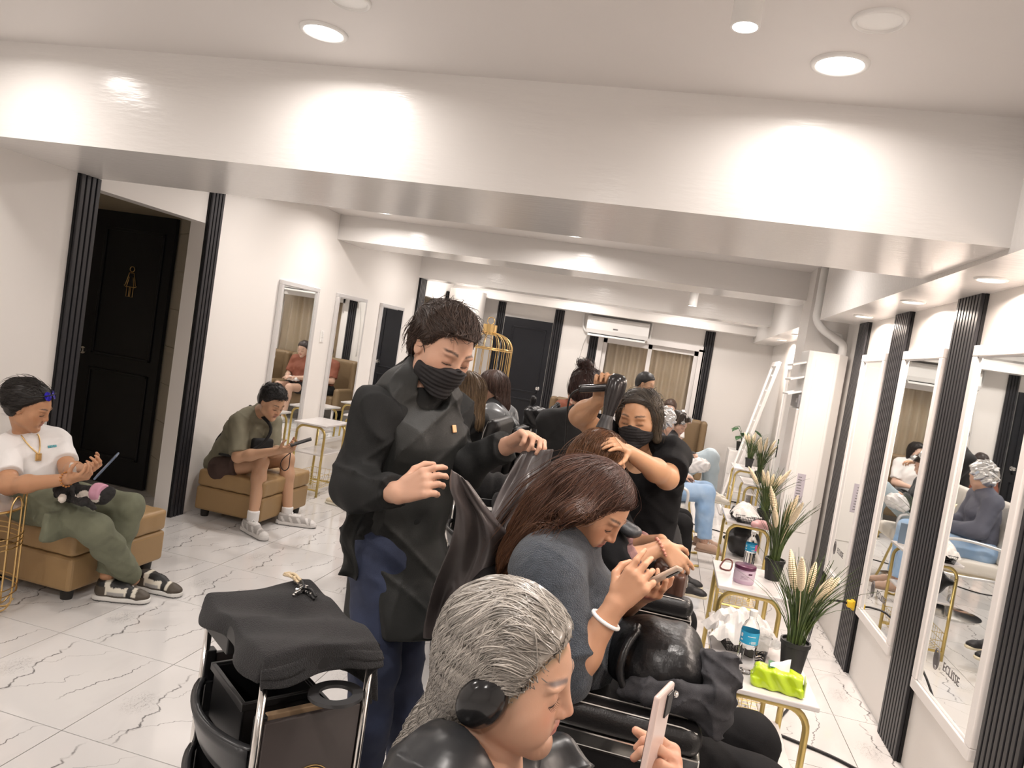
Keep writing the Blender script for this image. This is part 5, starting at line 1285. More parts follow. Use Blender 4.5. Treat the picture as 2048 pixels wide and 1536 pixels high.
# ---- man in the white T-shirt
def man_white():
    J = dict(pel=at(80, 985, 3.14), neck=at(58, 872, 3.14), head=V3(-3.111, 3.05, .946), sR=at(12, 897, 3.0), sL=at(112, 884, 3.26), eR=at(18, 972, 2.86), wR=at(140, 958, 2.86), eL=at(138, 940, 3.16), wL=at(176, 940, 3.0),
             hR=at(62, 1003, 3.05), hL=at(100, 990, 3.24), kR=at(190, 1058, 2.98), aR=at(266, 1158, 3.33), kL=at(258, 1014, 3.28), aL=at(214, 1152, 3.22))
    p = Person(J, 1.02, 0.95); blen('white', p.J)
    f = nrm((.85, .34, -.33)); p.head = Head(J['head'], f, up=(.2, 0, 1), size=0.97, wide=1.0, female=False); p.head.add(p.S)
    p.neck_(0.056); p.body(('belly', 'ribs', 'upper', 'shldL', 'shldR', 'uaL', 'uaR', 'faL', 'fbL', 'faR', 'fbR', 'thL', 'thR', 'caL', 'caR', 'cbL', 'cbR', 'hips', 'trapL', 'trapR'))
    fingers(p.S, J['wR'], at(182, 948, 2.86) - J['wR'], (0.2, 0.3, 1), 1, (0.6, 0.75, .85, .95), (.7, .6), s=0.93)
    fingers(p.S, J['wL'], at(206, 930, 2.92) - J['wL'], (-.1, -.5, .7), -1, (0.7, 0.8, .9, 1.0), (.7, .6), s=0.93)
    o = p.finish(0.0052, 'man in a white T-shirt sitting on the left ottoman looking at his phone', skin=(0.50, 0.265, 0.15), base=(-2.95, 3.14, 0.0), lips=(.33, .12, .09))
    S = p.wear('t_shirt', ('belly', 'ribs', 'upper', 'shldL', 'shldR', 'uaL', 'uaR', 'trapL', 'trapR'), 0.016, 0.0062, m_tee, ends={'uaR': .72, 'uaL': .72}, fold=0.0035,
               ff=lambda P: 0.06 - np.minimum(0.06, np.linalg.norm(P - p.head.W(0, -.01, -.115), axis=-1)))
    p.wear('cargo_trousers', ('hips', 'thL', 'thR', 'caL', 'caR', 'cbL', 'cbR'), 0.017, 0.0065, m_cargo, ends={'cbR': .93, 'cbL': .93}, fold=0.0045, extra=lambda S: (S.box(lerp(J['hR'], J['kR'], .62) + V3(0, -.075, -.02), (.07, .022, .07), frame(J['kR'] - J['hR']), .012, .01)))
    H = cap_hair(p.head, 0.017, zl=(-.10, -.095, -.085, .012, .028, .050, .068, .072), back=0.03); hh, v, q = hair_obj(H, 0.0045, o, (0.014, 0.011, 0.010), dirn=p.head.A @ V3(0, -.8, -.5))
    fl = lambda P: np.tile(p.head.A @ V3(0, -.85, -.35), (len(P), 1))
    strands(H, v[(p.head.loc(v)[:, 2] > -.02)], fl, 520, 12, 0.0085, 0.0011, o, (0.016, 0.012, 0.010), seed=3, lift=0.003, wob=.3, stray=.2)
    # sunglasses pushed up
    W = p.head.W; sg = empty('sunglasses', W(0, .06, .11), 0, 'blue mirrored sunglasses pushed up on the man in white', 'sunglasses', world=True)
    for x in (-1, 1):
        MB().lathe([(0.0, -.003), (.022, -.003), (.024, 0), (.0, .004)], 20, W(x * .031, .067, .103), axis=p.head.A @ V3(x * .2, .75, .62)).build('lens', mat('blue_mirror_lens', (0.03, 0.02, 0.45), 0.12, 0.7), sg, smooth=True, auto=50)
        MB().tube([W(x * .055, .062, .105), W(x * .088, .02, .085), W(x * .092, -.03, .055)], 0.0028, 6).build('temple_arm', m_black, sg, smooth=True)
    MB().tube([W(-.055, .064, .108), W(-.008, .075, .112), W(.008, .075, .112), W(.055, .064, .108)], 0.003, 6).build('bridge', m_black, sg, smooth=True)
    # chain with pendant
    ck = smooth_path([surf_pt(S, *q, .004)[0] for q in ((42, 872), (50, 883), (60, 894), (70, 903), (76, 908), (79, 899), (79, 886), (77, 874), (74, 868))], 5)
    c = MB().tube(ck, 0.0034, 6).build('gold_chain', m_gold, o, smooth=True)
    pp, pn = surf_pt(S, 76, 914, .006); A = frame(-pn)
    MB().box(pp, (.028, .006, .038), A).box(pp + pn * .004, (.012, .004, .024), A).build('pendant', m_gold, c, bevel=0.002)
    b = MB()
    d = nrm(J['wR'] - J['eR']); c0 = J['wR'] - d * .02; u = nrm(np.cross(d, (0, 0, 1))); w = np.cross(d, u)
    for k in range(14): a = 2 * PI * k / 14; b.lathe([(0, -.0055), (.005, -.003), (.0055, 0), (.005, .003), (0, .0055)], 8, c0 + (u * math.cos(a) + w * math.sin(a)) * .034)
    b.build('bead_bracelet', mat('amber_beads', (0.42, 0.17, 0.04), 0.25), o, smooth=True)
    pr = MB()
    for k in range(5):
        q, n_ = surf_pt(S, 97 + 3.6 * k, 894 - .5 * k, .002); pr.box(q, (.007, .002, .013), frame(-n_))
    pr.build('shirt_print', mat('teal_print', (0.10, 0.36, 0.42), 0.7), o)
    white = np.array((.74, .70, .60)); br = np.array((.075, .060, .045)); bk = np.array((.015, .015, .015))
    def sfn(c, x, y, z):
        c[:] = white; c[(y > .80) | (z < .036)] = br; c[(y < .22) & (z < .075)] = br; c[(y > .30) & (y < .62) & (z > .072)] = bk; c[(y < .2) & (z > .075)] = bk; c[(y > .62) & (y < .72)] = bk; c[(y > .25) & (y < .58) & (z > .035) & (z < .05)] = (.35, .34, .33); return c
    st = dict(base=white, fn=sfn, sole=(.72, .71, .68), tread=(.03, .03, .03), lace_m=m_black, collar=.10)
    shoe(o, atz(190, 1196, 0.0), atz(294, 1205, 0.0), st, 1.05); shoe(o, atz(276, 1176, 0.0), atz(358, 1193, 0.0), st, 1.05)
    phone(at(213, 932, 2.86), at(240, 908, 2.88) - at(204, 946, 2.85), (-.62, .78, -.12), 'phone held by the man in the white T-shirt', L=0.145, m=mat('steel_blue_case', (0.10, 0.13, 0.19), 0.4))
    return p
P1 = man_white()

# ---- puppy on his lap
def puppy():
    B = lambda px, py, y=2.98: at(px, py, y)
    S = CapSD(); S.cone(B(140, 986), B(205, 992), .046, .042, .03); S.ell(B(126, 983, 2.92), (.036, .036, .036), k=.02); S.cone(B(127, 990, 2.90), B(124, 999, 2.86), .022, .016, .015)
    for a, b in ((B(112, 978, 2.95), B(112, 992, 2.94)), (B(141, 974, 2.94), B(146, 988, 2.9))): S.cone(a, b, .014, .009, .01)
    S.ell(B(218, 984, 3.0), (.030, .028, .028), k=.02); S.cone(B(150, 960, 2.98), B(144, 930, 2.96), .018, .013, .02); S.cone(B(170, 1000, 2.9), B(188, 1016, 2.88), .018, .012, .02); S.cone(B(150, 1000, 2.9), B(166, 1008, 2.86), .018, .013, .02)
    S.disp(lambda P: .0015 * np.sin(P[..., 0] * 300 + 2 * np.sin(P[..., 2] * 200)))
    def cf(v):
        c = np.tile(np.array((.012, .011, .011)), (len(v), 1)).astype(float); W_ = np.array((.62, .56, .50))
        def blob(p, r, col): c[np.linalg.norm(v - p, axis=1) < r] = col
        blob(B(124, 997, 2.86), .026, W_); blob(B(125, 1001, 2.84), .012, (.06, .04, .04)); blob(B(128, 980, 2.88), .012, W_); blob(B(165, 995, 2.93), .036, W_); blob(B(146, 938, 2.96), .05, W_); blob(B(188, 994, 2.94), .03, W_)
        return c
    o = sd_obj('puppy', S, 0.0045, mat('puppy_fur', (.1, .1, .1), 0.8, vcol=True, bump=.4, bscale=500), None, cf, base=B(160, 1000)); tag(o, 'small black and white puppy asleep on the lap in green trousers', 'dog')
    S = CapSD(); S.cone(B(196, 984, 2.97), B(210, 986, 2.97), .0455, .040, .01); S.cut((1, 0, 0), B(211, 985)); S.cut((-1, 0, 0), B(193, 985)); sd_obj('pink_band', S, .005, mat('pink_fabric', (.62, .32, .42), .8), o)
puppy()

# ---- man in the olive T-shirt
def man_olive():
    J = dict(pel=at(448, 926, 4.98), neck=at(512, 826, 4.92), head=V3(-2.809, 4.82, .939), sR=at(478, 846, 4.78), sL=at(545, 846, 5.08), eR=at(476, 914, 4.66), wR=at(560, 901, 4.68), eL=at(545, 905, 5.0), wL=at(572, 898, 4.80),
             hR=at(448, 938, 4.88), hL=at(462, 930, 5.12), kR=at(522, 924, 4.86), aR=at(507, 1026, 4.72), kL=at(574, 918, 5.14), aL=at(575, 1018, 5.08))
    p = Person(J, 0.95, 1.0); blen('olive', p.J)
    p.head = Head(J['head'], (.85, -.24, -.44), size=0.97, female=False); p.head.add(p.S)
    p.neck_(0.054); p.body(('belly', 'ribs', 'upper', 'shldL', 'shldR', 'uaL', 'uaR', 'faL', 'fbL', 'faR', 'fbR', 'thL', 'thR', 'caL', 'caR', 'cbL', 'cbR', 'hips', 'trapL', 'trapR'))
    fingers(p.S, J['wR'], at(590, 898, 4.66) - J['wR'], (0.1, 0.5, 1), 1, (0.35, 0.5, .6, .7), s=0.95)
    fingers(p.S, J['wL'], at(598, 893, 4.74) - J['wL'], (0, -.6, .7), -1, (0.5, 0.7, .8, .9), s=0.95)
    o = p.finish(0.0056, 'man in an olive T-shirt and brown shorts hunched over a phone', skin=(0.53, 0.315, 0.20), base=(-3.0, 5.0, 0), brow=(.03, .02, .015), lips=(.36, .15, .12))
    p.wear('t_shirt', ('belly', 'ribs', 'upper', 'shldL', 'shldR', 'uaL', 'uaR', 'trapL', 'trapR'), 0.020, 0.007, m_olive, ends={'uaR': .9, 'uaL': .9}, fold=0.004,
           ff=lambda P: 0.07 - np.minimum(0.07, np.linalg.norm(P - p.head.W(0, 0.0, -.12), axis=-1)))
    p.wear('shorts', ('hips', 'thL', 'thR'), 0.022, 0.008, m_brownsh, ends={'thR': .42, 'thL': .42}, fold=0.004)
    H = cap_hair(p.head, 0.018, zl=(-.07, -.055, -.01, .0, .022, .054, .068, .072), lump=.005, top=.010); hh, v, q = hair_obj(H, 0.0055, o, (0.012, 0.010, 0.010), dirn=p.head.A @ V3(0, .5, .8))
    strands(H, v[p.head.loc(v)[:, 2] > .05], lambda P: np.tile(p.head.A @ V3(.1, .8, .1), (len(P), 1)), 420, 7, 0.007, 0.0014, o, (0.014, 0.012, 0.011), seed=5, lift=.004, wob=.5, stray=.5)
    # crossbody bag
    ch_ = lerp(J['pel'], J['neck'], .55)
    st = MB().tube(smooth_path([at(500, 812, 4.95), at(540, 850, 4.78), at(532, 880, 4.74), at(505, 900, 4.68)], 5), .012, 6).tube(smooth_path([at(462, 848, 4.93), at(434, 880, 4.93), at(433, 904, 4.86), at(462, 912, 4.70)], 5), .010, 6).build('bag_strap', m_blackc, o, smooth=True)
    S = CapSD().box(at(524, 890, 4.80), (.08, .03, .05), frame((.8, -.5, 0)), .02); sd_obj('crossbody_bag', S, .007, m_blackc, o)
    gr = np.array((.42, .40, .385)); wh = np.array((.72, .70, .68))
    def sfn(c, x, y, z):
        c[:] = gr; c[(np.sin(y * 30 + z * 60) > .55) & (z < .07)] = wh; c[(y > .88)] = wh; c[(y > .3) & (y < .6) & (z > .075)] = wh * .9; return c
    stl = dict(base=gr, fn=sfn, sole=(.70, .68, .66), tread=(.04, .04, .04), sole_h=.034, collar=.085)
    shoe(o, atz(486, 1058, 0), atz(532, 1082, 0), stl, 1.0, h=.007); shoe(o, atz(553, 1046, 0), atz(630, 1056, 0), stl, 1.0, h=.007)
    for k in 'RL':
        a = J['a' + k]; S = CapSD(); S.cone(a + V3(0, 0, -.05), a + V3(0, 0, .02), .042, .043, .01); S.cut((0, 0, 1), a + V3(0, 0, .02)); sd_obj('sock', S, .007, m_tee, o)
    phone(at(602, 884, 4.66), at(616, 881, 4.70) - at(580, 892, 4.64), (0.2, .8, .3), 'black phone held by the man in the olive shirt')
    r = MB().tube(smooth_path([at(580, 906, 4.64), at(566, 918, 4.62), at(561, 930, 4.62), at(568, 941, 4.62), at(577, 935, 4.62), at(580, 915, 4.63), at(581, 906, 4.64)], 6), .0035, 6).build('wrist_loop', m_black, None, smooth=True); tag(r, 'thin black loop dangling from the olive shirted man\'s phone', 'strap')
man_olive()

# ---- stylist with the mask, holding a cape
def stylist():
    J = dict(pel=at(782, 1085, 2.12), neck=at(838, 772, 2.10), head=at(884, 700, 2.06), sR=at(752, 826, 1.96), sL=at(896, 822, 2.24), eR=at(702, 972, 1.90), wR=at(796, 986, 1.78), eL=at(908, 940, 2.22), wL=at(1018, 890, 2.14))
    J['hR'] = at(766, 1100, 2.05); J['hL'] = at(815, 1095, 2.20); J['kR'] = at(750, 1330, 1.98); J['kL'] = at(800, 1325, 2.16); J['aR'] = V3(-.70, 2.0, .09); J['aL'] = V3(-.60, 2.2, .09)
    p = Person(J, 1.04, 1.0); blen('stylist', p.J)
    p.head = Head(J['head'], (.74, -.52, -.40), up=(0.06, 0.04, 1), size=1.02, wide=1.0, female=False); p.head.add(p.S)
    p.neck_(0.055); p.body(('belly', 'ribs', 'upper', 'shldL', 'shldR', 'uaL', 'uaR', 'faL', 'fbL', 'faR', 'fbR', 'thL', 'thR', 'caL', 'caR', 'cbL', 'cbR', 'hips', 'trapL', 'trapR'))
    fingers(p.S, J['wR'], at(862, 962, 1.77) - J['wR'], (0.15, 0.8, -.25), 1, (.55, .7, .8, .9), (.6, .6), s=1.0)
    fingers(p.S, J['wL'], at(1062, 872, 2.10) - J['wL'], (0.2, -.5, -.75), 1, (.75, .85, .95, 1.0), (.3, .4), s=1.0)
    o = p.finish(0.0040, 'masked stylist in a black shirt and apron holding up a glossy cape', skin=(0.57, 0.335, 0.235), base=(-.68, 2.1, 0), brow=(.03, .02, .017), lash=.9)
    p.wear('shirt', ('belly', 'ribs', 'upper', 'shldL', 'shldR', 'uaL', 'uaR', 'faL', 'faR', 'fbL', 'fbR'), 0.015, 0.0060, m_charc, ends={'fbR': .86, 'fbL': .86}, fold=0.0085, extra=lambda S: (S.cone(J['pel'], lerp(J['pel'], J['neck'], .3), .118, .115, .04, p.lat, 1.28)), cuts=[((0, 0, -1), J['pel'] + V3(0, 0, -.03))], fr=(30, 34))
    fw = nrm(np.cross((0, 0, 1), p.lat) * 1.0); fw = fw if fw[0] > 0 else -fw
    hem = V3(J['pel'][0] + .05, J['pel'][1] - .0, .72)
    cN = lerp(J['pel'], J['neck'], .9)
    def ext(S):
        S.cone(J['pel'], hem + fw * .02, .136, .172, .05, p.lat, 1.25); S.cone(lerp(J['pel'], J['neck'], .3), J['pel'], .122, .136, .05, p.lat, 1.34)
    backp = J['pel'] + p.lat * .10 - fw * .16
    ap = p.wear('apron', ('ribs', 'upper', 'trapL', 'trapR'), 0.034, 0.0065, m_apron, fold=0.007, extra=ext, cuts=[((0, 0, -1), (0, 0, .74)), (nrm(-fw * .9 + p.lat * .45), J['pel'] + p.lat * .12 - fw * .035), (p.lat, cN + p.lat * .155), (-p.lat, cN - p.lat * .155)], fr=(24, 26),
                ff=lambda P: np.maximum(0.088 - np.linalg.norm((P - p.head.W(0, .01, -.145)) * np.array([1, 1, .9]), axis=-1), 0) * 1.0)
    p.wear('jeans', ('hips', 'thL', 'thR', 'caL', 'caR', 'cbL', 'cbR'), 0.010, 0.007, m_denim, fold=0.0035, extra=lambda S: S.cone(J['pel'] + V3(0, 0, .05), J['pel'], .108, .110, .04, p.lat, 1.25))
    # side flap of the apron hanging behind the hip
    G = [[lerp(at(722 - 24 * u, 985 + 10 * u, 1.93 - .03 * u), at(706 - 30 * u, 1160 - 12 * u, 1.93 - .03 * u), v) + V3(.010 * math.sin(v * 9), .012 * math.sin(v * 7 + u * 3), 0) for v in np.linspace(0, 1, 14)] for u in np.linspace(-.1, 1, 7)]
    MB().sheet(G).build('apron_flap', m_apron, ap, smooth=True, solid=.006)
    # collar, pin
    W = p.head.W
    S = CapSD(); S.cone(W(0, -.038, -.145), W(0, -.030, -.100), .088, .071, .01); S.cone(W(0, -.03, -.17), W(0, -.03, -.06), .062, .062, .004, mode='s'); S.cut(p.head.A @ V3(0, .35, 1), W(0, -.03, -.092)); S.cut(p.head.A @ V3(0, .95, .3), W(0, .055, -.13)); sd_obj('collar', S, .005, m_charc, o)
    q, n_ = surf_pt(ap, 907, 858, .003); MB().box(q, (.020, .005, .024), frame(-n_)).build('name_pin', mat('copper_pin', (.75, .42, .22), .35, .4), o, bevel=.002)
    mask_on(p.head, o, .0032, m_maskm)
    # hair: side swept with a quiff
    H = cap_hair(p.head, 0.016, zl=(-.075, -.062, -.014, -.004, .022, .050, .070, .078), lump=.005, top=.004, fr=(40, 60)); 
    H.cuts.insert(0, lambda P, d: smin(d, (lambda L: np.linalg.norm((L - np.array([.010, .092, .080])) / np.array([1.7, .9, .60]), axis=-1) * .6 - .020)(p.head.loc(P)), .02))
    hh, v, q = hair_obj(H, 0.0042, o, (0.040, 0.024, 0.018), dirn=p.head.A @ V3(.2, .95, -.1))
    L = p.head.loc(v); fl = lambda P: np.where(p.head.loc(P)[:, 2:3] > .055, np.tile(p.head.A @ V3(.25, .95, -.05), (len(P), 1)), np.tile(p.head.A @ V3(0, -.45, -.9), (len(P), 1)))
    strands(H, v[L[:, 2] > .0], fl, 1500, 12, 0.0075, 0.0009, o, (0.050, 0.030, 0.022), tip=(0.075, 0.045, 0.032), seed=8, lift=.0035, wob=.28, stray=.15)
    return p, o
ST, STO = stylist()
# glossy cape in his hands
def cape_sheet():
    m = MB()
    eL = [(903, 938, 1.76), (900, 975, 1.77), (912, 1020, 1.79), (900, 1090, 1.86), (868, 1170, 1.93), (850, 1240, 1.97), (846, 1276, 1.98)]
    eR = [(935, 962, 1.78), (985, 1030, 1.83), (1022, 1075, 1.88), (1034, 1110, 1.92), (1000, 1190, 1.96), (968, 1262, 1.98), (945, 1300, 1.98)]
    def loft(A, B, nv, dep, seed):
        A = smooth_path([at(*a) for a in A], 7); B = smooth_path([at(*b) for b in B], 7); n = len(A); G = []
        for i in range(n):
            row = []
            for v in np.linspace(0, 1, nv):
                p = A[i] * (1 - v) + B[i] * v; f = i / (n - 1)
                p = p + V3(.15, -1, 0.1) * dep * (.35 + .65 * min(1, f * 2)) * (math.sin(v * 9.5 + f * 3.2 + seed) * .6 + math.sin(v * 17 - f * 6 + seed) * .32 + .25 * math.sin(f * 14 + v * 5)) * math.sin(PI * (.06 + .88 * v)) ** .5
                row.append(p)
            G.append(row)
        m.sheet(G)
    loft(eL, eR, 34, .040, 0.3)
    loft([(1044, 902, 2.10), (1010, 960, 2.06), (985, 1015, 2.00), (972, 1070, 1.96), (985, 1130, 1.95), (1000, 1180, 1.96)], [(1108, 898, 2.06), (1092, 950, 2.05), (1050, 1010, 2.02), (1012, 1056, 1.98), (1034, 1110, 1.95), (1030, 1150, 1.96)], 20, .026, 2.0)
    o = m.build('salon_cape', m_capeg, None, smooth=True, solid=.003, sub=1); tag(o, 'glossy dark salon cape held up by the masked stylist', 'cape')
cape_sheet()
# ================================================================ seated women in the near row, stylists behind
m_towg = mat('slate_terry', (0.050, 0.062, 0.080), 0.95, bump=1.0, bscale=330, sheen=0.2, bdist=0.006, var=0.4, vscale=40, varcol=(0.030, 0.038, 0.050))
m_blackk = mat('black_knit', (0.007, 0.007, 0.008), 0.8, spec=.2, bump=0.3, bscale=400)
m_gloss = mat('glossy_black_leather', (0.009, 0.009, 0.010), 0.33, spec=0.42, bump=0.5, bscale=55, bdist=0.004)
m_denb = mat('washed_black_denim', (0.060, 0.060, 0.066), 0.85, spec=.2, bump=0.8, bscale=700, var=0.8, vscale=22, varcol=(0.022, 0.022, 0.025))
m_capeb = mat('black_salon_cape', (0.020, 0.021, 0.023), 0.34, spec=0.5, bump=0.3, bscale=14, bdist=0.006)
TORSO = ('belly', 'ribs', 'upper', 'shldL', 'shldR', 'trapL', 'trapR')
ARMS = ('uaL', 'uaR', 'faL', 'fbL', 'faR', 'fbR'); LEGS = ('hips', 'thL', 'thR', 'caL', 'caR', 'cbL', 'cbR')

# ---- woman with the slate towel
def woman_towel():
    J = dict(pel=V3(-.12, 1.95, .66), neck=at(1118, 1092, 1.96), head=at(1188, 1014, 1.92), sR=at(1092, 1142, 1.78), sL=at(1128, 1128, 2.12), eR=at(1138, 1352, 1.70), wR=at(1232, 1208, 1.72), eL=at(1215, 1235, 2.10), wL=at(1275, 1196, 1.92),
             kR=V3(.36, 1.82, .66), kL=V3(.36, 2.06, .66), aR=V3(.42, 1.84, .24), aL=V3(.42, 2.05, .24))
    p = Person(J, 0.98, 0.96, lat=(0, -1, 0)); blen('towel', p.J)
    p.head = Head(J['head'], (.77, -.27, -.54), up=(.45, -.1, 1), size=0.93, wide=1.0); p.head.add(p.S)
    p.neck_(0.047); p.body(TORSO + ARMS + LEGS)
    fingers(p.S, J['wR'], at(1275, 1160, 1.72) - J['wR'], (.1, .95, -.2), 1, (.35, .55, .75, .85), (.9, .8), s=.95)
    fingers(p.S, J['wL'], at(1302, 1182, 1.84) - J['wL'], (.1, -.3, .9), -1, (.5, .6, .7, .8), (.4, .5), s=.92)
    o = p.finish(0.0036, 'woman with long brown hair and a slate towel cape tapping her phone', skin=(0.55, 0.30, 0.185), base=(-.1, 1.95, 0), lips=(.36, .10, .09), mkup=.15)
    tw = p.wear('towel_cape', ('upper', 'ribs', 'shldL', 'shldR', 'uaR', 'uaL', 'trapL', 'trapR'), 0.030, 0.0055, m_towg, fold=0.004, ends={'uaR': .80, 'uaL': .9}, fr=(22, 20), k=.06,
                ff=lambda P: .02 * sstep(P[..., 2], 1.02, .86) * -1 * (P[..., 1] < 1.95) + .07 - np.minimum(.07, np.linalg.norm(P - p.head.W(0, .035, -.135), axis=-1)),
                extra=lambda S: (S.cone(at(1100, 1168, 1.74), at(1122, 1325, 1.71), .064, .050, .06), S.cone(at(1122, 1325, 1.71), at(1138, 1365, 1.69), .046, .030, .04), S.cone(p.J['chest'] + V3(.05, -.05, .0), p.J['chest'] + V3(.03, -.1, -.16), .10, .10, .05), S.cone(p.head.W(0, -.02, -.10), p.J['neck'] + V3(.02, 0, -.03), .062, .085, .03)), cuts=[((0, 0, -1), (0, 0, .84))])
    p.wear('black_top', ('belly', 'ribs', 'hips'), 0.018, .009, m_blackk, fold=.004)
    p.wear('black_trousers', LEGS, 0.022, .009, m_blackk, fold=.004, ends={'cbR': .97, 'cbL': .97})
    for k in 'RL':
        a = J['a' + k]; shoe(o, a + V3(-.06, 0, -.085), a + V3(.19, 0, -.085), dict(base=(.02, .02, .02), sole=(.03, .03, .03)), .95, h=.009)
    # hair: cap plus a long fall over the back of the chair
    hd = p.head; S = cap_hair(hd, .014, zl=(-.3, -.3, -.06, -.045, -.005, .030, .062, .068), lump=0)
    pth = [(1150, 975, 1.93, .085), (1112, 1020, 1.93, .084), (1078, 1070, 1.92, .075), (1046, 1118, 1.90, .062), (1022, 1158, 1.88, .036)]
    for a, b in zip(pth[:-1], pth[1:]): S.ops.append(CapSD().cone(at(*a[:3]), at(*b[:3]), a[3], b[3], .03, (0.25, 1, 0), 1.25).ops[0])
    S.ops.append(CapSD().cone(hd.W(.05, -.01, .02), at(1150, 1040, 1.80), .045, .030, .03).ops[0]); S.ops.append(CapSD().cone(at(1150, 1040, 1.80), at(1085, 1098, 1.80), .032, .03, .03).ops[0])
    c0 = S.cuts[0]; S.cuts[0] = lambda P, d: np.where(np.linalg.norm(P - hd.c, axis=-1) < .17, c0(P, d), d)
    D = nrm(at(1030, 1150, 1.89) - at(1190, 960, 1.92))
    hh, v, q = hair_obj(S, .0042, o, (.060, .026, .018), tip=(.085, .036, .016), dirn=D, shade=.25)
    def flow(P):
        L = hd.loc(P); w = sstep(L[:, 1], -.02, .07)[:, None] * sstep(L[:, 2], -.10, .0)[:, None]
        return D[None] * (1 - .35 * w) + w * .55 * (hd.A @ V3(0, -.4, .25))[None] + np.where(L[:, 0:1] > 0, 1, -1) * .18 * (hd.A @ V3(1, 0, -.3))[None] * w
    Lv = hd.loc(v); seeds = v[(Lv[:, 2] > .0) & (np.linalg.norm(v - hd.c, axis=1) < .19)]
    strands(S, seeds, flow, 2600, 30, .0098, .00085, o, (.060, .026, .018), tip=(.105, .042, .015), seed=11, lift=.0022, wob=.12, stray=.05)
    d = nrm(J['wR'] - J['eR']); u = nrm(np.cross(d, (0, 0, 1))); w = np.cross(d, u); c = J['wR'] - d * .045
    MB().tube([c + (u * math.cos(a) + w * math.sin(a)) * (.0335 + .0012 * (i % 2)) for i, a in enumerate(np.linspace(0, 2 * PI, 40, endpoint=False))], .0048, 8, closed=True).build('hair_tie', m_tee, o, smooth=True)
    e = p.head.W(.086, -.006, -.030); MB().lathe([(0, -.004), (.004, 0), (0, .004)], 8, e).build('earring', m_chrome, o)
    phone(at(1306, 1162, 1.80), at(1326, 1152, 1.80) - at(1285, 1172, 1.80), (0, -1, .5), 'phone in a pearl edged case held by the woman in the towel', L=.15, m=mat('pearl_case', (.55, .42, .33), .3))
    # folded leather bag and denim jacket in her lap
    S = CapSD().ell(at(1318, 1310, 1.86), (.105, .13, .085), k=.02).ell(at(1275, 1300, 1.88), (.08, .12, .075), k=.05).box(at(1345, 1335, 1.84), (.07, .11, .08), rad=.05, k=.05)
    S.disp(lambda P: .006 * np.sin(P[..., 2] * 34 + 1.5 * np.sin(P[..., 0] * 20 + P[..., 1] * 12)) + .0018 * np.sin(P[..., 0] * 70 + 2 * np.sin(P[..., 2] * 40)))
    b = sd_obj('leather_bag', S, .005, m_gloss, None, base=at(1318, 1350, 1.86)); tag(b, 'glossy black leather bag slumped in the towel woman\'s lap', 'bag')
    st_ = MB()
    for q in (0, 1): st_.tube(smooth_path([at(1275, 1260, 1.78) + V3(0, .03 * q, 0), at(1250, 1300, 1.74), at(1240, 1350, 1.72), at(1262, 1392, 1.72), at(1300, 1398, 1.74)], 5), .010, 7)
    st_.build('bag_strap', m_gloss, b, smooth=True)
    S = CapSD()
    for a, c, r1, r2 in (((1262, 1378, 1.72), (1350, 1392, 1.70), .022, .026), ((1350, 1392, 1.70), (1430, 1400, 1.72), .028, .035), ((1405, 1330, 1.84), (1440, 1350, 1.78), .038, .045), ((1440, 1350, 1.78), (1432, 1420, 1.74), .045, .035), ((1380, 1400, 1.74), (1425, 1440, 1.72), .03, .03)): S.cone(at(*a), at(*c), r1, r2, .02)
    S.disp(lambda P: -.010 * (1 - np.abs(np.sin(P[..., 0] * 38 + P[..., 2] * 30 + 1.5 * np.sin(P[..., 1] * 25 + P[..., 2] * 20)))) ** 3 - .007 * (1 - np.abs(np.sin(P[..., 2] * 55 - P[..., 0] * 24 + 2 * np.sin(P[..., 0] * 31)))) ** 3 + .003 * np.sin(P[..., 2] * 120 + P[..., 1] * 60))
    dj = sd_obj('denim_jacket', S, .0055, m_denb, None, base=at(1400, 1400, 1.74)); tag(dj, 'washed black denim jacket bunched over the chair arm', 'jacket')
    MB().lathe([(0, -.002), (.009, -.002), (.008, .003), (0, .003)], 16, at(1350, 1388, 1.672), axis=(0, -1, .3)).build('jacket_button', m_chrome, dj, smooth=True)
woman_towel()

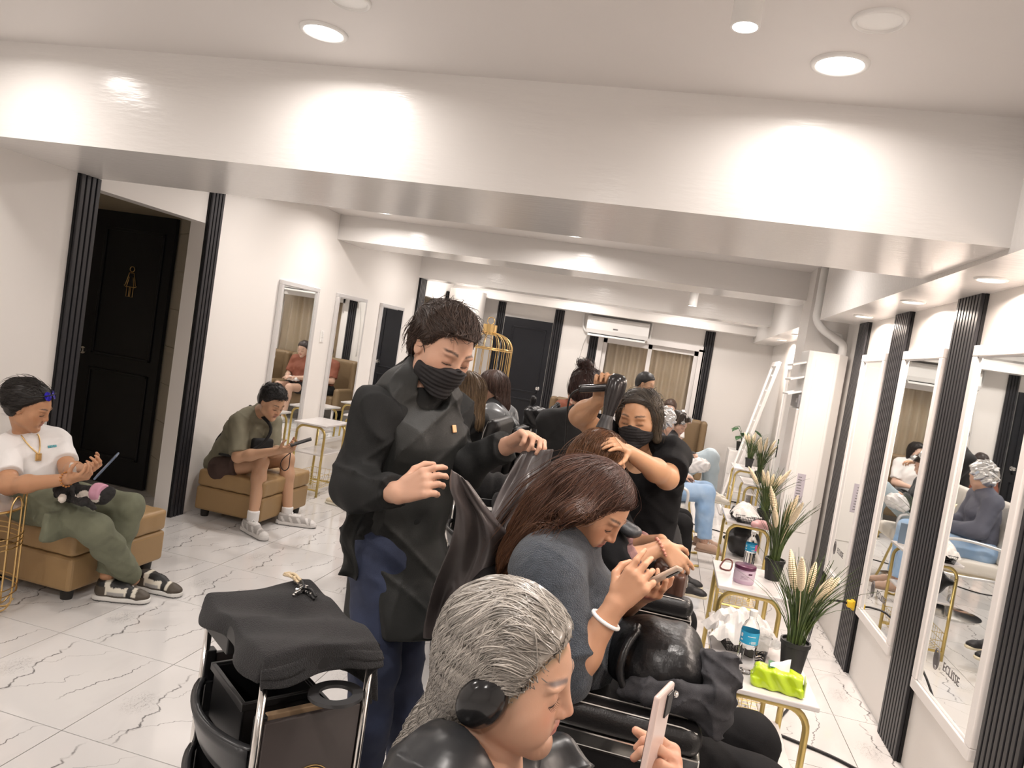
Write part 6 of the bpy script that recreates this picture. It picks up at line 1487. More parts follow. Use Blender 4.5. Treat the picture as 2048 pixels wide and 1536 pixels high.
# ---- woman in the foreground with grey dyed hair
def woman_front():
    J = dict(pel=V3(-.22, 1.06, .46), neck=at(972, 1512, 1.11), head=at(1019, 1339, 1.08), sR=at(898, 1590, .97), sL=at(990, 1550, 1.27), eR=V3(-.14, .88, .66), wR=V3(.06, .93, .93), eL=V3(-.10, 1.28, .68), wL=at(1352, 1608, 1.10),
             kR=V3(.28, .98, .50), kL=V3(.28, 1.16, .50), aR=V3(.34, .98, .14), aL=V3(.34, 1.16, .14))
    p = Person(J, 1.0, 1.0, lat=(.1, -1, 0)); blen('front', p.J)
    hd = p.head = Head(J['head'], (.985, -.07, -.12), up=(.12, -.10, .985), size=1.0, wide=1.0); hd.add(p.S)
    S0 = p.S; E = lambda x, y, z, r, k=.02, m='u': S0.ell(hd.W(x, y, z), np.array(r) * hd.s, hd.A, k, m)
    for x in (-1, 1): E(x * .040, .045, -.045, (.026, .026, .034), .03)
    E(0, .046, -.088, (.034, .026, .018), .02)
    p.neck_(0.050); p.body(TORSO + ARMS + LEGS)
    fingers(p.S, J['wL'], at(1345, 1530, 1.06) - J['wL'], (-.9, -.3, .2), -1, (.9, .9, 1.0, 1.0), (.5, .6), s=.95)
    fingers(p.S, J['wR'], at(1292, 1530, .98) - J['wR'], (.3, .9, .1), 1, (.6, .7, .8, .9), (.3, .3), s=.9)
    o = p.finish(0.0026, 'woman with grey dye covered hair and black ear covers looking at her phone', skin=(0.60, 0.36, 0.25), base=(-.2, 1.08, 0), lips=(.45, .15, .13), brow=(.14, .115, .115), blush=.5, mkup=.05)
    # hair
    S = cap_hair(hd, .013, zl=(-.3, -.3, -.045, -.052, -.012, .040, .068, .076), lump=0, top=.0)
    pth = [(992, 1302, 1.10, .074), (962, 1350, 1.11, .062), (920, 1405, 1.12, .047), (867, 1455, 1.13, .034), (808, 1502, 1.13, .020)]
    for a, b in zip(pth[:-1], pth[1:]): S.ops.append(CapSD().cone(at(*a[:3]), at(*b[:3]), a[3], b[3], .035, (.3, 1, 0), 1.0).ops[0])
    c0 = S.cuts[0]; S.cuts[0] = lambda P, d: np.where(np.linalg.norm(P - hd.c, axis=-1) < .165, c0(P, d), d)
    D = nrm(at(800, 1500, 1.13) - at(960, 1290, 1.1))
    S.disp(lambda P: .0022 * np.sin((hd.loc(P) @ np.array([150., 0, 190.])) + 2.2 * np.sin(hd.loc(P)[..., 1] * 38)))
    hh, v, q = hair_obj(S, .0032, o, (.27, .245, .215), dirn=D, shade=.30, m=mat('dye_coated_hair', (.3, .28, .25), .30, vcol=True, spec=.6, coat=.25))
    def flow(P):
        L = hd.loc(P); w = sstep(L[:, 1], -.05, .04)[:, None]; lo = sstep(L[:, 2], .05, -.05)[:, None]
        return (1 - w) * D[None] + w * ((hd.A @ V3(0, -1, .12))[None] * (1 - lo) + (hd.A @ V3(0, -.95, -.25))[None] * lo)
    Lv = hd.loc(v); seeds = v[(np.linalg.norm(v - hd.c, axis=1) < .2) & (Lv[:, 1] > -.07)]
    strands(S, seeds, flow, 2300, 26, .0095, .0011, o, (.31, .285, .255), seed=21, lift=.0016, wob=.20, m=MATS['dye_coated_hair'], var=.45)
    a_ = o.data.color_attributes['Col']; n_ = len(o.data.vertices); cc = np.empty(n_ * 4, np.float32); a_.data.foreach_get('color', cc); cc = cc.reshape(-1, 4)
    vv = np.empty(n_ * 3, np.float32); o.data.vertices.foreach_get('co', vv); vv = vv.reshape(-1, 3) + np.array(o.location)[None]
    dd = S.ev(vv); ww = (sstep(.020 - dd, 0, .014) * (hd.loc(vv)[:, 0] > 0) * .75)[:, None]; cc[:, :3] = cc[:, :3] * (1 - ww) + np.array((.20, .16, .085)) * ww; a_.data.foreach_set('color', cc.ravel())
    # black ear cover
    C = CapSD(); fr = frame(hd.A @ V3(1, 0.15, 0), up=hd.A @ V3(0, -.35, 1))
    for x in (1, -1):
        E_ = CapSD(); E_.ell(hd.W(x * .080, -.012, -.014), np.array([.035, .026, .046]) * hd.s, frame(hd.A @ V3(x * 1, .25, 0), up=hd.A @ V3(0, .45, 1)), .01)
        sd_obj('ear_cover', E_, .0035, mat('ear_cover_plastic', (.012, .012, .013), .16, spec=.6), o)
    # cape on her shoulders, with an open collar
    def ex(S):
        S.cone(lerp(J['neck'], J['sR'], .3), J['sR'] + V3(-.02, -.02, -.03), .060, .07, .05); S.cone(J['sR'], J['eR'], .07, .14, .06); S.cone(J['sL'], J['eL'], .07, .14, .06); S.cone(J['chest'], J['pel'], .15, .24, .06, p.lat, 1.2)
        S.cone(J['pel'], V3(.2, 1.06, .48), .22, .24, .08, p.lat, 1.2)
    p.wear('salon_cape', TORSO, .022, .006, m_capeb, fold=.007, extra=ex, cuts=[((0, 0, -1), (0, 0, .42))], fr=(22, 24), ff=lambda P: np.maximum(.105 - np.linalg.norm((P - at(1012, 1500, 1.06)) * np.array([1, 1, 1.0]), axis=-1), 0))
    G = [[lerp(lerp(at(1040, 1505, 1.16), at(1085, 1590, 1.10), u), lerp(at(1112, 1460, 1.25), at(1192, 1516, 1.20), u), v) + V3(0, -.008 * math.sin(v * 8), .010 * math.sin(u * 5)) for v in np.linspace(0, 1, 12)] for u in np.linspace(-.05, 1, 10)]
    MB().sheet(G).build('cape_collar', m_capeb, o, smooth=True, solid=.003)
    for k in 'RL':
        a = J['a' + k]; shoe(o, a + V3(-.06, 0, -.085), a + V3(.19, 0, -.085), dict(base=(.02, .02, .02), sole=(.03, .03, .03)), .95, h=.010)
    ph = phone(at(1310, 1478, 1.04), at(1325, 1405, 1.04) - at(1297, 1545, 1.04), (-.32, -1, .0), 'phone in a clear pink case held up in the foreground', L=.150, Wd=.072, m=mat('clear_pink_case', (.66, .52, .48), .15, spec=.7))
woman_front()

# ---- woman being blow dried
def woman_dried():
    J = dict(pel=V3(-.20, 2.84, .66), neck=at(1165, 1020, 2.84), head=at(1202, 930, 2.78), sR=at(1188, 1040, 2.68), sL=at(1215, 1030, 2.98), eR=at(1240, 1132, 2.58), wR=at(1328, 1092, 2.62), eL=at(1258, 1095, 2.95), wL=at(1322, 1082, 2.78),
             kR=V3(.17, 2.74, .64), kL=V3(.17, 2.94, .64), aR=V3(.08, 2.76, .24), aL=V3(.08, 2.92, .24))
    p = Person(J, 1.02, .95, lat=(0, -1, 0)); blen('dried', p.J)
    hd = p.head = Head(J['head'], (.95, -.22, -.16), up=(.1, 0, 1), size=.97); hd.add(p.S); p.neck_(.047); p.body(TORSO + ARMS + LEGS)
    fingers(p.S, J['wR'], at(1352, 1120, 2.62) - J['wR'], (-.2, .9, -.4), 1, (.4, .5, .6, .7), s=.95); fingers(p.S, J['wL'], at(1345, 1104, 2.74) - J['wL'], (-.2, -.6, -.6), -1, (.4, .5, .6, .7), s=.95)
    o = p.finish(.0055, 'woman with auburn hair being blow dried, hands resting on a brown bag', skin=(.56, .31, .19), base=(-.2, 2.84, 0), lips=(.42, .12, .10))
    tp = p.wear('black_top', TORSO + ('uaL', 'uaR', 'faL', 'faR'), .026, .0075, m_blackk, ends={'faR': .62, 'faL': .62}, fold=.004)
    lm = mat('lace_cuff', (.10, .05, .06), .8, var=1.0, vscale=45, varcol=(.36, .20, .18))
    for k in 'RL':
        a, b = J['e' + k], lerp(J['e' + k], J['w' + k], .42); S = CapSD(); S.capped(lerp(a, b, .25), b, .056, .058, .005); sd_obj('lace_cuff', S, .007, lm, tp)
    p.wear('black_trousers', LEGS, .022, .010, m_blackk, fold=.004)
    S = CapSD(); S.cone(at(1205, 1020, 2.62), at(1262, 1062, 2.60), .030, .040, .02, (0, 0, 1), .6); sd_obj('neck_cape', S, .008, m_leathg, o)
    S = cap_hair(hd, .016, zl=(-.3, -.3, -.09, -.06, -.02, .035, .060, .066), lump=0)
    for a, b, r1, r2 in (((1175, 925, 2.80), (1150, 990, 2.82), .085, .080), ((1150, 990, 2.82), (1138, 1040, 2.84), .080, .055), ((1232, 915, 2.70), (1238, 1010, 2.66), .030, .022), ((1205, 905, 2.72), (1196, 1000, 2.70), .045, .045)):
        S.ops.append(CapSD().cone(at(*a), at(*b), r1, r2, .03).ops[0])
    c0 = S.cuts[0]; S.cuts[0] = lambda P, d: np.where((np.linalg.norm(P - hd.c, axis=-1) < .15) & (hd.loc(P)[..., 0] < .045), c0(P, d), d)
    hh, v, q = hair_obj(S, .0062, o, (.115, .048, .022), tip=(.16, .075, .032), dirn=(-.2, 0, -1), shade=.35)
    strands(S, v[v[:, 2] > hd.c[2] + .02], lambda P: np.tile(nrm((-.12, -.1, -1)), (len(P), 1)), 1000, 22, .011, .0011, o, (.115, .05, .022), tip=(.19, .09, .038), seed=31, lift=.003, wob=.22, stray=.08)
    d = nrm(J['wR'] - J['eR']); u = nrm(np.cross(d, (0, 0, 1))); w = np.cross(d, u); b = MB(); c = J['wR'] - d * .012
    for k in range(15): a = 2 * PI * k / 15; b.lathe([(0, -.006), (.0058, -.003), (.0062, 0), (.0058, .003), (0, .006)], 8, c + (u * math.cos(a) + w * math.sin(a)) * .034)
    b.build('pink_bead_bracelet', mat('pink_beads', (.62, .27, .20), .25), o, smooth=True)
    for k in 'RL':
        a = J['a' + k]; shoe(o, a + V3(-.06, 0, -.085), a + V3(.19, 0, -.085), dict(base=(.02, .02, .02), sole=(.03, .03, .03)), .95, h=.010)
    S = CapSD()
    for k in range(4): S.box(at(1318 + 15 * k, 1150 + 5 * k, 2.72 - .01 * k) + V3(0, 0, -.01), (.016, .11, .085 - .008 * k), frame((.1, 1, 0)), .014, .006)
    S.cut((.2, 0, -1), at(1330, 1212, 2.72)); bg = sd_obj('handbag', S, .006, mat('brown_leather', (.075, .035, .024), .4, bump=.3, bscale=200), None, base=at(1340, 1200, 2.7)); tag(bg, 'dark brown gusseted handbag under the clasped hands', 'bag')
woman_dried()

# ---- stylist with the hair dryer
def stylist_dryer():
    J = dict(pel=at(1268, 1070, 3.34), neck=at(1286, 902, 3.30), head=at(1278, 841, 3.20), sR=at(1236, 900, 3.32), sL=at(1342, 912, 3.24), eR=at(1160, 832, 3.10), wR=at(1200, 800, 2.97), eL=at(1334, 956, 3.02), wL=at(1254, 902, 2.78))
    J['hR'] = at(1245, 1085, 3.32); J['hL'] = at(1295, 1090, 3.38); J['kR'] = V3(-.22, 3.36, .48); J['kL'] = V3(-.02, 3.44, .48); J['aR'] = V3(-.24, 3.44, .09); J['aL'] = V3(-.02, 3.5, .09)
    p = Person(J, 1.12, .95); blen('dryer', p.J)
    hd = p.head = Head(J['head'], (-.28, -.92, -.14), up=(-.06, 0, 1), size=1.0, wide=1.02); hd.add(p.S); p.neck_(.053); p.body(TORSO + ARMS + LEGS)
    fingers(p.S, J['wR'], V3(.03, -.12, 1), (.05, -1, -.1), 1, (.95, 1.05, 1.05, 1.0), (.9, .7), s=1.0)
    fingers(p.S, J['wL'], at(1216, 878, 2.66) - J['wL'], (-.2, .5, -.85), 1, (.3, .4, .5, .6), (.3, .3), s=.95)
    o = p.finish(.0056, 'masked stylist in black raising a hair dryer over a seated woman', skin=(.55, .305, .175), base=(-.1, 3.34, 0), brow=(.03, .02, .015))
    p.wear('black_blouse', TORSO + ('uaL', 'uaR'), .026, .0075, m_blackk, ends={'uaL': .78, 'uaR': .62}, fold=.005, extra=lambda S: S.cone(J['pel'], lerp(J['pel'], J['neck'], .35), .135, .125, .04, p.lat, 1.3), ff=lambda P: np.maximum(.10 - np.linalg.norm((P - hd.W(0, .02, -.165)) * np.array([1, 1, 1.1]), axis=-1), 0))
    fwd = V3(-.2, -1, 0)
    p.wear('apron', ('hips',), .050, .009, m_blackc, fold=.006, extra=lambda S: (S.cone(J['pel'] + V3(0, 0, .10), J['pel'] - V3(0, 0, .45), .130, .17, .05, p.lat, 1.3)), cuts=[((0, 0, -1), J['pel'] - V3(0, 0, .45))])
    p.wear('black_trousers', LEGS, .020, .010, m_blackk)
    mask_on(hd, o, .0045, m_maskm)
    S = cap_hair(hd, .017, zl=(-.12, -.12, -.11, -.10, -.02, .060, .078, .084), lump=.003, back=.01)
    for x in (-1, 1): S.ops.append(CapSD().cone(hd.W(x * .070, .015, .03), hd.W(x * .082, -.005, -.085), .026, .022, .02).ops[0])
    c0 = S.cuts[0]; S.cuts[0] = lambda P, d: np.where(np.abs(hd.loc(P)[..., 0]) < .060, c0(P, d), np.maximum(d, (-.115 - hd.loc(P)[..., 2])))
    hh, v, q = hair_obj(S, .006, o, (.055, .046, .038), tip=(.13, .10, .07), dirn=hd.A @ V3(0, -.1, -1), shade=.3)
    Lv = hd.loc(v); strands(S, v[Lv[:, 2] > .02], lambda P: np.where(hd.loc(P)[:, 2:3] > .05, np.where(hd.loc(P)[:, :1] > 0, 1, -1) * (hd.A @ V3(1, -.4, -.2))[None], (hd.A @ V3(0, -.15, -1))[None]), 700, 14, .010, .0012, o, (.065, .055, .047), tip=(.17, .13, .09), seed=41, lift=.003, wob=.25, stray=.1)
    for x in (-1, 1): MB().lathe([(0, -.005), (.005, 0), (0, .005)], 8, hd.W(x * .088, -.01, -.034)).build('earring', m_chrome, o)
    # hair dryer
    r = empty('hair_dryer', at(1228, 800, 2.90), 0, 'black hair dryer held upright above the auburn hair', 'hair dryer', world=True)
    T, Bn = at(1238, 752, 2.90), at(1208, 858, 2.86); ax = nrm(Bn - T); L = np.linalg.norm(Bn - T)
    md = mat('dryer_black', (.018, .015, .015), .2, spec=.6)
    MB().lathe([(0, -.006), (.022, -.004), (.036, .010), (.040, .030), (.039, .065), (.033, .105), (.025, .145), (.022, .165), (.0, .166)], 28, T, axis=ax).build('dryer_body', md, r, smooth=True, auto=45)
    MB().lathe([(.022, .165), (.025, .17), (.026, .185), (.034, L), (.030, L), (.022, .18)], 24, T, axis=ax, cap=False).build('nozzle', mat('dryer_nozzle', (.03, .027, .027), .4), r, smooth=True, auto=45)
    h0, h1 = T + ax * .045, at(1160, 778, 2.935)
    MB().tube(smooth_path([h0, lerp(h0, h1, .5), h1], 6), .0165, 12).build('dryer_handle', md, r, smooth=True)
    MB().tube(smooth_path([h1, at(1146, 786, 2.97), at(1138, 800, 3.0), at(1134, 830, 3.05), at(1130, 900, 3.1), at(1120, 1000, 3.2), V3(-.5, 3.3, .02)], 6), .0045, 6).build('dryer_cord', m_black, r, smooth=True)
stylist_dryer()

# ---- stylist seen from behind with a bun
def stylist_back():
    J = dict(pel=at(1146, 990, 4.10), neck=at(1155, 840, 4.10), head=at(1172, 782, 4.16), eL=at(1094, 930, 4.2), eR=at(1232, 905, 4.26), wL=at(1140, 940, 4.42), wR=at(1240, 900, 4.46), hL=at(1122, 1005, 4.10), hR=at(1170, 1005, 4.10), kL=V3(-.58, 4.1, .48), kR=V3(-.38, 4.1, .48), aL=V3(-.58, 4.08, .09), aR=V3(-.38, 4.08, .09))
    p = Person(J, 1.1, .97, shw=.155, lat=(1, -.05, 0)); blen('back', p.J)
    hd = p.head = Head(J['head'], (.35, .9, -.25), size=1.0); hd.add(p.S); p.neck_(.05); p.body(TORSO + ARMS + LEGS)
    for k, s in (('R', -1), ('L', 1)): fingers(p.S, J['w' + k], V3(.3, .8, -.1), (0, 0, -1), s, (.5, .5, .6, .6), s=.9)
    o = p.finish(.0075, 'person in black seen from behind with brown hair in a bun', skin=(.56, .31, .20), base=(-.45, 4.1, 0))
    p.wear('black_tee', TORSO + ('uaL', 'uaR'), .022, .009, m_blackc, ends={'uaL': .8, 'uaR': .8}, fold=.004, extra=lambda S: S.cone(J['pel'], lerp(J['pel'], J['neck'], .35), .130, .122, .04, p.lat, 1.3))
    p.wear('black_trousers', LEGS, .022, .011, m_blackk, fold=.003)
    S = cap_hair(hd, .014, zl=(-.09, -.085, -.05, -.02, .02, .045, .065, .07), lump=.003)
    S.ops.append(CapSD().ell(hd.W(-.01, -.062, .135), (.045, .045, .034), hd.A, .012).ops[0]); S.ops.append(CapSD().ell(hd.W(-.045, -.065, .142), (.022, .022, .018), hd.A, .008).ops[0])
    c0 = S.cuts[0]
    hh, v, q = hair_obj(S, .006, o, (.040, .018, .015), dirn=hd.A @ V3(0, -.5, .8), shade=.35)
    strands(S, v, lambda P: np.tile(hd.A @ V3(0, -.4, .9), (len(P), 1)), 420, 9, .010, .0012, o, (.05, .022, .018), seed=51, lift=.003, wob=.4, stray=.25)
    MB().tube([at(1150 + 10 * t, 828 + 3 * math.sin(t * 3), 4.02) for t in np.linspace(-.6, 1, 8)], .003, 5).build('neck_cord', m_black, o)
    for k in 'RL':
        a = J['a' + k]; shoe(o, a + V3(0, -.06, -.09), a + V3(0, .19, -.09), dict(base=(.03, .03, .03), sole=(.05, .05, .05)), .95, h=.012)
stylist_back()
# ================================================================ people further back
m_jean = mat('light_blue_denim', (0.26, 0.42, 0.66), 0.8, bump=0.3, bscale=500, var=0.3, vscale=8, varcol=(0.40, 0.54, 0.72))
m_jeanp = mat('pale_denim', (0.46, 0.55, 0.60), 0.8, bump=0.3, bscale=500)
m_foil = mat('foil', (.80, .80, .80), .25, .9)
def shoes(o, J, d, base=(.02, .02, .02), sole=(.6, .58, .52), h=.011):
    d = nrm(d)
    for k in 'RL': shoe(o, J['a' + k] - d * .06 - V3(0, 0, .09), J['a' + k] + d * .19 - V3(0, 0, .09), dict(base=base, sole=sole), .95, h=h)
def sitter(label, x, y, z, d, skin, top, bot, hairc, hips=.085, head_f=None, hands=None, torso=.47, g=1.0, long_hair=None, shoe_c=((.02, .02, .02), (.6, .58, .52)), h=.010, sleeve=.8, bare=False, knee=None, floor=.09, lean=0.0):
    """generic seated person facing d; z is the height of the hip joints"""
    d = nrm(d); lat = nrm(np.cross(d, (0, 0, 1))); pel = V3(x, y, z)
    J = dict(pel=pel, neck=pel + V3(0, 0, torso) + d * lean); J['head'] = J['neck'] + V3(0, 0, .135) + d * .05
    J['hR'] = pel + lat * hips; J['hL'] = pel - lat * hips
    kn = knee if knee is not None else (pel + d * .42 + V3(0, 0, .02))
    J['kR'] = kn + lat * .10; J['kL'] = kn - lat * .10; J['aR'] = J['kR'] + d * .05; J['aL'] = J['kL'] + d * .03; J['aR'][2] = J['aL'][2] = floor
    p = Person(J, g, .94, lat=lat); hd_ = hands if hands is not None else pel + d * .28 + V3(0, 0, .16)
    for k, s in (('R', 1), ('L', -1)):
        J2 = p.J; J2['e' + k] = J2['s' + k] + V3(0, 0, -.24) + d * .07 + lat * s * .04; J2['w' + k] = hd_ + lat * s * .06
    p = Person(p.J, g, .94, lat=lat); J = p.J
    p.head = Head(J['head'], head_f if head_f is not None else d - V3(0, 0, .35), size=.97); p.head.add(p.S); p.neck_(.048); p.body(TORSO + ARMS + LEGS)
    for k, s in (('R', 1), ('L', -1)): fingers(p.S, J['w' + k], d * .8 - lat * s * .5, (0, 0, -1), -s, (.4, .5, .5, .6), s=.92)
    o = p.finish(h, label, skin=skin, base=(x, y, 0))
    p.wear('top', TORSO + ('uaL', 'uaR', 'faL', 'faR', 'fbL', 'fbR') if sleeve > 1 else TORSO + ('uaL', 'uaR'), .022, h * 1.1, top, ends={'uaL': sleeve, 'uaR': sleeve} if sleeve <= 1 else {'fbL': .85, 'fbR': .85}, fold=.004)
    if bare: p.wear('shorts', ('hips', 'thL', 'thR'), .020, h * 1.1, bot, ends={'thL': .5, 'thR': .5})
    else: p.wear('trousers', LEGS, .020, h * 1.1, bot, fold=.003, ends={'cbL': .9, 'cbR': .9})
    shoes(o, J, d, *shoe_c)
    if hairc is not None:
        S = cap_hair(p.head, .016, zl=(-.3, -.3, -.08, -.04, .0, .045, .062, .068) if long_hair else (-.085, -.07, -.02, -.01, .02, .048, .065, .07), lump=.003)
        c0 = S.cuts[0]
        if long_hair:
            hd = p.head
            for a, b, r1, r2 in long_hair: S.ops.append(CapSD().cone(hd.c + np.array(a) + 0, hd.c + np.array(b), r1, r2, .03).ops[0])
            S.cuts[0] = lambda P, dd: np.where(np.linalg.norm(P - hd.c, axis=-1) < .15, c0(P, dd), dd)
        hh, v, q = hair_obj(S, h * .8, o, hairc[0], tip=hairc[1], dirn=(0, 0, -1), shade=.3)
        if long_hair: strands(S, v[v[:, 2] > p.head.c[2] + .02], lambda P: np.tile(nrm((0, 0, -1)) - d * .15, (len(P), 1)), 420, 18, .016, .0018, o, hairc[0], tip=hairc[1], seed=int(x * 100) % 97 + 3, lift=.003, wob=.12, var=.4)
    return p, o
X = V3(1, 0, 0)
# blonde and brunette facing the left wall, seen from behind
pb, ob = sitter('woman with long blonde balayage hair facing the left wall', -1.19, 4.38, .66, (-1, .12, 0), (.58, .36, .26), m_blackc, m_blackk, ((.13, .085, .05), (.42, .29, .17)), torso=.50, floor=.24,
                long_hair=[((.05, 0, .02), (.06, -.02, -.18), .085, .085), ((.06, -.02, -.18), (.09, -.04, -.42), .085, .055)], shoe_c=((.02, .02, .02), (.05, .05, .05)))
pc, oc = sitter('woman with straight brown hair and a grey salon cape facing the left wall', -1.25, 5.32, .66, (-1, -.1, 0), (.56, .34, .24), m_blackc, m_blackk, ((.060, .032, .024), (.085, .048, .036)), torso=.50, floor=.24, sleeve=1.2,
                long_hair=[((.05, 0, .02), (.06, 0, -.12), .085, .088), ((.06, 0, -.12), (.065, -.01, -.31), .088, .080)], shoe_c=((.02, .02, .02), (.05, .05, .05)))
m_greycape = mat('grey_cape', (.14, .145, .15), .28, spec=.6)
S = CapSD(); nk = pc.J['neck']; S.cone(nk + V3(.02, -.17, -.05), nk + V3(.02, .17, -.05), .085, .085, .05); S.cone(nk + V3(.08, -.18, -.08), nk + V3(.13, -.18, -.36), .07, .05, .05); S.cone(nk + V3(.08, .15, -.08), nk + V3(.13, .12, -.30), .07, .05, .05); S.cone(nk + V3(.10, -.1, -.1), nk + V3(.13, .05, -.15), .06, .06, .05)
S.disp(lambda P: .008 * np.sin(P[..., 1] * 60 + 2 * np.sin(P[..., 2] * 25)) + .004 * np.sin(P[..., 2] * 70)); sd_obj('grey_cape', S, .009, m_greycape, oc)
# sneakers and bare legs behind the stylist
pd_, od = sitter('person with bare legs and cream sneakers seated behind the masked stylist', -2.05, 5.95, .56, (-1, .1, 0), (.60, .37, .26), m_blackc, m_blackc, ((.03, .02, .015), (.04, .03, .02)), torso=.45, bare=True, knee=V3(-2.55, 5.98, .57), shoe_c=((.66, .58, .42), (.70, .66, .55)))
# black trousered legs behind the dryer stylist
pe, oe = sitter('woman in black trousers and black sneakers half hidden behind the dryer stylist', -.24, 5.15, .64, X, (.56, .33, .22), m_blackc, m_blackk, ((.03, .02, .015), (.05, .03, .02)), torso=.46, knee=V3(.22, 5.15, .60), floor=.23, shoe_c=((.02, .02, .022), (.66, .60, .45)), h=.009)
# foil cap woman
pf, of = sitter('woman with a foil cap in a slate robe and light blue jeans', -.07, 6.62, .56, X, (.60, .37, .27), mat('slate_robe', (.10, .105, .14), .7), m_jean, None, torso=.47, knee=V3(.45, 6.62, .62), floor=.20, sleeve=1.2, shoe_c=((.45, .30, .22), (.25, .17, .12)), h=.009, lean=.02, head_f=(.45, .86, -.30))
S = cap_hair(pf.head, .022, zl=(-.11, -.10, -.08, -.06, -.01, .040, .062, .07), lump=0); hd = pf.head
S.disp(lambda P: .007 * np.sin(P[..., 0] * 90 + 2 * np.sin(P[..., 2] * 60)) + .006 * np.sin(P[..., 2] * 110 + P[..., 1] * 80)); sd_obj('foil_cap', S, .007, m_foil, of)
# foil strand woman
pg, og = sitter('woman with foil strands, dark hooded top and pale jeans', .08, 7.55, .56, X, (.60, .38, .28), mat('dark_hoodie', (.035, .037, .042), .6), m_jeanp, ((.030, .022, .018), (.28, .19, .13)), torso=.41, knee=V3(.50, 7.5, .84), floor=.50, sleeve=1.2, shoe_c=((.68, .64, .56), (.66, .62, .52)), h=.009, hands=V3(.36, 7.45, .82), head_f=(.80, -.42, -.42),
                long_hair=[((0, .06, .0), (.0, .07, -.26), .05, .04), ((0, -.06, .0), (.04, -.085, -.28), .035, .03)])
fs = MB(); hd = pg.head; g_ = random.Random(2)
for k in range(22):
    a = g_.uniform(-1, 1); c = hd.W(a * .092, g_.uniform(-.07, .09), .145 - .09 * abs(a) ** 2 - g_.uniform(0, .05)); A = np.array(Euler((g_.uniform(-.6, .6), g_.uniform(-.6, .6), g_.uniform(0, 3))).to_matrix())
    fs.box(c, (.05, .004, .035), A)
for k in range(8): fs.box(hd.W((-1) ** k * .095, .02 - .012 * k, -.03 - .02 * k), (.012, .012, .06), np.eye(3))
fs.build('foil_strips', m_foil, og)
S = CapSD().ell((.40, 7.32, .76), (.10, .08, .07)).ell((.34, 7.30, .73), (.06, .06, .06)); S.disp(lambda P: .010 * np.sin(P[..., 0] * 90 + 2 * np.sin(P[..., 2] * 60)) * np.sin(P[..., 1] * 70)); tag(sd_obj('white_scarf', S, .008, m_tee, base=(.4, 7.32, .69)), 'white crumpled scarf in the foil strand woman\'s lap', 'scarf')
# man standing at the far end
J = dict(pel=V3(-.36, 8.2, .90), neck=at(1268, 800, 8.1), head=at(1291, 768, 8.1), eR=V3(-.28, 7.98, 1.05), wR=V3(-.05, 8.0, 1.08), eL=V3(-.28, 8.42, 1.05), wL=V3(-.05, 8.35, 1.08), hR=V3(-.36, 8.1, .88), hL=V3(-.36, 8.28, .88), kR=V3(-.35, 8.1, .48), kL=V3(-.35, 8.28, .48), aR=V3(-.38, 8.1, .09), aL=V3(-.38, 8.28, .09))
p = Person(J, 1.0, .96, lat=(0, -1, 0)); p.head = Head(J['head'], (.93, -.22, -.28), female=False, size=1.0); p.head.add(p.S); p.neck_(.055); p.body(TORSO + ARMS + LEGS)
for k, s in (('R', 1), ('L', -1)): fingers(p.S, J['w' + k], (1, 0, -.1), (0, 0, -1), -s)
o = p.finish(.009, 'masked man with short black hair standing near the far window', skin=(.47, .28, .18), base=(-.36, 8.2, 0)); p.wear('black_shirt', TORSO + ARMS, .022, .010, m_blackc, ends={'fbL': .9, 'fbR': .9}, extra=lambda S: S.cone(J['pel'], lerp(J['pel'], J['neck'], .35), .128, .12, .04, p.lat, 1.3)); p.wear('black_trousers', LEGS, .02, .011, m_blackk); shoes(o, p.J, X)
mask_on(p.head, o, .006, m_maskm); hair_obj(cap_hair(p.head, .011, zl=(-.075, -.06, -.01, .0, .03, .050, .066, .07), lump=.002), .006, o, (.012, .010, .010))
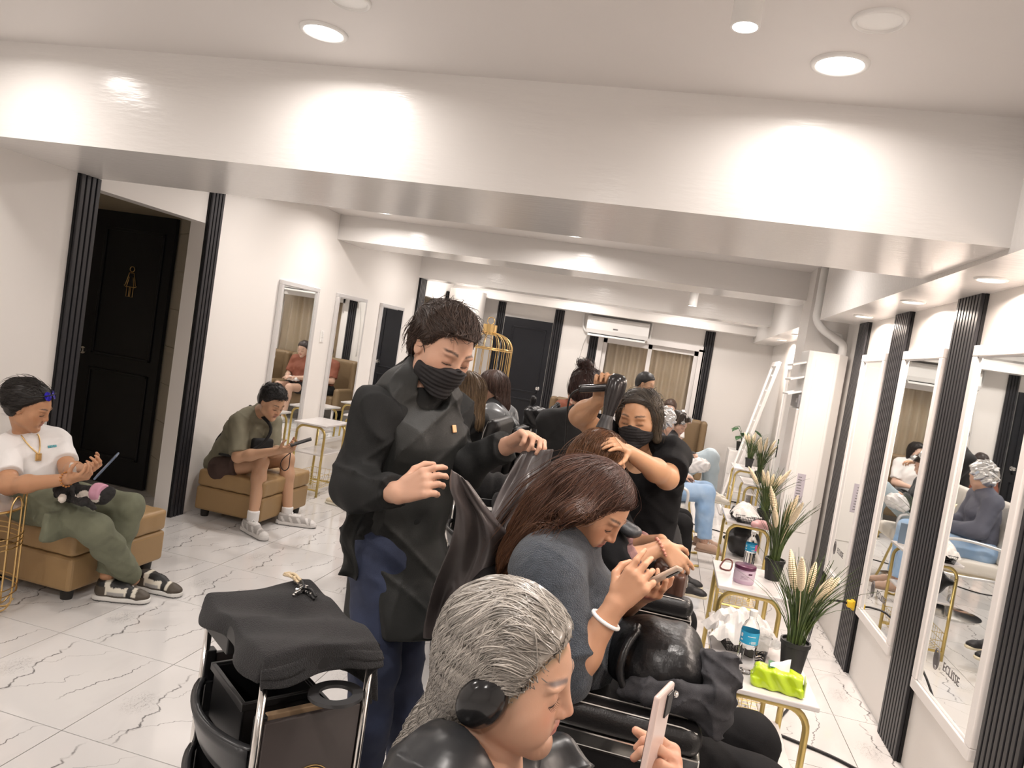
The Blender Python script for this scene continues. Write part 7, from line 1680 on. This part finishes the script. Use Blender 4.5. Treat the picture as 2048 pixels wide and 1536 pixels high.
# people in the wing chairs
ph_, oh_ = sitter('small dark haired woman in a wing chair under the window', -.56, 10.12, .50, (0, -1, 0), (.62, .42, .33), m_tee, m_blackk, ((.02, .015, .013), (.03, .02, .018)), torso=.45, floor=.09, h=.012, head_f=(-.5, -1, -.1), long_hair=[((.06, .03, 0), (.07, .02, -.22), .04, .03), ((-.06, .03, 0), (-.07, .02, -.22), .04, .03)])
pi_, oi_ = sitter('person with bare legs in the wing chair below the wall air conditioner', -1.30, 10.12, .50, (.1, -1, 0), (.55, .36, .27), mat('rust_top', (.22, .07, .04), .7), m_blackc, ((.03, .02, .018), (.04, .03, .02)), torso=.45, h=.012, bare=True, shoe_c=((.6, .58, .55), (.6, .58, .55)))
pj_, oj_ = sitter('person with brown cropped hair in the right end wing chair', .04, 10.15, .50, (-.1, -1, 0), (.60, .42, .34), m_tee, m_jeanp, ((.06, .035, .025), (.08, .05, .03)), torso=.48, h=.012)
S = CapSD().box((-1.28, 9.88, .64), (.10, .07, .03), rad=.02); S.disp(lambda P: .008 * np.sin(P[..., 0] * 80) * np.sin(P[..., 1] * 90)); tag(sd_obj('folded_bag', S, .009, m_tee, base=(-1.28, 9.88, .61)), 'white cloth bag on the lap of the bare legged sitter by the wall air conditioner', 'bag')
# second and third trolleys with things hanging over them
t2, _ = trolley((-.90, 5.02, 0), .2, 'black salon trolley piled with combs beside the person with the bun', False); t2.scale = (1, 1, 1.24)
S = CapSD().box((-.86, 5.16, 1.15), (.11, .16, .06), rad=.02).cone((-.95, 5.1, 1.2), (-.93, 5.1, 1.28), .016, .02, .02).cone((-.8, 5.1, 1.2), (-.76, 5.15, 1.26), .02, .02, .02)
S.disp(lambda P: .008 * np.sin(P[..., 0] * 60 + P[..., 2] * 50) * np.sin(P[..., 1] * 55)); tag(sd_obj('black_bag', S, .009, m_gloss, base=(-.86, 5.16, 1.1)), 'black tote with straps on the trolley by the far door', 'bag')
t3, _ = trolley((-.80, 3.25, 0), .5, 'black salon trolley half hidden behind the glossy cape', False)
S = CapSD().cone((-.80, 3.40, .93), (-.58, 3.52, .93), .075, .075, .03).cone((-.56, 3.30, .91), (-.47, 3.42, .70), .05, .05, .05).cone((-.66, 3.24, .91), (-.56, 3.30, .68), .05, .05, .05)
S.disp(lambda P: .006 * np.sin(P[..., 0] * 90 + P[..., 1] * 50)); tag(sd_obj('dark_towel', S, .008, m_tow, base=(-.65, 3.42, .88)), 'dark sequined towel heaped on the half hidden trolley', 'towel')
